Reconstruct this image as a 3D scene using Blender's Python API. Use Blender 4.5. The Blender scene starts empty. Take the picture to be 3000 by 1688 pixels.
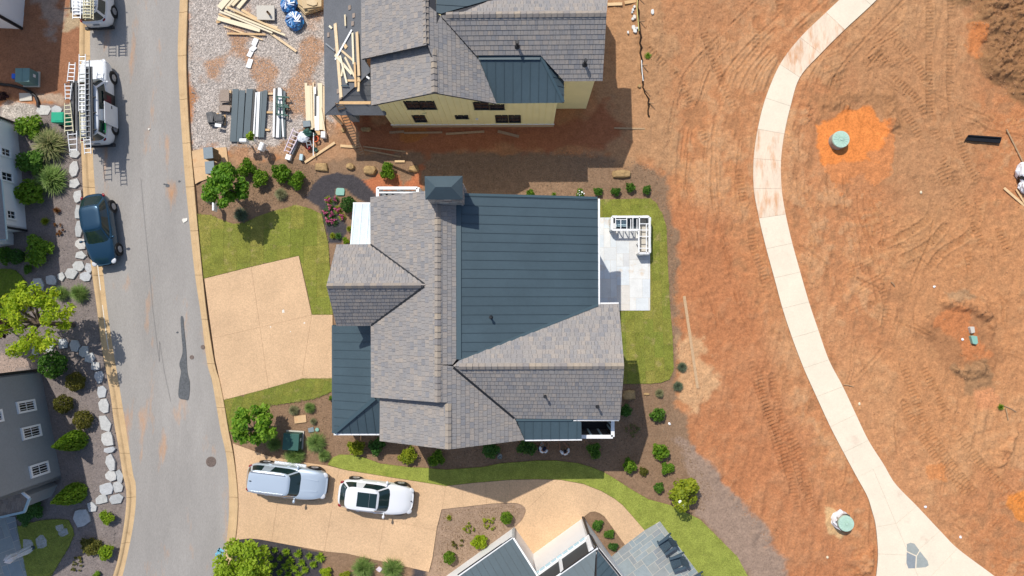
import bpy, bmesh, math, random
import numpy as np
from mathutils import Vector, Matrix

S = bpy.context.scene
C = S.collection
R = random.Random(11)
# ------------------------------------------------------------------ camera, sky, sun, exposure
CAMH, FOC = 45.0, 1980.0                       # drone height (m); focal length in photo pixels (3000 wide)
NAD = (1530.0, 915.0)                          # pixel straight below the drone: the camera hangs about 2 degrees off plumb
_nc = Vector((NAD[0] - 1500, 844 - NAD[1], -FOC)).normalized()
ROT = _nc.rotation_difference(Vector((0, 0, -1))).to_matrix()
cam = bpy.data.objects.new("camera", bpy.data.cameras.new("camera"))
C.objects.link(cam)
cam.matrix_world = Matrix.Translation((0, 0, CAMH)) @ ROT.to_4x4()
cam.data.sensor_width = 36
cam.data.lens = 36 * FOC / 3000
cam.data.clip_end = 2000
S.camera = cam
SUNV = Vector((-0.335, 0.615, 1.0)).normalized()      # towards the sun
w = bpy.data.worlds.new("World"); S.world = w; w.use_nodes = True
nt = w.node_tree
sky = nt.nodes.new("ShaderNodeTexSky"); sky.sky_type = 'NISHITA'; sky.sun_disc = False
sky.sun_elevation = math.asin(SUNV.z); sky.sun_rotation = math.atan2(SUNV.x, SUNV.y)
sky.air_density = 1.0; sky.dust_density = 1.2
bg = nt.nodes["Background"]; nt.links.new(sky.outputs[0], bg.inputs[0]); bg.inputs[1].default_value = 0.138
sun = bpy.data.objects.new("sun", bpy.data.lights.new("sun", 'SUN')); C.objects.link(sun)
sun.data.energy = 3.85; sun.data.angle = math.radians(0.53); sun.data.color = (1.0, 0.955, 0.88)
sun.rotation_euler = SUNV.to_track_quat('Z', 'Y').to_euler(); sun.location = SUNV * 90
S.view_settings.view_transform = 'Standard'; S.view_settings.look = 'None'
S.view_settings.exposure = 0.08; S.view_settings.gamma = 1.0; S.view_settings.use_curve_mapping = False

# ------------------------------------------------------------------ plan coordinates
# survey plates: origin and scale of each enlarged part of the plan, all in photo pixels
V = {'S': (0, 0, 1), 'F': (0, 0, .85867), 'C1': (0, 0, 2.573), 'C2': (540, 0, 2.573), 'C3': (900, 0, 2.573), 'C4': (1400, 0, 2.573),
     'C5': (2000, 0, 2.574), 'C6': (0, 500, 2.573), 'C7': (500, 500, 2.573), 'C8': (1000, 500, 2.573), 'D1': (1500, 500, 2.573),
     'D2': (2000, 500, 2.574), 'D3': (0, 1000, 3.622), 'D4': (0, 1350, 4.287), 'D5': (550, 1050, 4.14), 'D6': (550, 1300, 3.68),
     'D7': (1200, 1300, 3.735), 'D8': (1700, 1000, 2.106), 'E9': (2200, 1050, 2.271), 'VN': (180, 150, 4.39), 'YD': (620, 240, 6.04),
     'PP': (1400, 1260, 8.05), 'KT': (1740, 600, 8.05), 'CH': (1860, 1500, 7.705), 'PL': (2780, 340, 4.83), 'LB': (620, 0, 7.244),
     'BS': (620, 1560, 4.293), 'FT': (1780, 0, 3.622), 'HD': (1320, 1480, 4.441), 'T5': (0, 280, 5.175), 'T6': (0, 520, 6.04),
     'T0': (0, 0, 4.83), 'T8': (0, 820, 5.176), 'Z9': (940, 480, 5.175), 'V2': (180, 0, 9.06), 'Z4': (560, 400, 6.04)}
def px(v, x, y):
    o = V[v]; return (o[0] + x / o[2], o[1] + y / o[2])
def ray(sx, sy):
    return ROT @ Vector((sx - 1500, 844 - sy, -FOC))
def W(v, x, y, z=0.0):
    """the point of height z that the plan shows at plate position x, y"""
    r = ray(*px(v, x, y)); t = (z - CAMH) / r.z
    return Vector((r.x * t, r.y * t, z))
def P(v, pts, z=0.0): return [W(v, x, y, z) for x, y in pts]
def SP(v, pts): return [px(v, x, y) for x, y in pts]
class Plane:
    def __init__(s, a, b, c):
        s.n = (b - a).cross(c - a).normalized()
        if s.n.z < 0 or (abs(s.n.z) < 1e-6 and s.n.y > 0): s.n = -s.n
        s.o = a
        s.v = (Vector((0, 0, 1)) - s.n * s.n.z)
        s.v = s.v.normalized() if s.v.length > 1e-5 else Vector((0, 1, 0))
        s.u = s.v.cross(s.n)
    def hit(s, v, x, y):
        r = ray(*px(v, x, y)); c = Vector((0, 0, CAMH))
        return c + r * ((s.o - c).dot(s.n) / r.dot(s.n))
    def uv(s, p): d = p - s.o; return (d.dot(s.u), d.dot(s.v))
    def xyz(s, u, v, h=0): return s.o + s.u * u + s.v * v + s.n * h
    def zat(s, x, y): return s.o.z - (s.n.x * (x - s.o.x) + s.n.y * (y - s.o.y)) / s.n.z
def PL3(v, a, b, c): return Plane(W(v, *a), W(v, *b), W(v, *c))

def clip(poly, a, b):
    """keep the part of a 2-D polygon on the left of a->b"""
    out = []; n = len(poly)
    dx, dy = b[0] - a[0], b[1] - a[1]
    f = lambda p: dx * (p[1] - a[1]) - dy * (p[0] - a[0])
    for i in range(n):
        p, q = poly[i], poly[(i + 1) % n]; fp, fq = f(p), f(q)
        if fp >= 0: out.append(p)
        if (fp > 0 > fq) or (fp < 0 < fq):
            t = fp / (fp - fq); out.append((p[0] + (q[0] - p[0]) * t, p[1] + (q[1] - p[1]) * t))
    return out
def area(p): return .5 * sum(p[i][0] * p[(i + 1) % len(p)][1] - p[(i + 1) % len(p)][0] * p[i][1] for i in range(len(p)))
def ccw(p): return p if area(p) > 0 else p[::-1]
def clip_convex(sub, con):
    con = ccw(con)
    for i in range(len(con)):
        if len(sub) < 3: return []
        sub = clip(sub, con[i], con[(i + 1) % len(con)])
    return sub
def clean(p, e=.004):
    out = []
    for q in p:
        if not out or (q[0] - out[-1][0]) ** 2 + (q[1] - out[-1][1]) ** 2 > e * e: out.append(q)
    if len(out) > 1 and (out[0][0] - out[-1][0]) ** 2 + (out[0][1] - out[-1][1]) ** 2 < e * e: out.pop()
    return out
def inset(p, d):
    """shrink a convex ccw polygon by d"""
    p = ccw(p); q = p
    for i in range(len(p)):
        a, b = p[i], p[(i + 1) % len(p)]; l = math.hypot(b[0] - a[0], b[1] - a[1])
        if l < 1e-6: continue
        nx, ny = -(b[1] - a[1]) / l * d, (b[0] - a[0]) / l * d
        q = clip(q, (a[0] + nx, a[1] + ny), (b[0] + nx, b[1] + ny))
        if len(q) < 3: return []
    return q
def spline(pts, k=6, closed=False):
    n = len(pts); out = []
    g = (lambda i: pts[i % n]) if closed else (lambda i: pts[max(0, min(n - 1, i))])
    for i in range(n if closed else n - 1):
        a, b, c, d = [np.array(g(i + j), float) for j in (-1, 0, 1, 2)]
        for s in range(k):
            t = s / k
            out.append(tuple(.5 * ((2 * b) + (c - a) * t + (2 * a - 5 * b + 4 * c - d) * t * t + (3 * b - a - 3 * c + d) * t ** 3)))
    if not closed: out.append(tuple(pts[-1]))
    return out

# ------------------------------------------------------------------ mesh builder
class B:
    def __init__(s): s.v = []; s.f = []; s.t = []
    def add(s, v, f, t=0.0):
        o = len(s.v); s.v += [tuple(p) for p in v]; s.f += [tuple(i + o for i in q) for q in f]; s.t += [t] * len(f); return s
    def frame(s, c, ax, ay, az, sx, sy, sz, t=0.0):
        ax, ay, az = ax * sx / 2, ay * sy / 2, az * sz / 2; c = Vector(c)
        v = [c + ax * i + ay * j + az * k for k in (-1, 1) for i, j in ((-1, -1), (1, -1), (1, 1), (-1, 1))]
        return s.add(v, [(3, 2, 1, 0), (4, 5, 6, 7), (0, 1, 5, 4), (1, 2, 6, 5), (2, 3, 7, 6), (3, 0, 4, 7)], t)
    def box(s, c, d, rz=0.0, t=0.0):
        m = Matrix.Rotation(rz, 3, 'Z'); return s.frame(c, m.col[0], m.col[1], m.col[2], d[0], d[1], d[2], t)
    def bar(s, p, q, wd, th, up=(0, 0, 1), t=0.0):
        p, q = Vector(p), Vector(q); a = q - p; l = a.length; a.normalize()
        sd = Vector(up).cross(a)
        sd = sd.normalized() if sd.length > 1e-4 else Vector((1, 0, 0))
        return s.frame((p + q) / 2, a, sd, a.cross(sd), l, wd, th, t)
    def prism(s, poly, z0, z1, t=0.0, bottom=False):
        poly = ccw([(p[0], p[1]) for p in poly]); n = len(poly)
        v = [(x, y, z0) for x, y in poly] + [(x, y, z1) for x, y in poly]
        f = [tuple(range(n, 2 * n))] + [(i, (i + 1) % n, n + (i + 1) % n, n + i) for i in range(n)]
        if bottom: f.append(tuple(range(n - 1, -1, -1)))
        return s.add(v, f, t)
    def slab(s, pts, th, n=None, t=0.0):
        """flat polygon in space, pts on its outer face, given thickness behind"""
        pts = [Vector(p) for p in pts]
        if n is None: n = (pts[1] - pts[0]).cross(pts[2] - pts[0]).normalized()
        m = sum(((pts[i] - pts[0]).cross(pts[(i + 1) % len(pts)] - pts[0]) for i in range(len(pts))), Vector())
        if m.dot(n) < 0: pts = pts[::-1]
        k = len(pts); lo = [p - n * th for p in pts]
        return s.add(pts + lo, [tuple(range(k)), tuple(range(2 * k - 1, k - 1, -1))] + [((i + 1) % k, i, k + i, k + (i + 1) % k) for i in range(k)], t)
    def cyl(s, p, q, r0, r1=None, n=10, t=0.0, caps=True):
        p, q = Vector(p), Vector(q); r1 = r0 if r1 is None else r1
        a = (q - p).normalized(); u = a.orthogonal().normalized(); w_ = a.cross(u)
        v = [c + (u * math.cos(6.2832 * i / n) + w_ * math.sin(6.2832 * i / n)) * r for c, r in ((p, r0), (q, r1)) for i in range(n)]
        f = [(i, (i + 1) % n, n + (i + 1) % n, n + i) for i in range(n)]
        if caps: f += [tuple(range(n - 1, -1, -1)), tuple(range(n, 2 * n))]
        return s.add(v, f, t)
    def tube(s, path, r, n=6, t=0.0):
        path = [Vector(p) for p in path]; v = []; f = []
        for i, p in enumerate(path):
            a = (path[min(i + 1, len(path) - 1)] - path[max(i - 1, 0)]).normalized()
            u = a.cross(Vector((0, 0, 1))); u = u.normalized() if u.length > 1e-3 else Vector((1, 0, 0)); k = u.cross(a)
            rr = r[i] if isinstance(r, (list, tuple)) else r
            v += [p + (u * math.cos(6.2832 * j / n) + k * math.sin(6.2832 * j / n)) * rr for j in range(n)]
            if i: f += [((i - 1) * n + j, (i - 1) * n + (j + 1) % n, i * n + (j + 1) % n, i * n + j) for j in range(n)]
        f += [tuple(range(n)), tuple(range(len(v) - 1, len(v) - n - 1, -1))]
        return s.add(v, f, t)
    def ell(s, c, r, nu=12, nv=8, jit=0.0, rnd=None, t=0.0, rz=0.0):
        v = []; f = []; c = Vector(c); cr, sr = math.cos(rz), math.sin(rz)
        for j in range(nv + 1):
            th = math.pi * j / nv
            for i in range(nu):
                ph = 6.2832 * i / nu; k = 1 + (rnd.uniform(-jit, jit) if rnd and 0 < j < nv else 0)
                x, y, z = r[0] * math.sin(th) * math.cos(ph) * k, r[1] * math.sin(th) * math.sin(ph) * k, r[2] * math.cos(th) * k
                v.append(c + Vector((x * cr - y * sr, x * sr + y * cr, z)))
        for j in range(nv):
            f += [(j * nu + i, (j + 1) * nu + i, (j + 1) * nu + (i + 1) % nu, j * nu + (i + 1) % nu) for i in range(nu)]
        return s.add(v, f, t)
    def rings(s, rs, cap0=False, cap1=False, t=0.0):
        n = len(rs[0]); v = [p for r in rs for p in r]
        f = [(k * n + i, k * n + (i + 1) % n, (k + 1) * n + (i + 1) % n, (k + 1) * n + i) for k in range(len(rs) - 1) for i in range(n)]
        if cap0: f.append(tuple(range(n - 1, -1, -1)))
        if cap1: f.append(tuple(range((len(rs) - 1) * n, len(rs) * n)))
        return s.add(v, f, t)

ORG = {}
def tag(o, label=None, cat=None, group=None, kind=None):
    if label: o['label'] = label
    if cat: o['category'] = cat
    if group: o['group'] = group
    if kind: o['kind'] = kind
    return o
def mesh_of(name, b, shift, m, smooth):
    me = bpy.data.meshes.new(name)
    me.from_pydata([(p[0] - shift[0], p[1] - shift[1], p[2] - shift[2]) for p in b.v], [], b.f)
    if any(b.t):
        a = me.attributes.new("tint", 'FLOAT', 'FACE'); a.data.foreach_set("value", b.t)
    for k in (m if isinstance(m, (list, tuple)) else [m]): me.materials.append(k)
    if smooth: me.polygons.foreach_set("use_smooth", [True] * len(me.polygons))
    return me
def obj(name, b, m, parent=None, smooth=False, local=False, bev=0.0):
    """link one mesh object; world-space vertices, unless local (then they are in the parent's space)"""
    if parent is not None: sh = (0, 0, 0) if local else ORG[parent.name]
    elif local: sh = (0, 0, 0)
    else:
        a = np.array(b.v); sh = (float((a[:, 0].min() + a[:, 0].max()) / 2), float((a[:, 1].min() + a[:, 1].max()) / 2), float(a[:, 2].min()))
    o = bpy.data.objects.new(name, mesh_of(name, b, sh, m, smooth)); C.objects.link(o)
    if parent is not None: o.parent = parent; ORG[o.name] = ORG[parent.name] if not local else (0, 0, 0)
    else: o.location = sh; ORG[o.name] = sh
    if bev:
        md = o.modifiers.new("bevel", 'BEVEL'); md.width = bev; md.segments = 2; md.limit_method = 'ANGLE'
    return o
def root(name, loc, label=None, cat=None, group=None, rz=0.0):
    o = bpy.data.objects.new(name, None); C.objects.link(o); o.location = loc; o.rotation_euler = (0, 0, rz)
    o.empty_display_size = .3; ORG[o.name] = tuple(loc)
    return tag(o, label, cat, group)
def inst(me, name, parent=None, mat4=None, m=None):
    o = bpy.data.objects.new(name, me); C.objects.link(o)
    if parent is not None: o.parent = parent; ORG[o.name] = ORG[parent.name]
    if mat4 is not None: o.matrix_basis = mat4
    if m is not None: o.material_slots[0].link = 'OBJECT'; o.material_slots[0].material = m
    return o
def copy_tree(o, parent=None):
    c = o.copy(); C.objects.link(c); c.parent = parent
    for ch in list(o.children): copy_tree(ch, c)
    return c

# ------------------------------------------------------------------ materials
def mat(name, col, rough=.8, metal=0.0, spec=.3, var=0.0, vs=3.0, bump=0.0, bs=30.0, ramp=None, leaf=0.0, fine=0.0, fs=40.0, stretch=None, coat=0.0, var2=None):
    """col: base colour; ramp: colours picked by each piece's own number; var: broad unevenness; fine: grain; var2: (second colour, scale, threshold)"""
    m = bpy.data.materials.new(name); m.use_nodes = True; n = m.node_tree.nodes; l = m.node_tree.links
    p = n["Principled BSDF"]; p.inputs["Roughness"].default_value = rough; p.inputs["Metallic"].default_value = metal
    p.inputs["Specular IOR Level"].default_value = spec; p.inputs["Coat Weight"].default_value = coat
    geo = n.new("ShaderNodeNewGeometry"); co = geo.outputs["Position"]
    if stretch:
        vm = n.new("ShaderNodeVectorMath"); vm.operation = 'MULTIPLY'; vm.inputs[1].default_value = stretch; l.new(co, vm.inputs[0]); co = vm.outputs[0]
    def noise(sc, det=4.0):
        k = n.new("ShaderNodeTexNoise"); k.inputs["Scale"].default_value = sc; k.inputs["Detail"].default_value = det; k.inputs["Roughness"].default_value = .62
        l.new(co, k.inputs["Vector"]); return k.outputs["Fac"]
    def mult(c, fac, amt):
        mr = n.new("ShaderNodeMapRange"); mr.inputs[1].default_value = .25; mr.inputs[2].default_value = .75
        mr.inputs[3].default_value = 1 - amt; mr.inputs[4].default_value = 1 + amt; l.new(fac, mr.inputs[0])
        mx = n.new("ShaderNodeMix"); mx.data_type = 'RGBA'; mx.blend_type = 'MULTIPLY'; mx.inputs[0].default_value = 1
        l.new(c, mx.inputs[6]); l.new(mr.outputs[0], mx.inputs[7]); return mx.outputs[2]
    if ramp:
        at = n.new("ShaderNodeAttribute"); at.attribute_name = "tint"; oi = n.new("ShaderNodeObjectInfo")
        ad = n.new("ShaderNodeMath"); ad.operation = 'ADD'; l.new(at.outputs["Fac"], ad.inputs[0]); l.new(oi.outputs["Random"], ad.inputs[1])
        fr = n.new("ShaderNodeMath"); fr.operation = 'FRACT'; l.new(ad.outputs[0], fr.inputs[0])
        cr = n.new("ShaderNodeValToRGB"); e = cr.color_ramp
        while len(e.elements) < len(ramp): e.elements.new(.5)
        for i, c in enumerate(ramp): e.elements[i].position = i / max(1, len(ramp) - 1); e.elements[i].color = (*c, 1)
        l.new(fr.outputs[0], cr.inputs[0]); c = cr.outputs[0]
    else:
        rgb = n.new("ShaderNodeRGB"); rgb.outputs[0].default_value = (*col, 1); c = rgb.outputs[0]
    if var2:
        mr = n.new("ShaderNodeMapRange"); mr.inputs[1].default_value = var2[2]; mr.inputs[2].default_value = var2[2] + .18; l.new(noise(var2[1], 5), mr.inputs[0])
        mx = n.new("ShaderNodeMix"); mx.data_type = 'RGBA'; l.new(mr.outputs[0], mx.inputs[0]); l.new(c, mx.inputs[6]); mx.inputs[7].default_value = (*var2[0], 1); c = mx.outputs[2]
    if var: c = mult(c, noise(vs), var)
    if fine: c = mult(c, noise(fs, 2), fine)
    l.new(c, p.inputs["Base Color"])
    if bump:
        bn = n.new("ShaderNodeBump"); bn.inputs["Strength"].default_value = 1; bn.inputs["Distance"].default_value = bump
        l.new(noise(bs, 3), bn.inputs["Height"]); l.new(bn.outputs[0], p.inputs["Normal"])
    if leaf:
        tr = n.new("ShaderNodeBsdfTranslucent"); l.new(c, tr.inputs[0]); ms = n.new("ShaderNodeMixShader"); ms.inputs[0].default_value = leaf
        l.new(p.outputs[0], ms.inputs[1]); l.new(tr.outputs[0], ms.inputs[2]); l.new(ms.outputs[0], n["Material Output"].inputs[0])
    return m
M = {}
M['asphalt'] = mat('asphalt', (.312, .290, .266), .9, var=.14, vs=.5, fine=.15, fs=34, bump=.003, bs=50, var2=((.47, .27, .15), .9, .575), stretch=(1, .22, 1))
M['seamline'] = mat('road_seam', (.19, .185, .18), .9)
M['tar'] = mat('tar', (.10, .105, .11), .7, fine=.3, fs=9, bump=.006, bs=20)
M['kerb'] = mat('kerb_concrete', (.55, .38, .205), .85, var=.12, vs=1.2, fine=.12, fs=20, bump=.003, var2=((.44, .29, .15), 2.2, .56))
M['drive'] = mat('exposed_aggregate', (.585, .392, .232), .9, var=.11, vs=.4, fine=.19, fs=13, bump=.005, bs=40, var2=((.47, .32, .18), 1.1, .62))
M['drivebed'] = mat('drive_joint', (.36, .245, .145), .95)
M['pathbed'] = mat('path_joint', (.48, .38, .29), .95)
M['joint'] = mat('joint_soil', (.22, .14, .085), .95, fine=.2)
M['path'] = mat('pale_concrete', (.73, .63, .485), .85, var=.06, vs=.7, fine=.06, fs=12, bump=.002, var2=((.66, .50, .38), .9, .60))
M['pathdirt'] = mat('clay_smeared_concrete', (.72, .575, .43), .9, var=.1, vs=1.2, fine=.1, fs=12, stretch=(1.6, .35, 1), var2=((.60, .33, .18), 1.4, .50))
M['pad'] = mat('tan_concrete', (.60, .40, .22), .9, var=.14, vs=1.5, fine=.1, fs=18, var2=((.48, .26, .12), 1.5, .56))
M['sod'] = mat('sod_grass', (.2, .2, .04), .95, spec=.1, ramp=[(.17, .195, .032), (.23, .22, .044), (.185, .21, .036), (.255, .23, .052)], var=.24, vs=1.6, fine=.42, fs=16, bump=.03, bs=24, var2=((.33, .265, .105), 1.3, .57))
M['turf'] = mat('bright_turf', (.255, .285, .055), .95, spec=.1, var=.22, vs=1.5, fine=.38, fs=16, bump=.03, bs=24, var2=((.15, .21, .035), 1.2, .60))
M['deep_turf'] = mat('lush_turf', (.14, .2, .025), .95, spec=.1, var=.2, vs=1.3, fine=.32, fs=10, bump=.03, bs=20)  # darker, greener turf of the left-edge lawn
shr = [(.205, .20, .204), (.31, .277, .247), (.255, .241, .234), (.335, .29, .25), (.22, .216, .222), (.29, .266, .245), (.255, .241, .234), (.305, .267, .236)]
M['shingle'] = mat('slate_shingle', (.3, .27, .25), .85, ramp=shr, fine=.16, fs=16, bump=.004, bs=40)
M['ridge'] = mat('ridge_shingle', (.3, .27, .25), .85, ramp=[(.21, .195, .19), (.345, .285, .22), (.26, .235, .215), (.31, .262, .215), (.20, .19, .195)], fine=.12, fs=16)
M['brownshingle'] = mat('brown_shingle', (.2, .15, .12), .9, ramp=[(.24, .19, .155), (.34, .265, .21), (.28, .225, .19)], fine=.2, fs=16)
M['deck'] = mat('roof_deck', (.05, .05, .055), .9)
M['metal'] = mat('charcoal_roof_metal', (.056, .086, .103), .5, spec=.35, var=.14, vs=.35, fine=.05, fs=6)
M['seam'] = mat('seam_metal', (.046, .072, .087), .5, spec=.4)
M['flash'] = mat('flashing_metal', (.055, .09, .107), .45, spec=.4)
M['galv'] = mat('galvanised_metal', (.52, .57, .60), .55, metal=0.0, var=.1, vs=1.6)
M['galvseam'] = mat('galvanised_seam', (.22, .29, .33), .4, metal=.3)
M['felt'] = mat('roofing_felt', (.13, .135, .145), .9, var=.14, vs=.7, fine=.12, fs=12, var2=((.20, .19, .18), 1.2, .6))
M['yellow'] = mat('yellow_siding', (.80, .71, .37), .7, var=.05, vs=.8, fine=.03, fs=6)
M['white'] = mat('white_paint', (.80, .80, .79), .5, var=.03, vs=1)
M['greywall'] = mat('grey_siding', (.265, .28, .29), .75, var=.05, vs=1, fine=.05, fs=8)
M['tanwall'] = mat('tan_wall', (.42, .3, .18), .8, var=.08)
M['dark'] = mat('dark_metal', (.02, .021, .024), .45)
M['pane'] = mat('window_glass', (.018, .024, .028), .08, spec=.6)
M['screen'] = mat('dark_screen', (.055, .056, .056), .8, fine=.1, fs=14)
M['stone'] = mat('chimney_stone', (.33, .30, .27), .9, ramp=[(.25, .22, .2), (.4, .36, .32), (.33, .29, .25), (.45, .42, .38)], fine=.2, fs=14)
M['boulder'] = mat('tan_boulder', (.38, .25, .115), .95, var=.35, vs=3, fine=.15, fs=12, bump=.02, bs=9)
M['greyrock'] = mat('pale_flagstone', (.46, .46, .44), .85, ramp=[(.38, .39, .39), (.5, .49, .46), (.44, .45, .46), (.53, .51, .47)], var=.14, vs=4, fine=.12, fs=14, bump=.012, bs=12)
M['blue'] = mat('bluestone', (.27, .32, .34), .8, ramp=[(.21, .265, .29), (.30, .34, .35), (.25, .295, .31), (.32, .335, .31), (.235, .26, .28), (.29, .30, .28)], var=.1, vs=3, fine=.08, fs=14)
M['paleflag'] = mat('pale_patio_stone', (.70, .71, .70), .8, ramp=[(.56, .62, .66), (.70, .69, .65), (.61, .635, .64), (.68, .62, .53), (.57, .575, .57)], var=.08, vs=2, fine=.06, fs=12, var2=((.60, .44, .28), .9, .58))
M['grout'] = mat('pale_grout', (.54, .50, .43), .95)
M['wood'] = mat('pine_board', (.62, .42, .22), .75, ramp=[(.62, .40, .20), (.70, .52, .30), (.58, .37, .18), (.74, .60, .40), (.66, .46, .26)], fine=.12, fs=9, stretch=(.3, 1, 1))
M['palewood'] = mat('pale_board', (.72, .62, .42), .7, ramp=[(.72, .60, .38), (.78, .70, .52), (.70, .58, .38)], fine=.05)
M['oldwood'] = mat('weathered_board', (.36, .24, .14), .9, ramp=[(.40, .27, .15), (.32, .21, .13), (.45, .30, .17)], fine=.2, fs=12)
M['wornwood'] = mat('worn_board', (.48, .32, .18), .85, ramp=[(.46, .30, .17), (.50, .34, .2)], fine=.15, fs=10)
M['greyplank'] = mat('grey_plank', (.12, .12, .115), .9, ramp=[(.10, .10, .10), (.16, .155, .15), (.08, .08, .08)], fine=.4, fs=16, stretch=(1, .15, 1))
M['alu'] = mat('aluminium', (.66, .67, .68), .4, metal=.35)
M['fibre'] = mat('cream_fibreglass', (.70, .64, .42), .5)
M['pinkladder'] = mat('pale_ladder', (.66, .56, .62), .5)
M['tyre'] = mat('tyre_rubber', (.018, .018, .018), .85)
M['rim'] = mat('wheel_rim', (.42, .42, .43), .35, metal=.6)
M['bluecar'] = mat('blue_car_paint', (.014, .055, .10), .28, metal=.45, spec=.5, coat=.6)
M['silvercar'] = mat('silver_car_paint', (.52, .60, .68), .32, metal=.35, coat=.6)
M['whitecar'] = mat('white_car_paint', (.72, .73, .75), .3, coat=.6)
M['vanpaint'] = mat('white_van_paint', (.66, .68, .70), .35, coat=.4, var=.05, vs=1.5)
M['glass'] = mat('car_glass', (.012, .028, .028), .06, spec=.7)
M['lamp'] = mat('lamp_lens', (.55, .56, .58), .15)
M['redlamp'] = mat('red_lens', (.22, .01, .015), .25)
M['greenpanel'] = mat('green_panel', (.02, .16, .06), .5)
M['seatred'] = mat('maroon_fabric', (.10, .025, .03), .9)
M['utility'] = mat('green_utility_paint', (.035, .105, .085), .55, var=.1, vs=2)
M['utilgrey'] = mat('grey_green_utility_paint', (.13, .23, .22), .55, var=.08, vs=2)
M['lid'] = mat('green_lid', (.22, .42, .34), .6, var=.08, vs=3)
M['bin'] = mat('green_bin', (.0, .32, .18), .45)
M['boxgrey'] = mat('grey_cabinet', (.20, .24, .26), .6, var=.06)
M['boxtan'] = mat('tan_cabinet', (.17, .125, .07), .7)
M['riser'] = mat('riser_concrete', (.36, .33, .28), .9, var=.3, vs=4, fine=.2)
M['risertop'] = mat('green_riser_lid', (.40, .56, .46), .7, var=.12, vs=5)
M['tarp'] = mat('blue_tarp', (.03, .16, .42), .3, spec=.6, ramp=[(.02, .10, .32), (.05, .26, .55), (.03, .16, .42), (.015, .06, .2), (.12, .32, .6)])
M['plastic'] = mat('white_plastic', (.75, .77, .8), .35)
M['blackplastic'] = mat('black_plastic', (.012, .012, .014), .4)
M['red'] = mat('red_plastic', (.45, .03, .05), .4)
M['orange'] = mat('orange_plastic', (.7, .12, .03), .5)
M['bluebox'] = mat('blue_plastic', (.02, .12, .6), .5)
M['yellowhose'] = mat('yellow_hose', (.55, .5, .18), .6)
M['sandstone'] = mat('sandstone_slab', (.56, .42, .24), .9, ramp=[(.56, .42, .24), (.5, .36, .2), (.62, .48, .3)], var=.12, vs=4, fine=.1)
M['adir'] = mat('slate_chair_paint', (.055, .085, .11), .5)
M['iron'] = mat('iron_cover', (.16, .12, .10), .7, fine=.4, fs=16)
M['bluepaint'] = mat('blue_marking_paint', (.18, .48, .62), .8, fine=.2)
M['whitemark'] = mat('white_mark', (.72, .68, .60), .8, fine=.2, fs=12)
M['skin'] = mat('skin', (.36, .19, .12), .55)
M['shirt'] = mat('white_shirt', (.68, .72, .76), .9)
M['denim'] = mat('dark_trousers', (.05, .055, .075), .9)
M['hair'] = mat('dark_hair', (.012, .011, .014), .7)
M['navy'] = mat('navy_cap', (.012, .014, .035), .8)
M['bark'] = mat('bark', (.11, .08, .06), .95, fine=.3, fs=14)
M['umbrella'] = mat('white_canvas', (.76, .77, .79), .8)
def fol(name, a, b, c, t=.35): M[name] = mat(name, b, .55, spec=.25, ramp=[a, b, c, b], leaf=t)
fol('leaf_green', (.045, .125, .016), (.085, .205, .024), (.16, .30, .04))
fol('leaf_dark', (.035, .11, .02), (.065, .165, .03), (.11, .24, .045))
fol('leaf_lime', (.14, .26, .014), (.26, .40, .022), (.38, .50, .04), .45)
fol('leaf_tree', (.06, .17, .012), (.15, .32, .022), (.29, .46, .045), .45)
fol('leaf_yellow', (.22, .35, .016), (.40, .52, .024), (.54, .62, .04), .5)
fol('leaf_olive', (.075, .085, .012), (.13, .13, .020), (.19, .17, .03))
fol('leaf_box', (.075, .17, .012), (.14, .28, .019), (.25, .385, .033))
fol('leaf_gold', (.15, .21, .012), (.27, .325, .02), (.38, .41, .03))
fol('leaf_orange', (.16, .055, .02), (.24, .085, .03), (.2, .12, .03))
fol('leaf_purple', (.035, .015, .02), (.06, .022, .03), (.08, .05, .03))
fol('blade_green', (.10, .19, .035), (.19, .31, .07), (.31, .40, .13), .35)
fol('blade_blue', (.075, .12, .065), (.13, .18, .11), (.22, .26, .16), .3)
fol('blade_pale', (.16, .18, .08), (.26, .27, .13), (.38, .36, .2), .3)
fol('blade_straw', (.15, .20, .07), (.26, .31, .11), (.44, .40, .2), .35)
fol('petal', (.50, .05, .22), (.66, .12, .32), (.72, .24, .30), .3)
fol('twig', (.14, .13, .05), (.2, .19, .06), (.24, .23, .09), .2)
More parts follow.
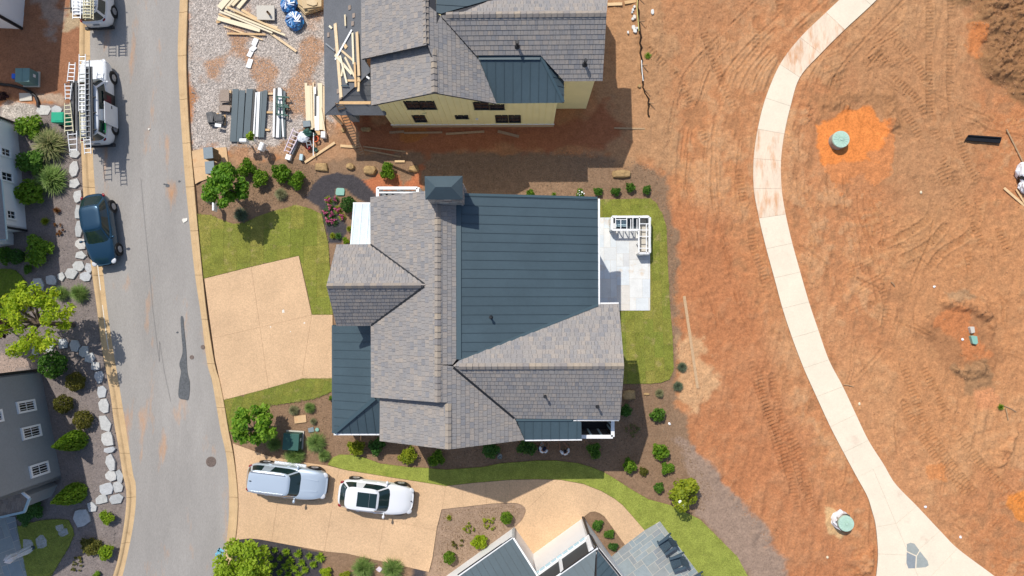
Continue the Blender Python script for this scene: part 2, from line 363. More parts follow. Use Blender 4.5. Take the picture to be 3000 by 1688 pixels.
# ------------------------------------------------------------------ ground: one relief sheet with soils
def lattice(seed): return np.random.RandomState(seed).rand(256, 256).astype(np.float32)
def vnoise(x, y, seed):
    L = lattice(seed); xi = np.floor(x).astype(int); yi = np.floor(y).astype(int); fx = x - xi; fy = y - yi
    fx = fx * fx * (3 - 2 * fx); fy = fy * fy * (3 - 2 * fy); a = xi & 255; b = yi & 255; a1 = (a + 1) & 255; b1 = (b + 1) & 255
    return (L[a, b] * (1 - fx) + L[a1, b] * fx) * (1 - fy) + (L[a, b1] * (1 - fx) + L[a1, b1] * fx) * fy
def fbm(x, y, sc, oc=4, seed=1, g=.5):
    s = 0; a = 1; t = 0
    for i in range(oc):
        s = s + a * vnoise(x / sc + 17.3 * i, y / sc + 9.1 * i, seed + i); t += a; a *= g; sc *= .5
    return s / t
def sdist(qx, qy, poly, reach):
    """distance inside (+) / outside (-) of a polygon, in photo pixels"""
    p = np.array(poly, float); d = np.full(qx.shape, -1e3, np.float32)
    bx = (qx > p[:, 0].min() - reach) & (qx < p[:, 0].max() + reach) & (qy > p[:, 1].min() - reach) & (qy < p[:, 1].max() + reach)
    idx = np.nonzero(bx)[0]; X, Y = qx[idx], qy[idx]; ins = np.zeros(len(idx), bool); dm = np.full(len(idx), 1e9)
    for i in range(len(p)):
        (x0, y0), (x1, y1) = p[i], p[(i + 1) % len(p)]
        ex, ey = x1 - x0, y1 - y0; l2 = ex * ex + ey * ey + 1e-9
        t = np.clip(((X - x0) * ex + (Y - y0) * ey) / l2, 0, 1)
        dm = np.minimum(dm, (X - x0 - t * ex) ** 2 + (Y - y0 - t * ey) ** 2)
        c = (y0 > Y) != (y1 > Y)
        ins ^= c & (X < (x1 - x0) * (Y - y0) / (y1 - y0 + 1e-12) + x0)
    d[idx] = np.where(ins, np.sqrt(dm), -np.sqrt(dm)); return d
gx = np.concatenate([[-420, -120, -60], np.arange(-40, 8.5, .16), np.arange(8.5, 36.5, .066), [45, 60, 120, 420]])
gy = np.concatenate([[-420, -120, -50], np.arange(-20.5, 22.5, .078), [30, 50, 120, 420]])
nx, ny = len(gx), len(gy)
GX, GY = [a.ravel() for a in np.meshgrid(gx, gy)]
RT = np.array(ROT.transposed()); q = RT @ np.stack([GX, GY, np.full_like(GX, -CAMH)])
QX = 1500 + q[0] / -q[2] * FOC; QY = 844 - q[1] / -q[2] * FOC
n_big = fbm(QX, QY, 260, 4, 3); n_mid = fbm(QX, QY, 70, 4, 9); n_sm = fbm(QX, QY, 22, 3, 21); n_fi = fbm(QX, QY, 7, 2, 33)
def sm(t): t = np.clip(t, 0, 1); return t * t * (3 - 2 * t)
def mask(v, pts, soft=14, rough=16):
    return sm((sdist(QX, QY, SP(v, pts), 60) + (n_mid - .5) * rough * 3.4 + (n_sm - .5) * rough * 1.6 + (n_fi - .5) * rough * .5) / soft + .5)
clay = np.array([.45, .20, .089]); ALB = np.empty((len(GX), 3)); ALB[:] = clay
def mixc(c, m, amt=1.0):
    m = (m * amt)[:, None]; ALB[:] = ALB * (1 - m) + np.array(c) * m
mixc((.48, .25, .122), sm((n_big - .48) * 4 + (n_mid - .5) * 3 + (n_sm - .5) * 2), .9)
mixc((.42, .163, .063), sm((.44 - n_big) * 4 + (n_mid - .5) * 2 + (n_sm - .5) * 3), .6)
mixc((.49, .285, .15), sm((n_sm - .60) * 5 + (n_mid - .5) * 3), .5)
mixc((.30, .155, .075), sm((.38 - n_sm) * 5 + (.5 - n_mid) * 3), .5)
mixc((.57, .27, .11), sm((n_fi - .66) * 6 + (n_mid - .5) * 2), .5)
for v, pts, c, soft, rough, amt in [
    ('S', [(1780, -60), (2300, -60), (2060, 220), (1930, 520), (1900, 640), (1800, 460)], (.385, .20, .10), 90, 60, .6), ('S', [(2420, -60), (2860, -60), (2900, 560), (2700, 760), (2450, 300)], (.40, .215, .105), 100, 60, .65), ('S', [(2600, 600), (3060, 560), (3060, 1200), (2800, 1500), (2560, 1200)], (.47, .235, .105), 120, 60, .5), ('S', [(2380, 800), (2600, 1100), (2750, 1400), (2900, 1680), (2700, 1640), (2450, 1250)], (.50, .26, .125), 80, 50, .5),
    ('S', [(1880, 560), (2130, 640), (2230, 900), (2330, 1250), (2420, 1500), (2520, 1750), (2250, 1750), (2000, 1300), (1960, 900)], (.40, .155, .068), 70, 40, .6),
    ('S', [(540, -60), (975, -60), (975, 330), (1010, 395), (900, 440), (760, 475), (690, 445), (555, 442)], (.47, .41, .36), 16, 20, 1),
    ('S', [(558, 440), (640, 445), (700, 470), (780, 470), (850, 455), (1010, 452), (1230, 440), (1600, 445), (1880, 462), (1960, 520), (1985, 700), (1990, 900), (1985, 1150), (2030, 1330), (2130, 1450), (2230, 1600), (2310, 1760), (1300, 1760), (560, 1760)], (.245, .155, .095), 18, 16, 1),
    ('S', [(1820, -60), (1950, -60), (1975, 250), (1960, 480), (1850, 500), (1740, 420), (1740, 60)], (.40, .225, .115), 40, 30, .8),
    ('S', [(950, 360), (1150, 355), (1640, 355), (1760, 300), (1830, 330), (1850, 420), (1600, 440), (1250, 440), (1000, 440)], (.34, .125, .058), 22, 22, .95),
    ('C3', [(520, 1310), (640, 1290), (720, 1380), (860, 1260), (880, 1420), (600, 1449), (470, 1420)], (.42, .15, .07), 10, 14, 1),
    ('C2', [(1330, 1380), (1500, 1340), (1544, 1449), (1400, 1449)], (.42, .15, .07), 8, 10, 1),
    ('C2', [(380, 1150), (470, 1120), (490, 1200), (420, 1240)], (.50, .2, .11), 8, 8, .9),
    ('C2', [(330, 1110), (640, 1080), (1060, 900), (1300, 960), (1330, 1180), (1100, 1220), (700, 1200), (360, 1260)], (.37, .215, .12), 12, 16, .85),
    ('C7', [(1000, 210), (1060, 110), (1150, 40), (1250, 15), (1380, 30), (1450, 90), (1530, 180), (1570, 235), (1500, 250), (1420, 200), (1330, 130), (1240, 130), (1230, 200), (1300, 330), (1330, 470), (1280, 545), (1190, 535), (1150, 330), (1120, 270)], (.062, .056, .06), 5, 5, 1),
    ('F', [(590, 1358), (640, 1353), (690, 1362), (812, 1390), (806, 1490), (560, 1490)], (.060, .054, .058), 4, 4, 1),
    ('D7', [(30, 1355), (212, 1385), (190, 1560), (20, 1560)], (.06, .055, .06), 4, 4, 1),
    ('D8', [(600, 600), (700, 660), (850, 850), (1000, 1010), (1140, 1170), (1240, 1330), (1290, 1500), (1080, 1500), (830, 1190), (700, 1060), (740, 900)], (.30, .21, .155), 20, 16, 1),
    ('D7', [(120, 600), (1300, 560), (1330, 900), (900, 1500), (150, 1500)], (.31, .215, .15), 16, 10, 1),
    ('S', [(-60, 305), (255, 300), (290, 800), (400, 1400), (360, 1760), (-60, 1760)], (.215, .18, .165), 14, 10, 1),
    ('S', [(-60, -60), (262, -60), (258, 300), (120, 300), (-60, 270)], (.30, .14, .075), 14, 16, 1),
    ('S', [(100, -60), (200, -60), (195, 40), (150, 90), (105, 60)], (.33, .27, .22), 26, 30, .8),
    ('T0', [(980, 0), (1160, 0), (1160, 330), (940, 420)], (.42, .32, .20), 10, 14, .9),
    ('T5', [(0, 60), (420, 100), (560, 150), (560, 300), (240, 400), (0, 330)], (.47, .42, .36), 8, 10, .9),
    ('T0', [(420, 1290), (880, 1300), (900, 1440), (500, 1440)], (.44, .34, .25), 10, 14, .8),
    ('T8', [(0, 1130), (420, 1150), (560, 1340), (0, 1449)], (.36, .27, .22), 14, 14, .9),
    ('S', [(2795, -60), (3080, -60), (3080, 300), (2960, 290), (2880, 250), (2850, 130)], (.25, .135, .062), 40, 40, .85),
    ('C5', [(930, 690), (1000, 655), (1150, 650), (1330, 620), (1480, 650), (1600, 690), (1620, 790), (1650, 950), (1570, 1000), (1530, 900), (1450, 835), (1380, 790), (1250, 825), (1100, 885), (1010, 905), (960, 840)], (.33, .165, .075), 22, 26, .65),
    ('C5', [(2120, 190), (2260, 170), (2300, 330), (2230, 440), (2150, 400)], (.52, .19, .065), 12, 16, .9),
    ('D2', [(1800, 1050), (1950, 1000), (2200, 1000), (2380, 1120), (2430, 1400), (2300, 1520), (1900, 1500), (1780, 1300)], (.29, .135, .062), 26, 34, .6),
    ('D2', [(1880, 1080), (2100, 1050), (2250, 1150), (2300, 1380), (2150, 1420), (2050, 1250), (1900, 1200)], (.49, .18, .068), 18, 26, .8),
    ('D2', [(1950, 900), (2180, 870), (2220, 960), (2000, 990)], (.33, .215, .12), 14, 16, .7),
    ('E9', [(1330, 60), (1560, 20), (1620, 200), (1420, 260)], (.28, .16, .08), 12, 16, .8),
    ('E9', [(1480, 200), (1600, 190), (1650, 330), (1500, 330)], (.55, .24, .11), 12, 12, .8),
    ('E9', [(1720, 920), (1860, 880), (1860, 1180), (1780, 1110), (1700, 1000)], (.60, .215, .05), 10, 14, .95),
    ('E9', [(1170, 720), (1290, 710), (1280, 800), (1190, 790)], (.55, .22, .08), 9, 12, .85),
    ('E9', [(480, 980), (560, 980), (600, 1180), (520, 1170)], (.55, .36, .18), 9, 12, .9),
    ('C5', [(985, 925), (1090, 905), (1250, 830), (1370, 800), (1450, 860), (1540, 960), (1590, 1060), (1560, 1200), (1540, 1300), (1440, 1420), (1330, 1350), (1200, 1400), (1060, 1300), (980, 1130)], (.52, .205, .078), 14, 28, 1),
    ('C5', [(985, 925), (1090, 905), (1250, 830), (1370, 800), (1450, 860), (1530, 940), (1540, 985), (1440, 1010), (1470, 1090), (1400, 1150), (1440, 1215), (1270, 1250), (1120, 1250), (1040, 1265), (985, 1130)], (.68, .225, .06), 9, 16, 1),
    ('S', [(1980, 1000), (2060, 990), (2090, 1120), (2040, 1200), (1990, 1190)], (.55, .34, .18), 22, 22, .75),
    ('C3', [(690, 960), (880, 950), (890, 1010), (820, 1060), (720, 1040)], (.40, .15, .045), 8, 10, .9)]:
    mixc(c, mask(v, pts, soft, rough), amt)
gravel = mask('S', [(540, -60), (975, -60), (975, 330), (1010, 395), (900, 440), (760, 475), (690, 445), (555, 442)], 18, 20)
mixc((.42, .22, .11), gravel * sm((n_mid - .56) * 6 + (n_big - .50) * 5), .8)
graygrav = mask('T5', [(0, 60), (420, 100), (560, 150), (560, 300), (240, 400), (0, 330)], 8, 10)
gravel = np.maximum(gravel * (1 - .45 * sm((n_mid - .56) * 6)), graygrav)
# relief
loose = sm((sdist(QX, QY, [(1960, -60), (3100, -60), (3100, 1760), (2330, 1760), (2150, 1500), (2010, 1300), (1985, 900), (1960, 560), (1880, 480), (1760, 440), (1780, -60)], 120) + 20) / 40)
lot = sm((sdist(QX, QY, [(540, -60), (1990, -60), (2330, 1760), (690, 1760), (640, 1200)], 60)) / 30)
left = sm((sdist(QX, QY, [(-100, -60), (240, -60), (240, 560), (330, 1150), (340, 1760), (-100, 1760)], 60)) / 20)
Hh = loose * ((n_big - .5) * .20 + (n_mid - .5) * .16 + (n_sm - .5) * .11 * (.3 + 1.4 * n_mid) + (n_fi - .5) * .06) + np.maximum(lot, left) * (1 - loose) * ((n_mid - .5) * .05 + (n_sm - .5) * .03 + (n_fi - .5) * .03)
strk = fbm(QX + .18 * QY, QY * .12, 16, 3, 51); Hh += loose * (strk - .5) * .16 * sm((n_big - .3) * 4)
def track(v, pts, wd=24, depth=.035, lug=.075, per=10.5, slant=0.0):
    p = spline(SP(v, pts), 5); s0 = 0.0; xs = [a for a, b in p]; ys = [b for a, b in p]
    idx = np.nonzero((QX > min(xs) - wd) & (QX < max(xs) + wd) & (QY > min(ys) - wd) & (QY < max(ys) + wd))[0]
    X, Y = QX[idx], QY[idx]; best = np.full(len(idx), 1e9); side = np.zeros(len(idx)); arc = np.zeros(len(idx))
    for (x0, y0), (x1, y1) in zip(p, p[1:]):
        ex, ey = x1 - x0, y1 - y0; l = math.hypot(ex, ey) + 1e-9
        t = np.clip(((X - x0) * ex + (Y - y0) * ey) / l / l, 0, 1); d = np.hypot(X - x0 - t * ex, Y - y0 - t * ey); k = d < best
        best[k] = d[k]; arc[k] = s0 + t[k] * l; side[k] = (((X - x0) * ey - (Y - y0) * ex) / l)[k]; s0 += l
    inside = sm((wd / 2 - best) / 2.5); berm = np.exp(-((best - wd / 2 - 2) / 2.5) ** 2)
    fade = sm((n_mid[idx] - .30) * 5); ALB[idx] *= (1 - .10 * (inside * fade))[:, None]; ph = np.sin(6.2832 * (arc + slant * np.abs(side)) / per)
    Hh[idx] += fade * (inside * (-depth + lug * np.clip(ph * 1.6, -1, 1) * .5) + berm * .045)
for a in [('C5', [(1850, -60), (1862, 150), (1860, 420), (1862, 700), (1880, 900), (1960, 1200), (2080, 1449)]), ('C5', [(2015, -60), (2030, 250), (2020, 500), (2030, 760), (2080, 1000), (2150, 1220), (2280, 1449)]),
          ('C5', [(1500, 440), (1620, 600), (1760, 740), (1830, 860)]), ('C5', [(1620, 330), (1720, 430), (1830, 600)]), ('C5', [(1680, 850), (1760, 980), (1850, 1150), (2000, 1400)]),
          ('C5', [(1140, 605), (1260, 540), (1400, 470), (1490, 400)]), ('C5', [(1180, 630), (1300, 590), (1400, 560)]), ('C5', [(730, 20), (760, 130), (790, 210)]), ('C5', [(560, 150), (560, 280), (550, 380)]),
          ('D2', [(1880, 60), (1900, 200), (1860, 350), (1700, 470), (1500, 560)]), ('D2', [(2060, 30), (2100, 200), (2180, 350), (2260, 560)]), ('D2', [(1960, 160), (2080, 280)]), ('D2', [(2200, 120), (2240, 300), (2160, 480), (1950, 620), (1840, 780)]),
          ('D2', [(2400, 180), (2380, 400), (2450, 600)]), ('D2', [(1980, 420), (1850, 560), (1660, 660)]), ('D2', [(1500, 880), (1540, 1020), (1520, 1200), (1500, 1300)]), ('D2', [(1660, 870), (1700, 960), (1760, 1080)]), ('D2', [(2150, 640), (2180, 760), (2170, 900)]),
          ('D2', [(430, 20), (440, 120), (460, 240)]), ('D2', [(520, 470), (540, 600), (600, 760), (640, 900)]),
          ('E9', [(1000, 0), (1070, 200), (1150, 420), (1300, 660), (1450, 850), (1640, 1060), (1860, 1260)]), ('E9', [(1150, 60), (1230, 230), (1330, 440), (1480, 640), (1640, 820), (1830, 980)]),
          ('E9', [(1020, 300), (1140, 520), (1290, 730), (1480, 960), (1700, 1180)]), ('E9', [(60, 80), (100, 300), (200, 560), (270, 830), (300, 1000)]), ('E9', [(140, 120), (200, 400), (330, 650), (380, 900)]),
          ('E9', [(260, 560), (330, 800), (420, 1010)]), ('D8', [(1060, 150), (1120, 350), (1200, 600), (1260, 800)]), ('S', [(1870, 120), (1990, 240), (2070, 420)]), ('S', [(2030, -20), (2090, 180), (2160, 330)])]:
    track(*a)
for k in range(26):                                                     # smeared bucket-edge scratches
    cx, cy = R.choice([(2530, 840), (2100, 160), (2260, 800), (2560, 160), (2480, 220), (2650, 700)]); cx += R.uniform(-60, 60); cy += R.uniform(-60, 60); an = {2530: -.4, 2100: 1.4, 2260: 0, 2560: -.5, 2480: -.4, 2650: -.2}[min((2530, 2100, 2260, 2560, 2480, 2650), key=lambda z: abs(z - cx))]
    track('S', [(cx - 40 * math.cos(an), cy - 40 * math.sin(an)), (cx, cy), (cx + 40 * math.cos(an), cy + 40 * math.sin(an))], 4, .05, 0)
PJ = [('C5', [(1480, -300, 1640, -180), (1270, -85, 1420, 40), (1080, 95, 1220, 225), (885, 285, 1040, 405), (733, 487, 882, 585), (625, 740, 812, 802), (565, 975, 765, 1010), (535, 1197, 740, 1212), (535, 1422, 745, 1425)]),
      ('D2', [(575, 360, 775, 330), (630, 590, 825, 548), (690, 810, 885, 765), (752, 1040, 950, 990), (825, 1262, 1022, 1205)]), ('E9', [(350, 65, 517, 10), (435, 255, 610, 188), (527, 455, 697, 373), (615, 625, 780, 545), (705, 793, 880, 703), (772, 915, 960, 835), (806, 1020, 1110, 990), (830, 1120, 1260, 1150), (844, 1300, 1380, 1270), (832, 1449, 1620, 1449), (815, 1560, 1760, 1560)])]
pathL = [px(v, r[0], r[1]) for v, rs in PJ for r in rs]; pathR = [px(v, r[2], r[3]) for v, rs in PJ for r in rs]
for k in range(70):                                                     # long faint grooves left by grading blades and tyres
    if k < 40: t0 = R.uniform(.05, .6); side = R.choice((-1, 1)); off = R.uniform(60, 300) * side; PP_ = [(a[0] + b_[0]) / 2 for a, b_ in zip(pathL, pathR)], [(a[1] + b_[1]) / 2 for a, b_ in zip(pathL, pathR)]; i0 = int(t0 * 18); ln_ = R.randint(3, 7); pts_ = [(PP_[0][j] + off + R.uniform(-6, 6), PP_[1][j] + R.uniform(-6, 6)) for j in range(i0, min(i0 + ln_, len(PP_[0])))]
    else: x0, y0 = R.uniform(2250, 2980), R.uniform(50, 1550); an = R.choice((1.5, 1.3, .9, .5, 1.9)) + R.uniform(-.15, .15); pts_ = [(x0 + q_ * math.cos(an) + .0004 * q_ * q_ * R.uniform(-2, 2), y0 + q_ * math.sin(an)) for q_ in (0, 60, 120, 180, 240)]
    if len(pts_) > 2: track('S', pts_, R.uniform(4, 10), R.uniform(.015, .04), 0 if k % 3 else .03, 8)
def mound(v, pts, h, soft, rough, lump):
    m = sm((sdist(QX, QY, SP(v, pts), 60) + (n_mid - .5) * rough * 2) / soft); Hh[:] += m * (h * (.6 + .6 * n_mid) + lump * (n_sm - .5) + lump * .7 * (n_fi - .5))
mound('S', [(2800, -60), (3080, -60), (3080, 300), (2960, 285), (2880, 240), (2860, 130)], .6, 60, 34, .45)
mound('C5', [(940, 700), (1000, 655), (1150, 650), (1330, 620), (1480, 650), (1600, 690), (1620, 780), (1400, 780), (1250, 815), (1080, 875), (1000, 890)], .14, 26, 20, .14)
mound('C5', [(1520, 830), (1600, 800), (1650, 960), (1570, 990)], .22, 12, 8, .2)
mound('C5', [(860, 700), (930, 690), (1000, 850), (980, 1000), (930, 1000)], .15, 12, 10, .2)
mound('D2', [(1900, 960), (2100, 930), (2280, 1000), (2400, 1150), (2400, 1350), (2300, 1250), (2180, 1060), (1950, 1040)], .3, 18, 18, .3)
mound('D2', [(1800, 1050), (1900, 1050), (1920, 1250), (1850, 1300), (1800, 1250)], .1, 16, 14, .15)
mound('E9', [(1330, 60), (1540, 30), (1600, 120), (1400, 180)], .25, 14, 14, .3)
mound('E9', [(1640, 600), (1740, 520), (1780, 480), (1700, 700), (1640, 730)], .2, 10, 10, .25)
mound('E9', [(640, 1340), (760, 1300), (830, 1200), (835, 1449), (700, 1449)], .12, 12, 10, .2)
wet = mask('C5', [(985, 925), (1090, 905), (1250, 830), (1370, 800), (1450, 860), (1520, 980), (1460, 1100), (1440, 1230), (1270, 1260), (1060, 1260), (985, 1130)], 10, 6)
Hh = Hh * (1 - wet) - .05 * wet
pave = np.zeros(len(GX))                                                # keep soil below everything that is paved
flat = sm((sdist(QX, QY, spline(pathL, 4) + spline(pathR, 4)[::-1], 30) + 16) / 10); Hh = Hh * (1 - flat) - .02 * flat
Hh = np.where(loose + lot + left < .02, -.06, np.minimum(Hh, np.where(loose > .5, 9, .012))) - .02
nf = (nx - 1) * (ny - 1); me = bpy.data.meshes.new("ground")
i = np.arange(nx - 1)[None, :] + np.arange(ny - 1)[:, None] * nx; quads = np.stack([i, i + 1, i + 1 + nx, i + nx], -1).reshape(-1)
me.vertices.add(nx * ny); me.vertices.foreach_set("co", np.stack([GX, GY, Hh], 1).astype(np.float32).ravel())
me.loops.add(nf * 4); me.loops.foreach_set("vertex_index", quads.astype(np.int32)); me.polygons.add(nf); me.polygons.foreach_set("loop_start", np.arange(0, nf * 4, 4, dtype=np.int32)); me.update(calc_edges=True)
me.polygons.foreach_set("use_smooth", np.ones(nf, bool))
at = me.attributes.new("albedo", 'FLOAT_COLOR', 'POINT'); at.data.foreach_set("color", np.concatenate([ALB, np.ones((len(GX), 1))], 1).astype(np.float32).ravel())
at = me.attributes.new("gravel", 'FLOAT', 'POINT'); at.data.foreach_set("value", gravel.astype(np.float32))
gm = bpy.data.materials.new("soil"); gm.use_nodes = True; n = gm.node_tree.nodes; l = gm.node_tree.links; p = n["Principled BSDF"]; p.inputs["Roughness"].default_value = .95; p.inputs["Specular IOR Level"].default_value = .1
a1 = n.new("ShaderNodeAttribute"); a1.attribute_name = "albedo"; a2 = n.new("ShaderNodeAttribute"); a2.attribute_name = "gravel"; geo = n.new("ShaderNodeNewGeometry")
def nz(sc, det): k = n.new("ShaderNodeTexNoise"); k.inputs["Scale"].default_value = sc; k.inputs["Detail"].default_value = det; k.inputs["Roughness"].default_value = .7; l.new(geo.outputs["Position"], k.inputs["Vector"]); return k
def mulc(c, f, lo, hi, a=.3, b=.7):
    mr = n.new("ShaderNodeMapRange"); mr.inputs[1].default_value = a; mr.inputs[2].default_value = b; mr.inputs[3].default_value = lo; mr.inputs[4].default_value = hi; l.new(f, mr.inputs[0])
    mx = n.new("ShaderNodeMix"); mx.data_type = 'RGBA'; mx.blend_type = 'MULTIPLY'; mx.inputs[0].default_value = 1; l.new(c, mx.inputs[6]); l.new(mr.outputs[0], mx.inputs[7]); return mx.outputs[2]
c = mulc(a1.outputs["Color"], nz(9, 5).outputs["Fac"], .74, 1.26); c = mulc(c, nz(2.2, 4).outputs["Fac"], .86, 1.14)
vo = n.new("ShaderNodeTexVoronoi"); vo.inputs["Scale"].default_value = 13; l.new(geo.outputs["Position"], vo.inputs["Vector"])
sep = n.new("ShaderNodeSeparateColor"); l.new(vo.outputs["Color"], sep.inputs[0]); g = mulc(c, sep.outputs[0], .70, 1.34, 0, 1); g2 = mulc(g, vo.outputs["Distance"], 1.12, .7, .2, .75)
mx = n.new("ShaderNodeMix"); mx.data_type = 'RGBA'; l.new(a2.outputs["Fac"], mx.inputs[0]); l.new(c, mx.inputs[6]); l.new(g2, mx.inputs[7]); l.new(mx.outputs[2], p.inputs["Base Color"])
bn = n.new("ShaderNodeBump"); bn.inputs["Distance"].default_value = .03; bn.inputs["Strength"].default_value = 1; l.new(nz(14, 4).outputs["Fac"], bn.inputs["Height"]); l.new(bn.outputs[0], p.inputs["Normal"])
me.materials.append(gm)
ground = bpy.data.objects.new("ground", me); C.objects.link(ground); tag(ground, kind='structure'); ORG['ground'] = (0, 0, 0)
def gz(x, y):
    """height of the soil at x, y"""
    a = min(max(int(np.searchsorted(gx, x)), 1), nx - 1); b = min(max(int(np.searchsorted(gy, y)), 1), ny - 1)
    return float(max(Hh[b * nx + a], Hh[(b - 1) * nx + a - 1]))

# ------------------------------------------------------------------ sheets
def tri_sheet(name, pts, z0, z1, m, parent=None, kind=None):
    """a paved or planted area of any outline, with a real edge"""
    bm = bmesh.new(); pts = ccw([(p[0], p[1]) for p in pts])
    vs = [bm.verts.new((x, y, z1)) for x, y in pts]; es = [bm.edges.new((vs[i], vs[(i + 1) % len(vs)])) for i in range(len(vs))]
    bmesh.ops.triangle_fill(bm, edges=es, use_beauty=True)
    for f in bm.faces:
        if f.normal.z < 0: f.normal_flip()
    lo = [bm.verts.new((x, y, z0)) for x, y in pts]
    for i in range(len(vs)): j = (i + 1) % len(vs); bm.faces.new((lo[i], lo[j], vs[j], vs[i]))
    b = B(); bm.verts.index_update(); b.add([v.co for v in bm.verts], [tuple(v.index for v in f.verts) for f in bm.faces]); bm.free()
    o = obj(name, b, m, parent)
    if kind: tag(o, kind=kind)
    return o
def pieces(pts, cuts, gap, boxes=None):
    """cut an outline along lines; a cut is (a, b) or (a, b, lo, hi) = only pieces whose middle lies between lo and hi"""
    out = [ccw([(p[0], p[1]) for p in pts])]
    for c in cuts:
        a, b = c[0], c[1]; l = math.hypot(b[0] - a[0], b[1] - a[1]); nx_, ny_ = -(b[1] - a[1]) / l * gap / 2, (b[0] - a[0]) / l * gap / 2; nxt = []
        for p in out:
            if len(c) > 2:
                mx_ = sum(q[0] for q in p) / len(p); my_ = sum(q[1] for q in p) / len(p)
                if not (c[2][0] <= mx_ <= c[3][0] and c[2][1] <= my_ <= c[3][1]): nxt.append(p); continue
            r1 = clip(p, (a[0] + nx_, a[1] + ny_), (b[0] + nx_, b[1] + ny_)); r2 = clip(p, (b[0] - nx_, b[1] - ny_), (a[0] - nx_, a[1] - ny_))
            for r in (r1, r2):
                r = clean(r)
                if len(r) > 2 and abs(area(r)) > .02: nxt.append(r)
        out = nxt
    return out
# road
rin = [(527, -90)] + SP('C1', [(1355, 0), (1340, 380), (1350, 680), (1370, 1000), (1395, 1350)]) + SP('C7', [(135, 330), (180, 760), (230, 1100), (275, 1449)]) + SP('D5', [(290, 250), (345, 560), (400, 880), (470, 1200)]) + SP('D6', [(447, 550), (440, 830), (415, 1080), (388, 1260), (340, 1560)])
rout = [(552, -90)] + SP('C1', [(1420, 0), (1408, 400), (1415, 690), (1435, 1030), (1465, 1360)]) + SP('C7', [(200, 330), (245, 790), (280, 1100), (335, 1449)]) + SP('D5', [(388, 250), (450, 560), (503, 880), (565, 1200)]) + SP('D6', [(545, 540), (540, 830), (512, 1080), (484, 1270), (440, 1560)])
lin = [(264, -90), (264, 0)] + SP('C1', [(680, 200), (680, 420), (690, 800), (700, 1160), (718, 1449)]) + SP('C6', [(735, 400), (775, 740), (810, 1050), (850, 1330)]) + SP('D3', [(1270, 500), (1310, 750), (1365, 1100), (1420, 1449)]) + SP('D4', [(1700, 250), (1710, 450), (1690, 700), (1640, 1000), (1540, 1449), (1460, 1680)])
lout = [(239, -90), (238, 0)] + SP('C1', [(610, 170), (605, 400), (612, 800), (620, 1100), (635, 1449)]) + SP('C6', [(660, 400), (700, 760), (740, 1050), (770, 1300)]) + SP('D3', [(1180, 550), (1220, 850), (1270, 1130), (1320, 1449)]) + SP('D4', [(1590, 300), (1600, 500), (1570, 800), (1500, 1200), (1430, 1449), (1350, 1680)])
def strip(a, b, step):
    """two edges resampled into matching pairs of plan points about step metres apart"""
    A = [W('S', *p) for p in spline(a, 8)]; Bq = [W('S', *p) for p in spline(b, 8)]
    def res(L, k):
        d = [0]
        for i in range(1, len(L)): d.append(d[-1] + (L[i] - L[i - 1]).length)
        out = []; j = 0
        for i in range(k + 1):
            t = d[-1] * i / k
            while j < len(d) - 2 and d[j + 1] < t: j += 1
            out.append(L[j].lerp(L[j + 1], (t - d[j]) / max(1e-9, d[j + 1] - d[j])))
        return out, d[-1]
    k = max(1, int(round(res(A, 1)[1] / step))); return list(zip(res(A, k)[0], res(Bq, k)[0]))
b = B(); prs = strip(lin, rin, .8); v = []
for p, q in prs: v += [p.lerp(q, t) + Vector((0, 0, .004 + .05 * (t * (1 - t)))) for t in (0, .125, .25, .375, .5, .625, .75, .875, 1)]
b.add(v, [(i * 9 + j, i * 9 + j + 1, i * 9 + j + 10, i * 9 + j + 9) for i in range(len(prs) - 1) for j in range(8)])
tag(obj("road", b, M['asphalt']), kind='structure')
crk = B(); cp = [W('C6', x, y, .062) for x, y in [(1060, 60), (1085, 350), (1120, 700), (1150, 1050), (1200, 1440)]] + [W('D3', x, y, .062) for x, y in [(1690, 0), (1740, 320), (1810, 640)]]
for a_, b_ in zip(cp, cp[1:]): crk.bar(a_, b_, .012, .005)
tag(obj("road_seam", crk, M['seamline']), kind='structure')
PSPOT = []
def kerb(name, inn, out):
    e = root(name, (0, 0, 0)); tag(e, kind='structure'); pr = strip(inn, out, .5); per = 6
    prof = [(0, .006), (.30, -.004), (.52, .01), (.66, .085), (.80, .115), (1.0, .12)]
    for s in range(0, len(pr) - 1, per):
        b = B(); seg = pr[s:s + per + 1]; rs = []
        for k, (p, q) in enumerate(seg):
            d = (seg[min(k + 1, len(seg) - 1)][0] - seg[max(k - 1, 0)][0]).normalized(); off = d * (.012 if k == 0 else -.012 if k == len(seg) - 1 else 0)
            rs.append([p.lerp(q, t) + Vector((0, 0, h)) + off for t, h in prof] + [q + off + Vector((0, 0, -.1)), p + off + Vector((0, 0, -.1))])
        b.rings([r[::-1] for r in rs] if name == "kerb" and inn is rin else rs, True, True); o = obj("kerb_section", b, M['kerb'], e)
kerb("kerb", rin, rout); kerb("kerb", lin, lout)
tri_sheet("kerb_joint_bed", P('S', rin + rout[::-1]), -.2, -.03, M['joint'], None, 'structure'); tri_sheet("kerb_joint_bed", P('S', lin + lout[::-1]), -.2, -.03, M['joint'], None, 'structure')
def along(p, q, t0, t1, x0, x1, name, m, z):
    pr = strip(p, q, .5); k = len(pr); b = B(); a = [pr[i] for i in range(int(k * t0), int(k * t1))]
    v = [];
    for p_, q_ in a: v += [p_.lerp(q_, x0) + Vector((0, 0, z)), p_.lerp(q_, x1) + Vector((0, 0, z))]
    b.add(v, [(2 * i, 2 * i + 2, 2 * i + 3, 2 * i + 1) for i in range(len(a) - 1)]); return tag(obj(name, b, m), kind='structure')
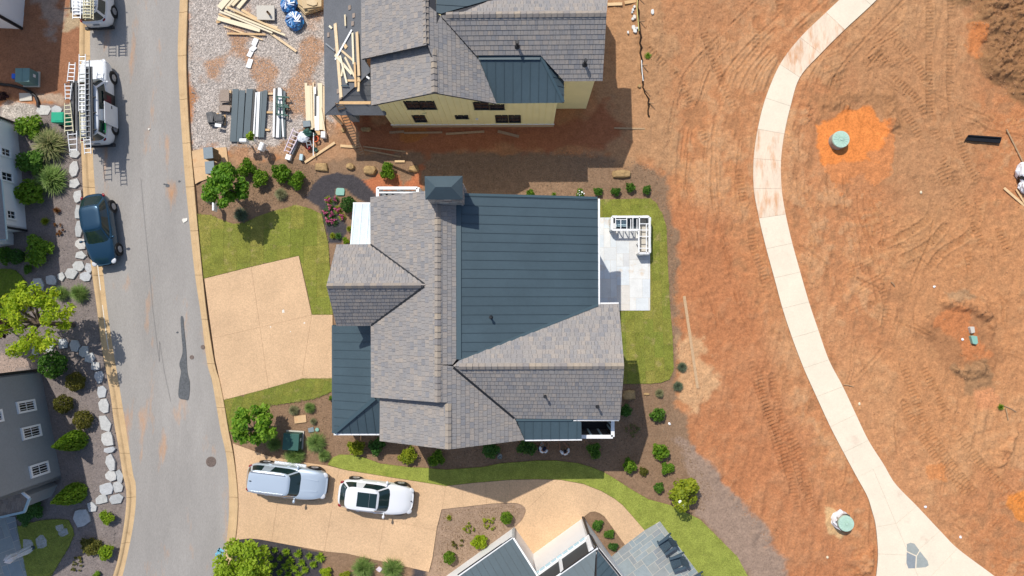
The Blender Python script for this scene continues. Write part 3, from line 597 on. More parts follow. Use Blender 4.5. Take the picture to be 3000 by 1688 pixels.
for v_, x, y, r in [('C7', 850, 1062, 13), ('C7', 1010, 1148, 8), ('C7', 756, 1178, 5), ('C7', 905, 1213, 4), ('C1', 1125, 975, 9), ('C6', 1395, 375, 22)]:
    PSPOT.append((v_, x, y, r))
along(lin, lout, .47, .53, .42, .50, "white_streak", M['whitemark'], .010); along(lin, lout, .545, .62, .42, .50, "white_streak", M['whitemark'], .010)  # thin white streaks laid along the left kerb gutter
# stains and covers on the road
def blot(name, pts, v, m, z, k=5):
    return tri_sheet(name, [W(v, x, y) for x, y in spline(pts, k, True)], z - .012, z, m, None, 'structure')
blot("tar_patch", [(455, 800), (461, 798), (464, 830), (469, 880), (472, 935), (478, 965), (475, 1003), (465, 1005), (450, 998), (452, 960), (456, 935), (452, 915), (460, 885), (457, 840)], 'F', M['tar'], .045)
for v_, x, y, r in [('C1', 1262, 1400, 16), ('C1', 1352, 1368, 8), ('C6', 1340, 1220, 8), ('C1', 1240, 1390, 6)]:
    blot("tar_patch", [(x + r * math.cos(a) * R.uniform(.7, 1.4), y + r * math.sin(a) * R.uniform(.6, 1.1)) for a in np.arange(0, 6.28, .8)], v_, M['tar'], .035)
for v_, x, y, r in PSPOT:
    tri_sheet("paint_spot", [W(v_, *p) for p in spline([(x + r * math.cos(a) * R.uniform(.4, 1.3), y + r * math.sin(a) * R.uniform(.5, 1.3)) for a in np.arange(0, 6.28, .7)], 3, True)], .0, .056, M['whitemark'], None, 'structure')
mh = root("manhole_cover", W('D6', 252, 195, .01), 'round brown iron manhole cover set in the road by the kerb', 'manhole cover')
for nm, r0, h in [('frame', .34, .022), ('lid', .29, .032)]:
    b = B(); b.cyl((0, 0, 0), (0, 0, h), r0, n=28); obj(nm, b, M['iron'], mh, local=True)
b = B()
for k in range(-3, 4): b.box((k * .075, 0, .036), (.02, 2 * math.sqrt(max(.01, .26 ** 2 - (k * .075) ** 2)), .008))
obj("tread_rib", b, M['iron'], mh, local=True)
for x, y, lb in [(1530, 1330, 'small dark valve lid in the road close to the driveway kerb'), (1447, 1407, 'small brown valve lid in the road just right of the tar patch')]:
    b = B(); c_ = W('C6', x, y); b.cyl(c_, c_ + Vector((0, 0, .04)), .14, n=18); tag(obj("round_valve", b, M['iron']), lb, 'valve lid', 'valve lids in the road')
b = B()
for a_, b_ in [((90, 200), (120, 215)), ((120, 215), (150, 240)), ((70, 225), (110, 245)), ((100, 195), (70, 260)), ((45, 270), (130, 255)), ((60, 300), (140, 280)), ((80, 330), (130, 300)), ((50, 275), (100, 345)), ((130, 255), (85, 350)), ((90, 215), (130, 262))]:
    b.bar(W('BS', *a_, .022), W('BS', *b_, .022), .10, .006)
tag(obj("painted_utility_mark", b, M['bluepaint']), kind='structure')

# ------------------------------------------------------------------ driveways, pads, walkway
def slabs(name, v, pts, cuts, z, m, gap=.011, piece='slab', bed=True, jit=0):
    e = root(name, (0, 0, 0)); tag(e, kind='structure'); w_ = P(v, pts)
    if bed: tri_sheet("joint_bed", w_, -.12, z - .016, M['drivebed'], e)
    for p in pieces(w_, cuts, gap): tri_sheet(piece, p, -.1, z + R.uniform(-jit, jit), m, e)
    return e
d1 = [(256, 815), (607, 727), (967, 643), (1065, 1087), (1222, 1087), (1222, 1500)]; d1 += [((x - 500) * 2.573, (y - 500) * 2.573) for x, y in SP('D5', [(1757, 242), (1395, 243), (900, 385), (440, 503), (385, 230), (335, 0)])]
c7 = lambda x, y: tuple(W('C7', x, y)[:2])
slabs("driveway", 'C7', d1, [(c7(610, 727), c7(735, 1600)), (c7(1065, 1085), c7(985, 1600)), (c7(315, 1265), c7(1063, 1090), (-30, -12), tuple(c7(1040, 700)))], .05, M['drive'])
d2 = [(683, 1299), (733, 1317), (789, 1337), (881, 1353), (960, 1364), (1012, 1377), (1148, 1399), (1250, 1415), (1306, 1424), (1387, 1415), (1494, 1406), (1575, 1404), (1642, 1406), (1709, 1418), (1762, 1439), (1800, 1461), (1824, 1480), (1861, 1522), (1888, 1553), (1831, 1596), (1795, 1546), (1771, 1513), (1757, 1503), (1743, 1498), (1728, 1500), (1714, 1511), (1706, 1519), (1562, 1622), (1508, 1544), (1527, 1526), (1535, 1514), (1541, 1496), (1538, 1486), (1529, 1479), (1515, 1474), (1497, 1473), (1441, 1475), (1294, 1492), (1280, 1546), (1267, 1635), (1257, 1675), (1209, 1664), (1156, 1651), (1086, 1637), (1016, 1621), (953, 1615), (806, 1588), (764, 1580), (732, 1577), (692, 1581), (698, 1500), (697, 1420), (690, 1350)]
s_ = lambda x, y: tuple(W('S', x, y)[:2])
lo = lambda x0, y0, x1, y1: ((min(s_(x0, y0)[0], s_(x1, y1)[0]), min(s_(x0, y0)[1], s_(x1, y1)[1])), (max(s_(x0, y0)[0], s_(x1, y1)[0]), max(s_(x0, y0)[1], s_(x1, y1)[1])))
slabs("driveway", 'S', d2, [(s_(1306, 1424), s_(1280, 1592)), (s_(994, 1372), s_(951, 1612), *lo(600, 1200, 1305, 1700)), (s_(833, 1340), s_(797, 1583), *lo(600, 1200, 990, 1700)), (s_(1148, 1398), s_(1108, 1632), *lo(960, 1200, 1305, 1700)), (s_(960, 1484), s_(1290, 1556), *lo(960, 1200, 1290, 1700)),
     (s_(1640, 1400), s_(1535, 1500), *lo(1290, 1350, 1900, 1700)), (s_(1355, 1420), s_(1357, 1480), *lo(1290, 1380, 1600, 1480)), (s_(1421, 1413), s_(1426, 1473), *lo(1357, 1380, 1600, 1480)), (s_(1492, 1406), s_(1497, 1463), *lo(1424, 1380, 1600, 1480)), (s_(1765, 1444), s_(1743, 1500), *lo(1560, 1380, 1900, 1640))], .05, M['drive'])
slabs("cabinet_pad", 'S', [(563, 443), (598, 436), (664, 432), (672, 500), (655, 512), (622, 520), (585, 533), (573, 540)], [(s_(560, 492), s_(690, 478))], .06, M['pad'])
# walkway
e = root("walkway", (0, 0, 0)); tag(e, kind='structure'); KJ = 8
fl_, fr_ = [W('S', *p) for p in spline(pathL, KJ)], [W('S', *p) for p in spline(pathR, KJ)]
tri_sheet("joint_bed", [(p.x, p.y) for p in fl_] + [(q.x, q.y) for q in fr_][::-1], -.14, .022, M['pathbed'], e)
NS = 18
for j in range(NS):
    A_, B_ = [Vector(p) for p in fl_[j * KJ:j * KJ + KJ + 1]], [Vector(p) for p in fr_[j * KJ:j * KJ + KJ + 1]]
    for L in (A_, B_): d_ = (L[-1] - L[0]).normalized() * .007; L[0] += d_; L[-1] -= d_
    tri_sheet("slab", A_ + B_[::-1], -.12, .04, M['pathdirt' if j in (2, 3, 6, 7, 8) else 'path'], e)
outl = [(p.x, p.y) for p in fl_[NS * KJ:]] + [(q.x, q.y) for q in fr_[NS * KJ:]][::-1]
e9 = lambda x, y: tuple(W('E9', x, y)[:2]); l9 = lambda x0, y0, x1, y1: (e9(x0, y1), e9(x1, y0))
for pz in pieces(outl, [(e9(885, 912), e9(1110, 1450))], .014): 
    cc = sum(q_[0] for q_ in pz) / len(pz)
    sub = pieces(pz, [(e9(830, 1122), e9(975, 1095)), (e9(848, 1300), e9(1035, 1308))] if cc < e9(1000, 0)[0] else [(e9(975, 1090), e9(1110, 975)), (e9(1105, 1280), e9(1250, 1150)), (e9(1240, 1400), e9(1345, 1290))], .014)
    for p_ in sub: tri_sheet("slab", p_, -.12, .04, M['path'], e)
for lb_, pts in [('a', [(1035, 1235), (1060, 1225), (1085, 1232), (1118, 1275), (1098, 1310), (1035, 1280)]), ('b', [(1034, 1288), (1094, 1316), (1090, 1395), (1045, 1396), (1032, 1360)]), ('c', [(1122, 1282), (1172, 1345), (1180, 1375), (1160, 1388), (1098, 1393), (1102, 1315)])]:
    tri_sheet("inset_flagstone", P('E9', pts), .0, .046, M['blue'], e)

# ------------------------------------------------------------------ lawns, laid as sod
LAWNS = []
def lawn(v, pts, m, sod=None, ang=0.0, z=.045):
    LAWNS.append(((v, pts), 2500 if m is not M['deep_turf'] else 900))
    e = root("lawn", (0, 0, 0)); tag(e, kind='structure'); w_ = [(p.x, p.y) for p in P(v, pts)]
    if not sod: tri_sheet("turf", w_, -.1, z, m, e); return
    tri_sheet("sod_bed", w_, -.1, z - .02, M['joint'], e)
    ca, sa = math.cos(ang), math.sin(ang); rot = lambda p: (p[0] * ca + p[1] * sa, -p[0] * sa + p[1] * ca); inv = lambda p: (p[0] * ca - p[1] * sa, p[0] * sa + p[1] * ca)
    r = [rot(p) for p in w_]; u0, u1 = min(p[0] for p in r), max(p[0] for p in r); v0, v1 = min(p[1] for p in r), max(p[1] for p in r); a, b_ = sod; g = .004; k = 0; u = u0
    while u < u1:
        vv = v0 - (b_ * .5 if k % 2 else 0)
        while vv < v1:
            c = clean(clip_convex(ccw(r), [(u + g, vv + g), (u + a - g, vv + g), (u + a - g, vv + b_ - g), (u + g, vv + b_ - g)]))
            if len(c) > 2 and abs(area(c)) > .05: tri_sheet("sod_strip", [inv(p) for p in c], -.05, z + R.uniform(-.005, .005), m, e)
            vv += b_
        u += a; k += 1
lawn('C7', [(205, 330), (300, 335), (380, 370), (470, 402), (560, 395), (650, 350), (760, 310), (860, 285), (950, 258), (1060, 290), (1140, 330), (1165, 450), (1190, 560), (1200, 730), (1222, 1085), (1067, 1085), (1040, 940), (970, 640), (607, 724), (252, 812)], M['sod'], (.9, 2.3), .0)
lawn('D5', [(442, 505), (900, 388), (1395, 246), (1760, 243), (1760, 395), (1660, 440), (1540, 485), (1350, 522), (1000, 570), (900, 610), (780, 690), (640, 800), (512, 880)], M['sod'], (.62, 1.6), -.25)
lawn('S', [(1700, 586), (1756, 585), (1904, 582), (1921, 593), (1940, 628), (1952, 663), (1956, 770), (1962, 890), (1972, 1005), (1973, 1085), (1961, 1111), (1937, 1121), (1904, 1124), (1790, 1125), (1700, 1125)], M['sod'], (.62, 1.7), .03)
l3 = SP('D6', [(1512, 228), (1530, 185), (1570, 145), (1640, 118), (1760, 120), (1900, 150), (2080, 215)]) + SP('D7', [(0, 258), (120, 262), (400, 285), (800, 255), (1000, 215), (1400, 185), (1600, 185), (1850, 215), (2000, 262), (2130, 315), (2241, 380)]) + SP('D8', [(300, 905), (420, 975), (560, 1012), (640, 1050), (740, 1100), (830, 1190), (900, 1260), (970, 1330), (1060, 1500), (760, 1500), (735, 1440), (490, 1112), (395, 1167)]) + [(1861, 1521), (1824, 1479), (1800, 1460), (1762, 1438), (1709, 1417), (1642, 1405), (1575, 1403), (1494, 1405), (1387, 1414), (1306, 1423), (1250, 1414), (1148, 1398), (1012, 1376)]
lawn('S', l3, M['turf'])
lawn('T8', [(-200, -160), (0, -165), (150, -165), (240, -140), (330, -60), (400, 60), (428, 180), (440, 260), (430, 340), (0, 500), (-200, 500)], M['deep_turf'])
lawn('D4', [(215, 830), (500, 752), (700, 735), (862, 745), (915, 850), (930, 930), (860, 1090), (640, 1449), (560, 1600), (380, 1600), (340, 1449), (255, 980)], M['turf'])

# ------------------------------------------------------------------ ashlar stone terraces
def ashlar(name, outline, ang, unit, m, z, org, names="paving_stone", seed=5, gap=.014, mask_out=None):
    e = root(name, (0, 0, 0)); tag(e, kind='structure'); tri_sheet("mortar_bed", outline, -.1, z - .008, M['grout'], e)
    rr = random.Random(seed); ca, sa = math.cos(ang), math.sin(ang); rot = lambda p: ((p[0] - org[0]) * ca + (p[1] - org[1]) * sa, -(p[0] - org[0]) * sa + (p[1] - org[1]) * ca); inv = lambda p: (org[0] + p[0] * ca - p[1] * sa, org[1] + p[0] * sa + p[1] * ca)
    r = ccw([rot(p) for p in outline]); i0, i1 = int(min(p[0] for p in r) // unit) - 1, int(max(p[0] for p in r) // unit) + 2; j0, j1 = int(min(p[1] for p in r) // unit) - 1, int(max(p[1] for p in r) // unit) + 2; used = set()
    for j in range(j0, j1):
        for i in range(i0, i1):
            if (i, j) in used: continue
            for a, b in rr.sample([(2, 2), (3, 2), (2, 3), (1, 2), (2, 1), (3, 3), (1, 3)], 7) + [(1, 1)]:
                if all((i + x, j + y) not in used for x in range(a) for y in range(b)): break
            used |= {(i + x, j + y) for x in range(a) for y in range(b)}
            c = clean(clip_convex(r, [(i * unit + gap / 2, j * unit + gap / 2), ((i + a) * unit - gap / 2, j * unit + gap / 2), ((i + a) * unit - gap / 2, (j + b) * unit - gap / 2), (i * unit + gap / 2, (j + b) * unit - gap / 2)]))
            if len(c) > 2 and abs(area(c)) > .012:
                b_ = B(); b_.prism([inv(p) for p in c], z - .05, z + rr.uniform(-.003, .004)); obj(names, b_, m, e)
    return e
pt = [tuple(W('S', x, y)[:2]) for x, y in [(1933, 1527), (2052, 1687), (2075, 1720), (1840, 1720), (1818, 1688), (1790, 1632), (1831, 1596), (1888, 1553)]]
ashlar("stone_terrace", pt, math.atan2(pt[1][1] - pt[0][1], pt[1][0] - pt[0][0]), .31, M['blue'], .07, pt[0], seed=8, gap=.026)
pt = [tuple(W('S', x, y)[:2]) for x, y in [(1640, 638), (1904, 638), (1904, 910), (1640, 910)]]
ashlar("patio", pt, 0, .42, M['paleflag'], .08, pt[3], seed=3, gap=.016)
ptl = [tuple(W('D4', x, y)[:2]) for x, y in [(95, 1045), (250, 990), (275, 1100), (300, 1230), (345, 1449), (380, 1620), (-60, 1620), (-60, 700), (200, 700), (230, 870), (250, 985), (90, 1020)]]
ashlar("entry_terrace", [ptl[i] for i in (8, 9, 10, 2, 3, 4, 5, 6, 7)], .35, .42, M['blue'], .05, ptl[0], seed=4, gap=.03)
# ------------------------------------------------------------------ roofs
WID = (.15, .20, .26, .33); EXPO = .27; LAP = .05
SH = []
for w_ in WID:                                                           # four shingle sizes shared by all single shingles
    b = B(); g = .006; x0, x1, y0, y1 = g, w_ - g, 0.0, EXPO + LAP
    b.add([(x0, y0, .036), (x1, y0, .036), (x1, y1, .006), (x0, y1, .006), (x0, y0, 0), (x1, y0, 0), (x1, y1, 0), (x0, y1, 0)], [(0, 1, 2, 3), (4, 5, 1, 0), (5, 6, 2, 1), (7, 4, 0, 3)])
    SH.append(mesh_of("shingle", b, (0, 0, 0), M['shingle'], False))
def shingle_roof(house, faces, seed, smat='shingle', single=300):
    """faces: list of (plane, [points on the plane]). A deck per face, singly laid shingles on it"""
    joined = B(); full = []
    roof = root("roof", ORG[house.name]); roof.parent = house; roof.location = (0, 0, 0); ORG[roof.name] = ORG[house.name]
    dk = B()
    for fi, (pl, pts) in enumerate(faces):
        dk.slab([p - pl.n * .004 for p in pts], .14, pl.n)
        poly = ccw([pl.uv(p) for p in pts]); vs = [p[1] for p in poly]; us = [p[0] for p in poly]
        for j in range(int(min(vs) // EXPO) - 1, int(max(vs) // EXPO) + 1):
            rr = random.Random(seed * 7919 + j * 131); u = -24 + rr.uniform(0, .3); v0 = j * EXPO
            while u < max(us):
                k = rr.randrange(4); w_ = WID[k]; u1 = u + w_; tint = rr.random()
                if u1 > min(us):
                    rect = [(u + .006, v0), (u1 - .006, v0), (u1 - .006, v0 + EXPO + LAP), (u + .006, v0 + EXPO + LAP)]
                    c = clean(clip_convex(rect, poly))
                    if len(c) > 2:
                        if len(c) == 4 and abs(abs(area(c)) - (w_ - .012) * (EXPO + LAP)) < 1e-4: full.append((pl, u, v0, k, tint))
                        elif abs(area(c)) > .002: shing(joined, pl, ccw(c), v0, tint)
                u = u1
    deck = obj("roof_deck", dk, M['deck'], roof)
    rr = random.Random(seed); rr.shuffle(full); full.sort(key=lambda s: -s[3]); o_ = Vector(ORG[house.name])
    for pl, u, v0, k, tint in full[:single] if smat == 'shingle' else []:
        m4 = Matrix((pl.u, pl.v, pl.n)).transposed().to_4x4(); m4.translation = pl.xyz(u, v0) - o_
        inst(SH[k], "shingle", roof, m4)
    for pl, u, v0, k, tint in (full[single:] if smat == 'shingle' else full):
        w_ = WID[k]; shing(joined, pl, [(u + .006, v0), (u + w_ - .006, v0), (u + w_ - .006, v0 + EXPO + LAP), (u + .006, v0 + EXPO + LAP)], v0, tint)
    tag(obj("shingle_courses", joined, M[smat], roof), kind='stuff')
    return roof
def shing(b, pl, c, v0, tint):
    k = len(c); top = [pl.xyz(x, y, .006 + .03 * (1 - (y - v0) / (EXPO + LAP))) for x, y in c]; lo = [pl.xyz(x, y, 0) for x, y in c]
    b.add(top + lo, [tuple(range(k))] + [(k + i, k + (i + 1) % k, (i + 1) % k, i) for i in range(k)], max(tint, .001))
def ridge_caps(roof, p, q, n1, n2, half=.20, step=.34):
    """saddle-shaped caps laid along a ridge from p to q; n1, n2: normals of the two slopes"""
    a = (q - p); L = a.length; a.normalize(); k = int(L / step); o_ = Vector(ORG[roof.name])
    d1 = n1.cross(a); d1 = d1 if d1.z < 0 else -d1; d2 = n2.cross(a); d2 = d2 if d2.z < 0 else -d2
    b = B(); pr = [d1 * half, Vector((0, 0, .012)), d2 * half]; up = Vector((0, 0, 1))
    r0 = [x + up * .11 for x in pr]; r1 = [x + up * .045 + a * (step + .04) for x in pr]; lo0 = [x + up * .02 for x in pr]
    b.add(r0 + r1 + lo0, [(0, 1, 4, 3), (1, 2, 5, 4), (6, 7, 1, 0), (7, 8, 2, 1)])
    me = mesh_of("ridge_cap", b, (0, 0, 0), M['ridge'], False); f = me.polygons[0]
    for i in range(k): inst(me, "ridge_cap", roof, Matrix.Translation(p + a * (step * i + .01) - o_))
def metal_roof(house, pl, pts, step=.5, m='metal', name="metal_roof", off=0.0, cut=None):
    """standing-seam roof: each pan a piece with its own folded seam"""
    r = root(name, ORG[house.name]); r.parent = house; r.location = (0, 0, 0); ORG[r.name] = ORG[house.name]
    poly = ccw([pl.uv(p) for p in pts]); u0, u1 = min(p[0] for p in poly), max(p[0] for p in poly)
    b = B(); b.slab([p - pl.n * .016 for p in pts], .12, pl.n); obj("roof_deck", b, M['deck'], r)
    u = u0 - off; hw_ = .013 if m == 'metal' else .04
    while u < u1:
        c = clean(clip_convex(poly, [(u + .002, -99), (u + step - .002, -99), (u + step - .002, 99), (u + .002, 99)]))
        if len(c) > 2:
            b = B(); b.slab([pl.xyz(*p, .0) for p in c], .012, pl.n); pan = obj("roof_pan", b, M[m], r)
        c = clean(clip_convex(poly, [(u - hw_, -99), (u + hw_, -99), (u + hw_, 99), (u - hw_, 99)]))
        if len(c) > 2 and abs(area(c)) > .003: b = B(); b.slab([pl.xyz(*p, .028) for p in c], .035, pl.n); obj("standing_seam", b, M['seam' if m == 'metal' else 'galvseam'], r)
        u += step
    return r
def band(parent, p, q, wd, th, m, name="flashing", lift=.03):
    b = B(); up = Vector((0, 0, lift)); b.bar(p + up, q + up, wd, th); return obj(name, b, M[m], parent)
def walls(house, rects, z1, m, name="wall", z0=-.05):
    for i, (x0, x1, y0, y1) in enumerate(rects):
        b = B(); b.prism([(x0, y0), (x1, y0), (x1, y1), (x0, y1)], z0, z1 if not isinstance(z1, (list, tuple)) else z1[i]); obj(name, b, M[m], house)
def vent(loc, label, h=.45, r=.055):
    e = root("vent_pipe", loc, label, 'vent pipe', 'roof vent pipes'); b = B(); b.cyl((0, 0, -.1), (0, 0, h), r, n=12); obj("pipe", b, M['dark'], e, local=True)
    b = B(); b.cyl((0, 0, -.06), (0, 0, .08), r * 2.6, r * 1.3, n=14); obj("boot", b, M['dark'], e, local=True)
    b = B(); b.cyl((0, 0, h), (0, 0, h + .06), r * 1.5, r * 1.3, n=12); obj("rain_cap", b, M['dark'], e, local=True)

# ================= the finished house in the middle
H1 = root("house", (-2.5, 0, 0), 'house in the middle with grey shingle and dark metal roofs and a stone chimney', 'house')
pMW = PL3('S', (1086, 578, 6.2), (1088, 1164, 6.2), (1282, 870, 8.8)); pME = PL3('S', (1282, 700, 8.8), (1282, 1179, 8.8), (1535, 1287, 6.05))
pLW = PL3('S', (1313, 1181, 8.5), (1313, 1317, 8.5), (1112.5, 1292, 6.02))
pGN = PL3('S', (986, 717.6, 6.2), (1086, 716.5, 6.2), (957, 838, 8.38)); pGS = PL3('S', (986, 954.5, 6.2), (1087, 953.6, 6.2), (957, 838, 8.38))
pSN = PL3('S', (1813, 891, 6.3), (1755, 891, 6.3), (1700, 1073, 8.4)); pSS = PL3('S', (1816, 1229, 6.35), (1600, 1227, 6.35), (1700, 1073, 8.4))
pMS = PL3('S', (1340, 600, 8.22), (1340, 900, 8.22), (1752, 700, 6.4)); pPM = PL3('S', (1510, 1224, 6.3), (1674, 1224, 6.3), (1620, 1288, 5.95))
on = lambda pl, pts, v='S': [pl.hit(v, x, y) for x, y in pts]
faces = [(pMW, on(pMW, [(1086, 578), (1282, 556), (1282, 836), (1246, 836), (1086.3, 716.5)])), (pMW, on(pMW, [(1246, 836), (1282, 836), (1282, 1179), (1088, 1164), (1087.4, 953.6)])),
         (pLW, on(pLW, [(1114, 1150), (1313, 1165), (1313, 1317), (1112.5, 1292)])), (pME, on(pME, [(1282, 556), (1339, 562), (1339, 1050), (1326, 1068), (1282, 1068)])),
         (pME, on(pME, [(1282, 1068), (1326, 1073), (1451, 1179), (1282, 1179)])), (pME, on(pME, [(1313, 1179), (1451, 1179), (1506.5, 1225), (1536, 1289), (1313, 1317)])),
         (pGN, on(pGN, [(986, 717.6), (1086.3, 716.5), (1247, 836.5), (956.6, 838)])), (pGS, on(pGS, [(956.6, 838), (1247, 836.5), (1087.4, 953.6), (986, 954.5)])),
         (pSN, on(pSN, [(1326.5, 1074), (1344, 1058), (1754.6, 892), (1813, 891), (1828.6, 1072.5)])), (pSS, on(pSS, [(1326.5, 1074), (1828.6, 1072.5), (1816, 1229), (1506.5, 1225)]))]
roof1 = shingle_roof(H1, faces, 21)
ridge_caps(roof1, pME.hit('S', 1282, 1179), pME.hit('S', 1282, 590), pMW.n, pME.n)
ridge_caps(roof1, pME.hit('S', 1313, 1316), pME.hit('S', 1313, 1185), pLW.n, pME.n)
ridge_caps(roof1, pGN.hit('S', 957, 838), pGN.hit('S', 1244, 836.5), pGN.n, pGS.n); ridge_caps(roof1, pSN.hit('S', 1828, 1072.5), pSN.hit('S', 1332, 1074), pSN.n, pSS.n)
mr = metal_roof(H1, pMS, on(pMS, [(1340, 562), (1345, 569), (1751, 580), (1752.5, 893), (1345, 1057), (1340, 1050)]), .5)
band(mr, pMS.hit('S', 1344, 600), pMS.hit('S', 1344, 1053), .26, .03, 'flash'); band(mr, pMS.hit('S', 1347, 1056), pMS.hit('S', 1752, 893), .16, .03, 'flash'); band(mr, pMS.hit('S', 1350, 570), pMS.hit('S', 1750, 580.5), .14, .04, 'flash')
for a_, b_, n_ in [((1086.5, 717), (1243, 832), 'valley'), ((1087.5, 953.5), (1243, 840), 'valley')]: band(roof1, pMW.hit('S', *a_), pMW.hit('S', *b_), .11, .02, 'dark', 'valley', .06)
band(roof1, pME.hit('S', 1329, 1077), pME.hit('S', 1506, 1225), .12, .02, 'dark', 'valley', .06)
mr2 = metal_roof(H1, pPM, on(pPM, [(1510, 1223), (1676, 1223), (1703, 1237), (1704, 1286), (1536, 1288)]), .5)
band(mr2, pPM.hit('S', 1512, 1227), pPM.hit('S', 1676, 1227), .26, .03, 'flash')
pPW = PL3('S', (977, 960, 2.95), (977.5, 1270, 2.95), (1088, 1100, 4.28)); pPS = PL3('S', (978, 1270, 2.95), (1111, 1270, 2.95), (1098, 1166, 4.28))
mr3 = metal_roof(H1, pPW, on(pPW, [(976, 952), (1089, 952), (1089, 1164), (1098, 1166), (978, 1270)]), .52); metal_roof(H1, pPS, on(pPS, [(1098, 1166), (1116, 1168), (1113, 1270), (978, 1270)]), .52)
band(mr3, pPW.hit('S', 980, 1268), pPW.hit('S', 1098, 1167), .22, .04, 'flash', 'hip_cap')
def gutter(h, pl, a, b_, m='white', wd=.11, drop=.09, v='S'):
    p, q = pl.hit(v, *a), pl.hit(v, *b_); b = B(); dn_ = Vector((0, 0, -drop)); b.bar(p + dn_, q + dn_, wd, .10); return obj("gutter", b, M[m], h)
gutter(H1, pMS, (1755, 582), (1755, 892)); gutter(H1, pPS, (977, 1273), (1111, 1273)); gutter(H1, pPM, (1537, 1290), (1705, 1288)); gutter(H1, pSN, (1757, 889.5), (1813, 889)); gutter(H1, pSS, (1680, 1231), (1814, 1231)); gutter(H1, pPW, (974, 953), (975, 1270), 'metal', .12)
# small galvanised roof and its wall, white bay frame to the north
pGV = Plane(W('S', 1034.7, 597, 2.85), W('S', 1090, 597, 2.85), W('S', 1025.6, 716, 3.6)); metal_roof(H1, pGV, on(pGV, [(1034.7, 597), (1092, 597), (1092, 718), (1025.6, 718)]), .46, 'galv', "porch_roof", .03)
gutter(H1, pGV, (1034, 595.5), (1086, 595.5)); a_ = W('S', 1037, 600, 2.8); walls(H1, [(a_.x + .15, -8.3, 3.7, a_.y - .25)], [2.75], 'white', 'porch_wall')
z_ = 3.0; c4 = [W('S', 1106.5, 551.5, z_), W('S', 1223.5, 551.5, z_), W('S', 1223.5, 600, z_), W('S', 1106.5, 600, z_)]; bay = root("bay_frame", ORG[H1.name]); bay.parent = H1; bay.location = (0, 0, 0); ORG[bay.name] = ORG[H1.name]
for i in range(3):
    p, q = [(c4[3], c4[0]), (c4[0], c4[1]), (c4[1], c4[2])][i]; b = B(); b.bar(p, q, .17, .16); obj("beam", b, M['white'], bay)
mid = c4[0].lerp(c4[1], .52)
for p in (c4[0], mid, c4[1]): b = B(); b.box((p.x, p.y - .02, 1.46), (.2, .2, 2.9)); obj("post", b, M['white'], bay)
b = B(); b.bar(c4[0] + Vector((.1, -.28, 0)), c4[1] + Vector((-.1, -.28, 0)), .09, .12); obj("inner_beam", b, M['white'], bay)
for k in range(6): p = c4[0].lerp(c4[1], .12 + .15 * k); b = B(); b.bar(p + Vector((0, -.1, -.35)), p + Vector((.1, -1.3, -.35)), .5, .03); obj("glazed_panel", b, M['greywall'], bay)
walls(H1, [(-8.35, -.5, -4.9, 6.2), (-7.9, -.3, -7.08, -4.9), (-.5, 3.85, -5.8, 6.2), (3.85, 5.1, -5.8, .1), (-10.3, -8.35, -.45, 3.55), (-.3, 3.3, -6.95, -5.8)], [6.0, 5.9, 5.9, 5.95, 5.95, 5.75], 'white')
def gable(h, pts, m, n): b = B(); b.slab([Vector(p) for p in pts], .16, Vector(n)); obj("gable_wall", b, M[m], h)
gable(H1, [(-7.9, -7.08, 5.9), (-.3, -7.08, 5.9), (-4.01, -7.08, 8.25)], 'white', (0, -1, 0)); gable(H1, [(-8.35, 6.2, 6), (.8, 6.2, 6), (-4.5, 6.2, 8.6)], 'white', (0, 1, 0)); gable(H1, [(5.1, -5.8, 5.95), (5.1, .1, 5.95), (5.1, -2.9, 8.1)], 'white', (1, 0, 0)); gable(H1, [(-10.3, -.45, 5.95), (-10.3, 3.55, 5.95), (-10.3, 1.5, 8.0)], 'white', (-1, 0, 0)); gable(H1, [(3.85, 6.2, 5.9), (-3.5, 6.2, 5.9), (-3.5, 6.2, 8.0)], 'white', (0, 1, 0))
for x, y in [(-11.55, -.3), (-11.55, -3.6), (-11.55, -7.3), (-8.3, -7.35)]: b = B(); b.box((x, y, 1.42), (.22, .22, 2.84)); obj("porch_post", b, M['white'], H1)
# chimney
ch = root("chimney", ORG[H1.name]); ch.parent = H1; ch.location = (0, 0, 0); ORG[ch.name] = ORG[H1.name]
cc = [W('S', 1244, 516.5, 10.1), W('S', 1355, 515.6, 10.1), W('S', 1355.6, 584.6, 10.1), W('S', 1246, 584.6, 10.1)]; r_ = [W('S', 1276, 548, 10.62), W('S', 1321.7, 548, 10.62)]
b = B(); b.add(cc + r_ + [p - Vector((0, 0, .08)) for p in cc], [(1, 0, 4, 5), (2, 1, 5), (3, 2, 5, 4), (0, 3, 4), (0, 1, 7, 6), (1, 2, 8, 7), (2, 3, 9, 8), (3, 0, 6, 9), (6, 7, 8, 9)]); obj("chimney_cap", b, M['metal'], ch)
x0, x1, y0, y1 = cc[0].x + .16, cc[1].x - .10, cc[3].y + .02, cc[0].y - .14; b = B(); b.prism([(x0 + .05, y0 + .05), (x1 - .05, y0 + .05), (x1 - .05, y1 - .05), (x0 + .05, y1 - .05)], 0, 10.02); obj("chimney_core", b, M['grout'], ch)
rr = random.Random(4); z = 6.2
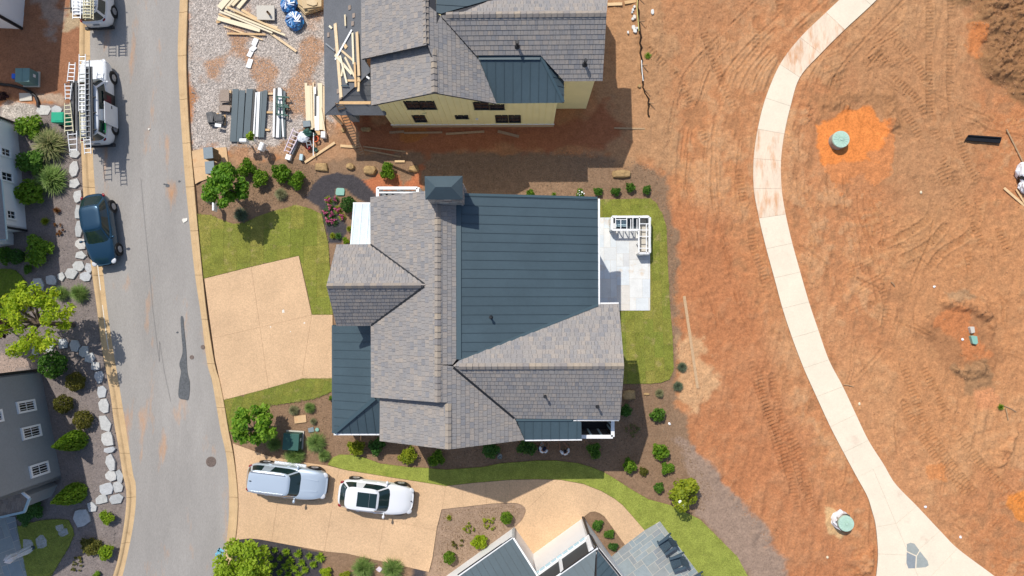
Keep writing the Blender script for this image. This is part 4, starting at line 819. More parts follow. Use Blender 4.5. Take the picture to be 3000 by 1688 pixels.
while z < 9.95:
    hh = rr.uniform(.16, .26)
    for ax, (a0, a1) in enumerate([(x0, x1), (x0, x1), (y0, y1), (y0, y1)]):
        t = a0
        while t < a1 - .05:
            t1 = min(a1, t + rr.uniform(.22, .55)); d = rr.uniform(.07, .12); b = B(); cxy = [((t + t1) / 2, y0 + .06 - d / 2), ((t + t1) / 2, y1 - .06 + d / 2), (x0 + .06 - d / 2, (t + t1) / 2), (x1 - .06 + d / 2, (t + t1) / 2)][ax]
            sx, sy = ((t1 - t - .02), d) if ax < 2 else (d, (t1 - t - .02)); b.box((*cxy, min(z + hh / 2, 9.95)), (sx, sy, hh - .02), 0); obj("stone", b, M['stone'], ch); t = t1
    z += hh
# open-topped screened well at the south-east corner
zz = 4.9; o4 = [W('S', 1702, 1232, zz), W('S', 1795, 1232, zz), W('S', 1795, 1279.5, zz), W('S', 1702, 1279.5, zz)]; wl = root("balcony", ORG[H1.name]); wl.parent = H1; wl.location = (0, 0, 0); ORG[wl.name] = ORG[H1.name]
M['tealwhite'] = mat('pale_teal_paint', (.42, .56, .60), .5)
for p, q, wd in [(o4[1], o4[2], .2), (o4[2], o4[3], .2)]:
    b = B(); b.bar(p, q, wd, .12); obj("rail", b, M['white'], wl)
    b = B(); b.bar(p + Vector((0, 0, -1.2)), q + Vector((0, 0, -1.2)), .08, 2.2); obj("screen_panel", b, M['screen'], wl)
    for k in range(4): c_ = p.lerp(q, k / 3); b = B(); b.bar(c_ + Vector((0, .0, -2.4)), c_ + Vector((0, 0, -.05)), .12, .14); obj("post", b, M['tealwhite'], wl)
b = B(); b.prism([(p.x, p.y) for p in o4], 2.4, 2.55, bottom=True); obj("floor", b, M['dark'], wl); b = B(); b.prism([(o4[0].x + .1, o4[3].y + .1), (o4[1].x - .1, o4[3].y + .1), (o4[1].x - .1, o4[0].y), (o4[0].x + .1, o4[0].y)], 0, 2.38); obj("base", b, M['white'], wl)  # floor coloured near-black to imitate the shade inside the well
vent(pMS.hit('S', 1438, 930), 'small dark vent pipe on the wide dark metal roof'); vent(pSS.hit('S', 1597, 1160), 'vent pipe in the middle of the shingled south-east slope of the middle house'); vent(pSS.hit('S', 1750, 1190), 'vent pipe near the lower right corner of the middle house shingles')

# ================= the yellow house under construction
H2 = root("house", (-3, 15, 0), 'pale yellow board-and-batten house under construction with unfinished felted porch roof', 'house')
qE = PL3('S', (1271, 150, 8.3), (1273, 272, 8.3), (1454, 304, 6.05)); qW = PL3('S', (1271, 150, 8.3), (1273, 272, 8.3), (1087, 309, 5.75)); qU = PL3('S', (1246, 0, 8.62), (1248, 129, 8.62), (1058.6, 100, 5.95))
qS = PL3('S', (1290, 45, 8.13), (1777, 40, 8.13), (1765, 237, 6.1)); qN = PL3('S', (1290, 45, 8.13), (1777, 40, 8.13), (1785, -110, 6.3)); qM = PL3('S', (1401, 165, 6.8), (1584, 165, 6.8), (1550, 302, 5.75)); qH = PL3('S', (1584.6, 164, 6.8), (1652.6, 238, 5.75), (1652, 301, 5.75)); qT = PL3('S', (1278, -60, 8.2), (1278, 30, 8.2), (1600, -40, 7.2))
faces = [(qU, on(qU, [(1058, -70), (1246, -70), (1250, 132), (1059, 174)])), (qE, on(qE, [(1250, -70), (1277, -70), (1278, 36), (1290.6, 46), (1252, 130)])), (qE, on(qE, [(1252, 130), (1290.6, 46), (1396, 163), (1401, 171), (1268, 171)])), (qE, on(qE, [(1268, 171), (1401, 171), (1454, 304), (1273, 272)])),
         (qW, on(qW, [(1086, 165), (1270, 125), (1273, 272), (1088.5, 309)])), (qS, on(qS, [(1290.6, 45), (1584.6, 42), (1584.6, 163), (1396, 163)])), (qS, on(qS, [(1584.6, 42), (1777, 40), (1765.3, 237), (1652.6, 238), (1584.6, 163)])), (qN, on(qN, [(1292, 42), (1440, 0), (1600, -70), (1786, -70), (1777, 40)]))]
roof2 = shingle_roof(H2, faces, 33)
ridge_caps(roof2, qE.hit('S', 1248, 129), qE.hit('S', 1246, -50), qU.n, qE.n); ridge_caps(roof2, qE.hit('S', 1273, 271), qE.hit('S', 1270, 136), qW.n, qE.n); ridge_caps(roof2, qS.hit('S', 1777, 40), qS.hit('S', 1296, 44.5), qN.n, qS.n)
mt = metal_roof(H2, qM, on(qM, [(1400, 163), (1584.6, 163), (1652, 301.5), (1454, 303.5)]), .5); metal_roof(H2, qH, on(qH, [(1584.6, 163.5), (1652.6, 238), (1652.5, 301)]), .45); metal_roof(H2, qT, on(qT, [(1278, -60), (1278, 36), (1292, 40), (1440, -2), (1560, -60)]), .5)
band(mt, qM.hit('S', 1402, 168), qM.hit('S', 1582, 168), .30, .03, 'flash'); band(mt, qM.hit('S', 1585, 166), qM.hit('S', 1651, 299), .16, .04, 'flash', 'hip_cap'); band(roof2, qE.hit('S', 1293, 50), qE.hit('S', 1396, 164), .12, .02, 'dark', 'valley')
qPW = PL3('S', (949, 0, 3.4), (951, 330, 3.4), (1058, 100, 4.75)); qPS = PL3('S', (952, 337, 3.4), (1131, 338, 3.4), (1086, 208, 4.95))
fl = root("porch_roof", ORG[H2.name]); fl.parent = H2; fl.location = (0, 0, 0); ORG[fl.name] = ORG[H2.name]
for pl, pts in [(qPW, [(948, -70), (1070, -70), (1070, 180), (1088, 208), (952, 337)]), (qPS, [(1086.6, 206), (1094, 306), (1128, 318), (1131, 338), (952, 337)])]:
    poly = ccw([pl.uv(p) for p in on(pl, pts)]); v0 = min(p[1] for p in poly); k = 0
    while v0 + k * .62 < max(p[1] for p in poly):                          # felt laid in overlapping courses
        c = clean(clip_convex(poly, [(-50, v0 + k * .62), (50, v0 + k * .62), (50, v0 + k * .62 + .64), (-50, v0 + k * .62 + .64)]))
        if len(c) > 2: b = B(); b.slab([pl.xyz(x, y, .022 - .03 * (y - v0 - k * .62)) for x, y in c], .03, pl.n); obj("felt_course", b, M['felt'], fl)
        k += 1
    b = B(); b.slab([p - pl.n * .03 for p in on(pl, pts)], .12, pl.n); obj("roof_deck", b, M['deck'], fl)
yw = W('S', 1400, 364, .5).y; xl, xr = W('S', 1147, 364, .5).x, W('S', 1622, 364, .5).x; y2 = W('S', 1700, 311.6, .5).y; xr2 = W('S', 1719, 311.6, .5).x
Hp = lambda x, pl: pl.zat(x, yw) - .16
apx = qE.o.x
walls(H2, [(xl, xr, yw + .02, 24), (xr, xr2, y2, 22)], [5.55, 6.0], 'yellow')
gable(H2, [(xl, yw, .5), (xr, yw, .5), (xr, yw, 5.58), (-1.55, yw, 5.75), (apx, yw, Hp(apx, qE)), (xl, yw, 5.6)], 'yellow', (0, -1, 0)); b = B(); b.prism([(xl - .02, yw - .06), (xr + .02, yw - .06), (xr + .02, yw + .3), (xl - .02, yw + .3)], -.1, .5); obj("foundation", b, M['tanwall'], H2)
gable(H2, [(xr2, y2, 6), (xr2, 19.5, 6), (xr2, 16.4, 7.9)], 'yellow', (1, 0, 0))
wp = Plane(Vector((0, yw, 0)), Vector((1, yw, 0)), Vector((0, yw, 1)))
wins = [((728, 762), (845, 762), (858, 818), (765, 818)), ((846, 762), (948, 762), (973, 818), (862, 818)), ((795, 868), (880, 868), (898, 914), (817, 914)), ((1119, 869), (1205, 869), (1212, 890), (1126, 890)), ((1253, 765), (1362, 772), (1367, 820), (1268, 820)), ((1378, 785), (1478, 790), (1484, 822), (1384, 820)), ((1422, 868), (1506, 868), (1510, 918), (1427, 918)), ((1522, 868), (1600, 868), (1609, 918), (1527, 918))]
wx = []
for q4 in wins:
    h = [wp.hit('C3', *p) for p in q4]; x0, x1 = (h[0].x + h[3].x) / 2, (h[1].x + h[2].x) / 2; z1, z0 = (h[0].z + h[1].z) / 2, (h[2].z + h[3].z) / 2; wx.append((x0, x1, z0, z1))
    f = B(); t_ = .055
    for c_, d in [(((x0 + x1) / 2, yw - .03, z0), (x1 - x0 + .11, .09, .06)), (((x0 + x1) / 2, yw - .03, z1), (x1 - x0 + .11, .09, .06)), ((x0 - .02, yw - .03, (z0 + z1) / 2), (.06, .09, z1 - z0)), ((x1 + .02, yw - .03, (z0 + z1) / 2), (.06, .09, z1 - z0))]: f.box(c_, d)
    fo = obj("window", f, M['dark'], H2); b = B(); b.box(((x0 + x1) / 2, yw - .005, (z0 + z1) / 2), (x1 - x0, .02, z1 - z0)); obj("pane", b, M['pane'], fo)
    b = B(); b.box(((x0 + x1) / 2, yw - .02, (z0 + z1) / 2), (.03, .035, z1 - z0)); b.box(((x0 + x1) / 2, yw - .02, (z0 + z1) / 2), (x1 - x0, .034, .03)); obj("muntin", b, M['dark'], fo)
    b = B(); b.box(((x0 + x1) / 2, yw - .04, z0 - .09), (x1 - x0 + .2, .1, .08)); obj("sill", b, M['yellow'], fo)
x = xl + .2
while x < xr:                                                              # battens, stopped at the windows
    zt = min(5.5, 99) if x > -1.5 else Hp(x, qE) - .05 if x > apx else qW.zat(x, yw) - .25; zt = min(zt, 5.5) if x > -1.5 else zt
    zs = sorted([(z0 - .14, z1 + .05) for a0, a1, z0, z1 in wx if a0 - .08 < x < a1 + .08]); z = .52
    for z0, z1 in zs + [(zt, zt)]:
        if z0 - z > .15: b = B(); b.box((x, yw - .018, (z + z0) / 2), (.05, .035, z0 - z)); obj("batten", b, M['yellow'], H2)
        z = z1
    x += .40
b = B(); b.box(((xl + xr) / 2, yw - .03, .52), (xr - xl + .1, .06, .05)); obj("sill_trim", b, M['white'], H2)
b = B(); a_ = W('C3', 355, 905, 1.0); b.box((a_.x, yw + .35, 1.2), (.5, .4, 1.2)); b.box((a_.x - .05, yw + .3, 1.95), (.32, .3, .3)); tag(obj("meter_box", b, M['boxgrey']), 'grey electric meter box under the felted porch roof of the yellow house', 'meter box')
b = B(); b.box((W('C3', 480, 0).x, yw + 1.0, 1.5), (3.0, .2, 3.0)); obj("porch_wall", b, M['tanwall'], H2)
for x, y in [(950, 330), (955, 200), (950, 60), (1125, 335)]: p = W('S', x, y, 3.2); b = B(); b.box((p.x + .25, p.y + .2, 1.55), (.16, .16, 3.1)); obj("porch_post", b, M['wood'], H2)
b = B(); p = wp.hit('C3', 1280, 892); b.box((p.x, yw - .05, p.z), (.16, .1, .16)); obj("wall_outlet", b, M['white'], H2); b = B(); p = wp.hit('C3', 885, 850); b.box((p.x, yw - .06, p.z), (.24, .12, .16)); obj("wall_lamp", b, M['yellow'], H2)
vent(qS.hit('C4', 297, 345), 'vent pipe left of the other on the yellow house shingles', .5, .075); vent(qS.hit('C4', 806, 480), 'vent pipe near the right edge of the yellow house shingles', .5, .075)

# ================= houses along the left edge
def vwall(house, p, q, z0, z1, m, name="wall"):
    b = B(); d = (q - p); n_ = Vector((d.y, -d.x, 0)).normalized(); b.slab([Vector((p.x, p.y, z0)), Vector((q.x, q.y, z0)), Vector((q.x, q.y, z1)), Vector((p.x, p.y, z1))], .2, n_); obj(name, b, M[m], house); return Plane(Vector((p.x, p.y, 0)), Vector((q.x, q.y, 0)), Vector((p.x, p.y, 1))), n_
def wall_window(house, pl, n_, v, quad, frame='white', nx_=4, ny_=2, fw=.10):
    h = [pl.hit(v, *p) for p in quad]; c = sum(h, Vector()) / 4; d = Vector((-n_.y, n_.x, 0)); s = [(p - c).dot(d) for p in h]; zs = sorted(p.z for p in h); hw = (max(s) - min(s)) / 2 * .93; z0, z1 = (zs[0] + zs[1]) / 2, (zs[2] + zs[3]) / 2; up = Vector((0, 0, 1)); c = Vector((c.x, c.y, (z0 + z1) / 2)); hh = (z1 - z0) / 2
    f = B()
    for o_, w_, h_ in [(up * hh, 2 * hw + fw, fw), (-up * hh, 2 * hw + fw, fw), (d * hw, fw, 2 * hh - fw), (-d * hw, fw, 2 * hh - fw)]: f.frame(c + o_ + n_ * .05, d, n_, up, w_, .12, h_)
    fo = obj("window", f, M[frame], house); b = B(); b.frame(c + n_ * .015, d, n_, up, 2 * hw - fw, .03, 2 * hh - fw); obj("pane", b, M['pane'], fo)
    b = B()
    for k in range(1, nx_): b.frame(c + d * (2 * hw * (k / nx_ - .5)) + n_ * .045, d, n_, up, .03, .03, 2 * hh - fw)
    for k in range(1, ny_): b.frame(c + up * (2 * hh * (k / ny_ - .5)) + n_ * .044, d, n_, up, 2 * hw - fw, .028, .03)
    obj("muntin", b, M[frame], fo)
HA = root("house", tuple(W('S', 0, 0)), 'white house corner at the top left of the construction lot', 'house')
cA = W('T0', 315, 412); nA = W('T0', 352, -10); dA = (nA - cA).normalized(); sA = Vector((-dA.y, dA.x, 0))
vwall(HA, cA, cA + dA * 9, -.05, 6, 'white'); vwall(HA, cA + sA * 9, cA, -.05, 6, 'white'); b = B(); b.box((cA.x - .03, cA.y + .03, 3), (.16, .16, 6)); obj("downspout", b, M['dark'], HA)
b = B(); b.slab([cA + dA * 9.4 - sA * .4 + Vector((0, 0, 6.05)), cA - dA * .4 - sA * .4 + Vector((0, 0, 6.05)), cA - dA * .4 + sA * 5 + Vector((0, 0, 8.5)), cA + dA * 9.4 + sA * 5 + Vector((0, 0, 8.5))], .15); obj("roof", b, M['metal'], HA)
HB = root("house", tuple(W('S', -30, 500)), 'white house at the left edge beside the blue car with black downspouts', 'house')
nB, sB = W('S', 49, 363), W('S', 78, 676); dB = (sB - nB).normalized(); wB = Vector((dB.y, -dB.x, 0)); wB = wB if wB.x < 0 else -wB
plB, n_B = vwall(HB, sB, nB, -.05, 6.2, 'white'); n_B = -wB
vwall(HB, nB, nB + wB * 8, -.05, 6.2, 'white'); s2 = W('S', 39, 688); vwall(HB, s2, sB + wB * 1.0, -.05, 3.0, 'white'); s3 = W('S', 39, 718); vwall(HB, s3, s2, -.05, 2.9, 'white'); vwall(HB, s3 + wB * 6, s3, -.05, 2.9, 'white'); vwall(HB, sB + wB * 6, sB, -.05, 6.2, 'white')
for c_ in (nB, sB): b = B(); b.box((c_.x, c_.y, 3.1), (.14, .14, 6.2)); obj("downspout", b, M['dark'], HB)
for v, q4 in [('T5', [(0, 785), (138, 822), (142, 940), (0, 905)]), ('T5', [(0, 1150), (170, 1182), (180, 1325), (0, 1275)]), ('T6', [(95, 575), (250, 600), (258, 760), (105, 715)])]: wall_window(HB, plB, n_B, v, q4, 'white', 2, 2)
g0, g1 = W('T6', 20, 40, 2.9), W('T6', 112, 1095, 2.9); pl_ = Plane(g0, g1, g0.lerp(g1, .5) + Vector((-2.6, 0, 1.1)))
b = B(); b.slab([g0, g1, g1 + Vector((-2.6, -.1, 1.1)), g0 + Vector((-2.6, .1, 1.1))], .12); obj("bay_roof", b, M['shingle'], HB); b = B(); b.bar(g0, g1, .14, .12); obj("gutter", b, M['tealwhite'], HB); b = B(); b.bar(g1, g1 + Vector((-1.8, .1, .05)), .14, .12); obj("gutter", b, M['tealwhite'], HB)
def side_roof(h, p, q, wv, z, m):                                          # main roof of a side house, rising away from the street
    d_ = (q - p).normalized(); o_ = [p - d_ * .4 - wv * .35, q + d_ * .4 - wv * .35, q + d_ * .4 + wv * 4.4, p - d_ * .4 + wv * 4.4, q + d_ * .4 + wv * 9.2, p - d_ * .4 + wv * 9.2]
    a_, b_, c_, e_, f_, g_ = [Vector((v.x, v.y, zz)) for v, zz in zip(o_, (z, z, z + 2.6, z + 2.6, z, z))]
    for qd in ((a_, b_, c_, e_), (e_, c_, f_, g_)): b = B(); b.slab(list(qd), .14, Plane(qd[0], qd[1], qd[2]).n); obj("roof", b, M[m], h)
side_roof(HB, sB, nB, wB, 6.3, 'felt')
HC = root("house", tuple(W('S', -20, 1280)), 'dark grey house at the lower left with white-framed windows in its side wall', 'house')
nC, sC = W('S', 117, 1083.5), W('S', 180, 1402); dC = (sC - nC).normalized(); wC = Vector((-1, dC.x / -dC.y * -1, 0)).normalized(); wC = Vector((dC.y, -dC.x, 0)); wC = wC if wC.x < 0 else -wC
plC, n_C = vwall(HC, sC, nC, -.05, 6.4, 'greywall'); n_C = -wC; vwall(HC, nC, nC + wC * 9, -.05, 6.4, 'greywall'); vwall(HC, sC + wC * 9, sC, -.05, 6.4, 'greywall')
side_roof(HC, sC, nC, wC, 6.5, 'felt')
b = B(); b.box((nC.x, nC.y, 3.2), (.16, .16, 6.4)); obj("downspout", b, M['dark'], HC)
for q4 in [[(172, 660), (345, 628), (372, 712), (198, 772)], [(222, 930), (405, 892), (428, 990), (245, 1050)], [(310, 1330), (490, 1284), (512, 1388), (330, 1447)]]: wall_window(HC, plC, n_C, 'D3', q4, 'white', 4, 2, .13)
wall_window(HC, plC, n_C, 'D3', [(-60, 745), (0, 730), (20, 840), (-40, 860)], 'white', 4, 2, .13)
r4 = [W('D4', -90, 30, 3.3), W('D4', 335, 430, 3.0), W('D4', 385, 470, 2.9), W('D4', 290, 500, 2.9), W('D4', 305, 645, 2.8), W('D4', -90, 735, 2.8)]
plr = Plane(r4[1], r4[4], r4[0]); rr4 = [plr.hit('D4', *p) for p in [(-90, 60), (335, 440), (375, 470), (312, 640), (-90, 730)]]
rfC = shingle_roof(HC, [(plr, rr4)], 44, 'brownshingle', 0); 
for p, q, m_ in [(rr4[0], rr4[1], 'white'), (rr4[3], rr4[4], 'tealwhite'), (rr4[2], rr4[3], 'tealwhite'), (rr4[1], rr4[2], 'white')]: band(rfC, p, q, .14, .12, m_, 'trim_board', .02)
cxy = (rr4[0] + rr4[3]) / 2; b = B(); b.prism([(p.x * .97 + cxy.x * .03 - .3, p.y * .9 + cxy.y * .1) for p in rr4], -.05, 2.6); obj("porch_wall", b, M['greywall'], HC)

# ================= the white house at the bottom
HD = root("house", tuple(W('S', 1560, 1680)), 'white house with dark metal roofs at the bottom edge by the curved driveway', 'house')
def hd(x, y, z=0): return W('HD', x, y, z)
a0, a1 = hd(835, 285), hd(95, 815); d1 = (a1 - a0).normalized(); n1 = Vector((-d1.y, d1.x, 0)); n1 = n1 if n1.y > 0 else -n1; a2 = hd(1060, 600); d2 = -n1
vwall(HD, a0, a1 + d1 * 4, -.05, 2.85, 'white'); vwall(HD, a0 + d2 * 6, a0, -.05, 2.85, 'white')
pr_ = Plane(hd(808, 432, 2.95), hd(120, 918, 2.95), hd(1125, 905, 3.75)); metal_roof(HD, pr_, [pr_.hit('HD', *p) for p in [(812, 432), (60, 965), (60, 1240), (1200, 1240), (1240, 1090)]], .42)
gutter(HD, pr_, (803, 425), (100, 918), 'white', .14, .05, 'HD'); gutter(HD, pr_, (795, 418), (92, 910), 'dark', .05, .02, 'HD'); gutter(HD, pr_, (820, 432), (1235, 1085), 'white', .10, .05, 'HD')
b0, b1 = hd(1730, 158), hd(1080, 628); e1 = (b1 - b0).normalized(); m1 = Vector((-e1.y, e1.x, 0)); m1 = m1 if m1.y > 0 else -m1
vwall(HD, b0, b1 + e1 * 1.5, -.05, 3.5, 'white'); vwall(HD, b0 - m1 * 8, b0, -.05, 5.6, 'white')
pw = Plane(b0 - m1 * .06, b1 - m1 * .06, b0 - m1 * .06 + Vector((0, 0, 1))); d_ = e1
upw = B(); upw.slab([b0 - m1 * .22 + Vector((0, 0, 3.45)), b1 + e1 * 1.5 - m1 * .22 + Vector((0, 0, 3.45)), b1 + e1 * 1.5 - m1 * .22 + Vector((0, 0, 5.6)), b0 - m1 * .22 + Vector((0, 0, 5.6))], .1, m1); obj("screen_band", upw, M['screen'], HD)
b = B(); b.bar(b0 - m1 * .1 + Vector((0, 0, 3.5)), b1 + e1 * 1.5 - m1 * .1 + Vector((0, 0, 3.5)), .22, .08); obj("ledge", b, M['white'], HD)
L_ = (b1 - b0).length
for t in (.06, .56, 1.06): p = b0 + e1 * (L_ * t) - m1 * .16; b = B(); b.bar(p + Vector((0, 0, 3.5)), p + Vector((0, 0, 5.55)), .2, .14); obj("screen_post", b, M['white'], HD)
for t in np.arange(.08, 1.1, .105): p = b0 + e1 * (L_ * t) + m1 * .0; b = B(); b.bar(p + Vector((0, 0, 3.52)), p + e1 * .35 + Vector((0, 0, 3.52)), .12, .06); obj("ledge_cap", b, M['tealwhite'], HD)
pq = Plane(hd(1905, 560, 5.6), hd(1400, 922, 5.6), hd(2100, 870, 6.3)); metal_roof(HD, pq, [pq.hit('HD', *p) for p in [(1905, 575), (1380, 945), (1250, 1240), (1850, 1240), (1890, 600)]], .42)
ph_ = Plane(pq.hit('HD', 1905, 575), pq.hit('HD', 1890, 1240), hd(2200, 990, 5.6)); metal_roof(HD, ph_, [ph_.hit('HD', *p) for p in [(1912, 585), (1895, 1240), (2420, 1240), (2240, 1000)]], .42)
gutter(HD, pq, (1912, 558), (1375, 940), 'white', .15, .05, 'HD'); gutter(HD, pq, (1902, 548), (1365, 928), 'dark', .06, .02, 'HD'); gutter(HD, ph_, (1925, 570), (2260, 985), 'dark', .09, .03, 'HD'); gutter(HD, ph_, (1935, 565), (2270, 980), 'white', .06, .08, 'HD')
b = B(); pth = [hd(1722, 160, .3), hd(1800, 385, 3.4), hd(1835, 420, 3.7), hd(1905, 555, 5.5)]; b.tube(pth, .08, 8); obj("downspout", b, M['dark'], HD)
c_ = a0 + d2 * 3.0 + d1 * -.35; e = root("flue", tuple(c_), 'white flue pipe with round dark cap beside the white house wall', 'flue pipe'); b = B(); b.cyl((0, 0, 0), (0, 0, 3.9), .15, n=16); obj("pipe", b, M['white'], e, local=True); b = B(); b.cyl((0, 0, 3.9), (0, 0, 4.02), .3, .29, n=20); b.cyl((0, 0, 4.02), (0, 0, 4.06), .2, .05, n=16); obj("cap", b, M['dark'], e, local=True)
# ------------------------------------------------------------------ vehicles
def sring(cx, L, w_, z, ex, n=64, nose=1.0):
    """one plan outline of a car body: a rounded rectangle; z may depend on x"""
    out = []
    for i in range(n):
        t = 6.2832 * i / n; c, s = math.cos(t), math.sin(t)
        x = cx + L / 2 * math.copysign(abs(c) ** (2 / ex), c); y = w_ / 2 * math.copysign(abs(s) ** (2 / ex), s)
        if x > cx: y *= 1 - (1 - nose) * ((x - cx) / (L / 2)) ** 3
        out.append((x, y, z(x) if callable(z) else z))
    return out
def car(label, cat, loc, ang, L, w_, H, paint, top, cab, name="parked_car", ex=4.2, extras=None, group=None, wheel_r=.37, glassy=True):
    """top: [(x, z)] profile of bonnet and belt; cab: (base rear, base front, roof rear, roof front, base width, roof width)"""
    e = root(name, loc, label, cat, group, ang); xs, zs = [p[0] for p in top], [p[1] for p in top]; tz = lambda x, d=0: float(np.interp(x, xs, zs)) + d
    rs = [sring(0, L * .95, w_ * .9, .22, ex, nose=.9), sring(0, L * .985, w_ * .97, .36, ex, nose=.9), sring(0, L, w_, .55, ex, nose=.9), sring(0, L * .995, w_ * .995, lambda x: .5 * .55 + .5 * tz(x) + .08, ex, nose=.9), sring(0, L * .985, w_ * .975, lambda x: tz(x, -.09), ex, nose=.9), sring(0, L * .955, w_ * .93, lambda x: tz(x, -.02), ex, nose=.9)]
    for k, d in ((.84, .02), (.6, .04), (.35, .05), (.12, .055)): rs.append(sring(0, L * .955 * k, w_ * .93 * k, lambda x, d=d: tz(x, d), ex, nose=.9))
    b = B(); b.rings(rs, True, True); obj("body", b, paint, e, True, local=True)
    rb, rf, tb, tf, bw, tw = cab; lv = [0, .07, .9, 1.0]; cz = lambda x: tz(x, -.01); R4 = []
    for t in lv:
        xb, xf = rb + (tb - rb) * t, rf + (tf - rf) * t; ww = bw + (tw - bw) * (t ** 1.15); R4.append(sring((xb + xf) / 2, xf - xb, ww, (lambda x, t=t: cz(x) * (1 - t) + (H - .05) * t), 5.0))
    n = 64; shell, parts = B(), {}
    shell.v = [p for r in R4 for p in r]
    for k in range(3):
        for i in range(n):
            th = (i + .5) / n * 360; a = th if th <= 180 else 360 - th; q4 = (k * n + i, k * n + (i + 1) % n, (k + 1) * n + (i + 1) % n, (k + 1) * n + i)
            reg = None
            if k == 1: reg = 'windshield' if a < 42 else 'rear_window' if a > 139 else None if (a < 50 or a > 131 or 92 < a < 97) else ('side_window_%d' % ((a > 95) + 2 * (th > 180)))
            if reg: parts.setdefault(reg, []).append(q4)
            else: shell.f.append(q4)
    shell.t = [0] * len(shell.f)
    base = len(shell.v); xb, xf = tb, tf
    for k2, d in ((.97, .02), (.88, .04), (.6, .05), (.3, .055)): shell.v += sring((xb + xf) / 2, (xf - xb) * k2, tw * k2, H - .05 + d, 5.0)
    for k2 in range(4):
        o0 = 3 * n if k2 == 0 else base + (k2 - 1) * n; o1 = base + k2 * n
        shell.f += [(o0 + i, o0 + (i + 1) % n, o1 + (i + 1) % n, o1 + i) for i in range(n)]
    shell.f.append(tuple(range(base + 3 * n, base + 4 * n))); shell.t = [0] * len(shell.f)
    obj("roof", shell, paint, e, True, local=True)
    for nm, fs in sorted(parts.items()):
        b = B(); m_ = {}
        for q4 in fs:
            for i in q4:
                if i not in m_: m_[i] = len(b.v); b.v.append(shell.v[i])
            b.f.append(tuple(m_[i] for i in q4)); b.t.append(0)
        obj(nm.rsplit('_', 1)[0] if nm[-1].isdigit() else nm, b, M['glass'], e, True, local=True)
    for sx in (-1, 1):
        for sy in (-1, 1):
            x = L * .305 * sx - (.02 if sx > 0 else -.0); y = sy * (w_ / 2 - .10); t = root("wheel", (0, 0, 0)); t.parent = e; t.location = (x, y, wheel_r); ORG[t.name] = (0, 0, 0)
            b = B(); b.cyl((0, -.10, 0), (0, .10, 0), wheel_r, n=24); obj("tyre", b, M['tyre'], t, local=True, bev=.02)
            b = B(); b.cyl((0, sy * .09, 0), (0, sy * .112, 0), wheel_r * .62, wheel_r * .58, n=20)
            for k in range(5): b.bar((0, sy * .118, 0), (wheel_r * .6 * math.cos(k * 1.2566), sy * .114, wheel_r * .6 * math.sin(k * 1.2566)), .06, .02, up=(0, 1, 0))
            obj("rim", b, M['rim'], t, local=True)
            b = B(); b.cyl((x, sy * (w_ / 2 - .25), wheel_r + .02), (x, sy * (w_ / 2 - .012), wheel_r + .02), wheel_r + .07, n=24); obj("wheel_arch", b, M['blackplastic'], e, local=True)
    for sy in (-1, 1):
        x = rf - .32; b = B(); b.ell((x, sy * (w_ / 2 + .09), tz(x) + .08), (.09, .13, .085), 10, 6); b.bar((x, sy * (bw / 2 - .05), tz(x) + .03), (x, sy * (w_ / 2 + .02), tz(x) + .05), .07, .05); obj("mirror", b, paint, e, True, local=True)
        b = B(); b.ell((L / 2 - .20, sy * w_ * .335, tz(L / 2 - .25) - .10), (.20, .17, .06), 12, 6, rz=-sy * .5); obj("headlight", b, M['lamp'], e, True, local=True)
        b = B(); b.ell((-L / 2 + .21, sy * w_ * .375, tz(-L / 2 + .2) - .07), (.13, .09, .05), 12, 6, rz=sy * .5); obj("tail_light", b, M['redlamp'], e, True, local=True)
        for x in (.38 * (rf - rb) + rb, .72 * (rf - rb) + rb): b = B(); b.box((x, sy * (w_ / 2 - .005), tz(x) - .16), (.2, .04, .035)); obj("door_handle", b, paint, e, local=True)
    b = B(); b.box((L / 2 - .03, 0, .52), (.08, w_ * .5, .2)); obj("grille", b, M['blackplastic'], e, local=True)
    if extras: extras(e, tz)
    return e
def ang_of(v, x0, y0, x1, y1): a, b_ = W(v, x0, y0), W(v, x1, y1); return math.atan2(b_.y - a.y, b_.x - a.x)
car('dark blue car parked facing down along the left kerb', 'car', W('S', 291, 673, .75) - Vector((0, 0, .75)) + Vector((0, 0, .03)), ang_of('C6', 695, 180, 772, 715), 4.8, 1.95, 1.62, M['bluecar'], [(-2.4, 1.0), (-1.9, 1.04), (.4, 1.06), (.95, 1.04), (1.9, .90), (2.4, .72)], (-2.22, 1.02, -1.45, .12, 1.74, 1.36), ex=3.6)
def silver_x(e, tz):
    for y in np.linspace(-.42, .42, 6): b = B(); b.bar((-1.95, y, 1.795), (.0, y, 1.80), .05, .03); obj("roof_rib", b, M['silvercar'], e, local=True)
    for sy in (-1, 1):
        b = B(); b.bar((-2.1, sy * .62, 1.86), (.15, sy * .62, 1.86), .05, .05)
        for x in (-2.0, -1.0, .1): b.box((x, sy * .62, 1.8), (.08, .05, .1))
        obj("roof_rail", b, M['rim'], e, local=True); b = B(); b.bar((-1.1, sy * 1.04, .38), (1.0, sy * 1.04, .38), .16, .05); obj("running_board", b, M['rim'], e, local=True)
        for k in (.3, ): b = B(); b.bar((1.0, sy * .42, 1.175), (2.1, sy * .34, 1.07), .05, .03); obj("bonnet_crease", b, M['silvercar'], e, local=True)
    b = B(); b.ell((-2.02, .03, 1.83), (.09, .035, .05), 8, 6); obj("antenna", b, M['blackplastic'], e, True, local=True)
car('silver large SUV parked on the lower driveway next to the street', 'SUV', W('S', 840, 1411, .9) + Vector((0, 0, -.85)), ang_of('D6', 735, 300, 1100, 345), 5.25, 2.03, 1.82, M['silvercar'], [(-2.62, 1.08), (.6, 1.14), (1.0, 1.14), (2.1, 1.02), (2.62, .80)], (-2.54, 1.05, -2.2, .42, 1.86, 1.46), ex=5, extras=silver_x, wheel_r=.40)
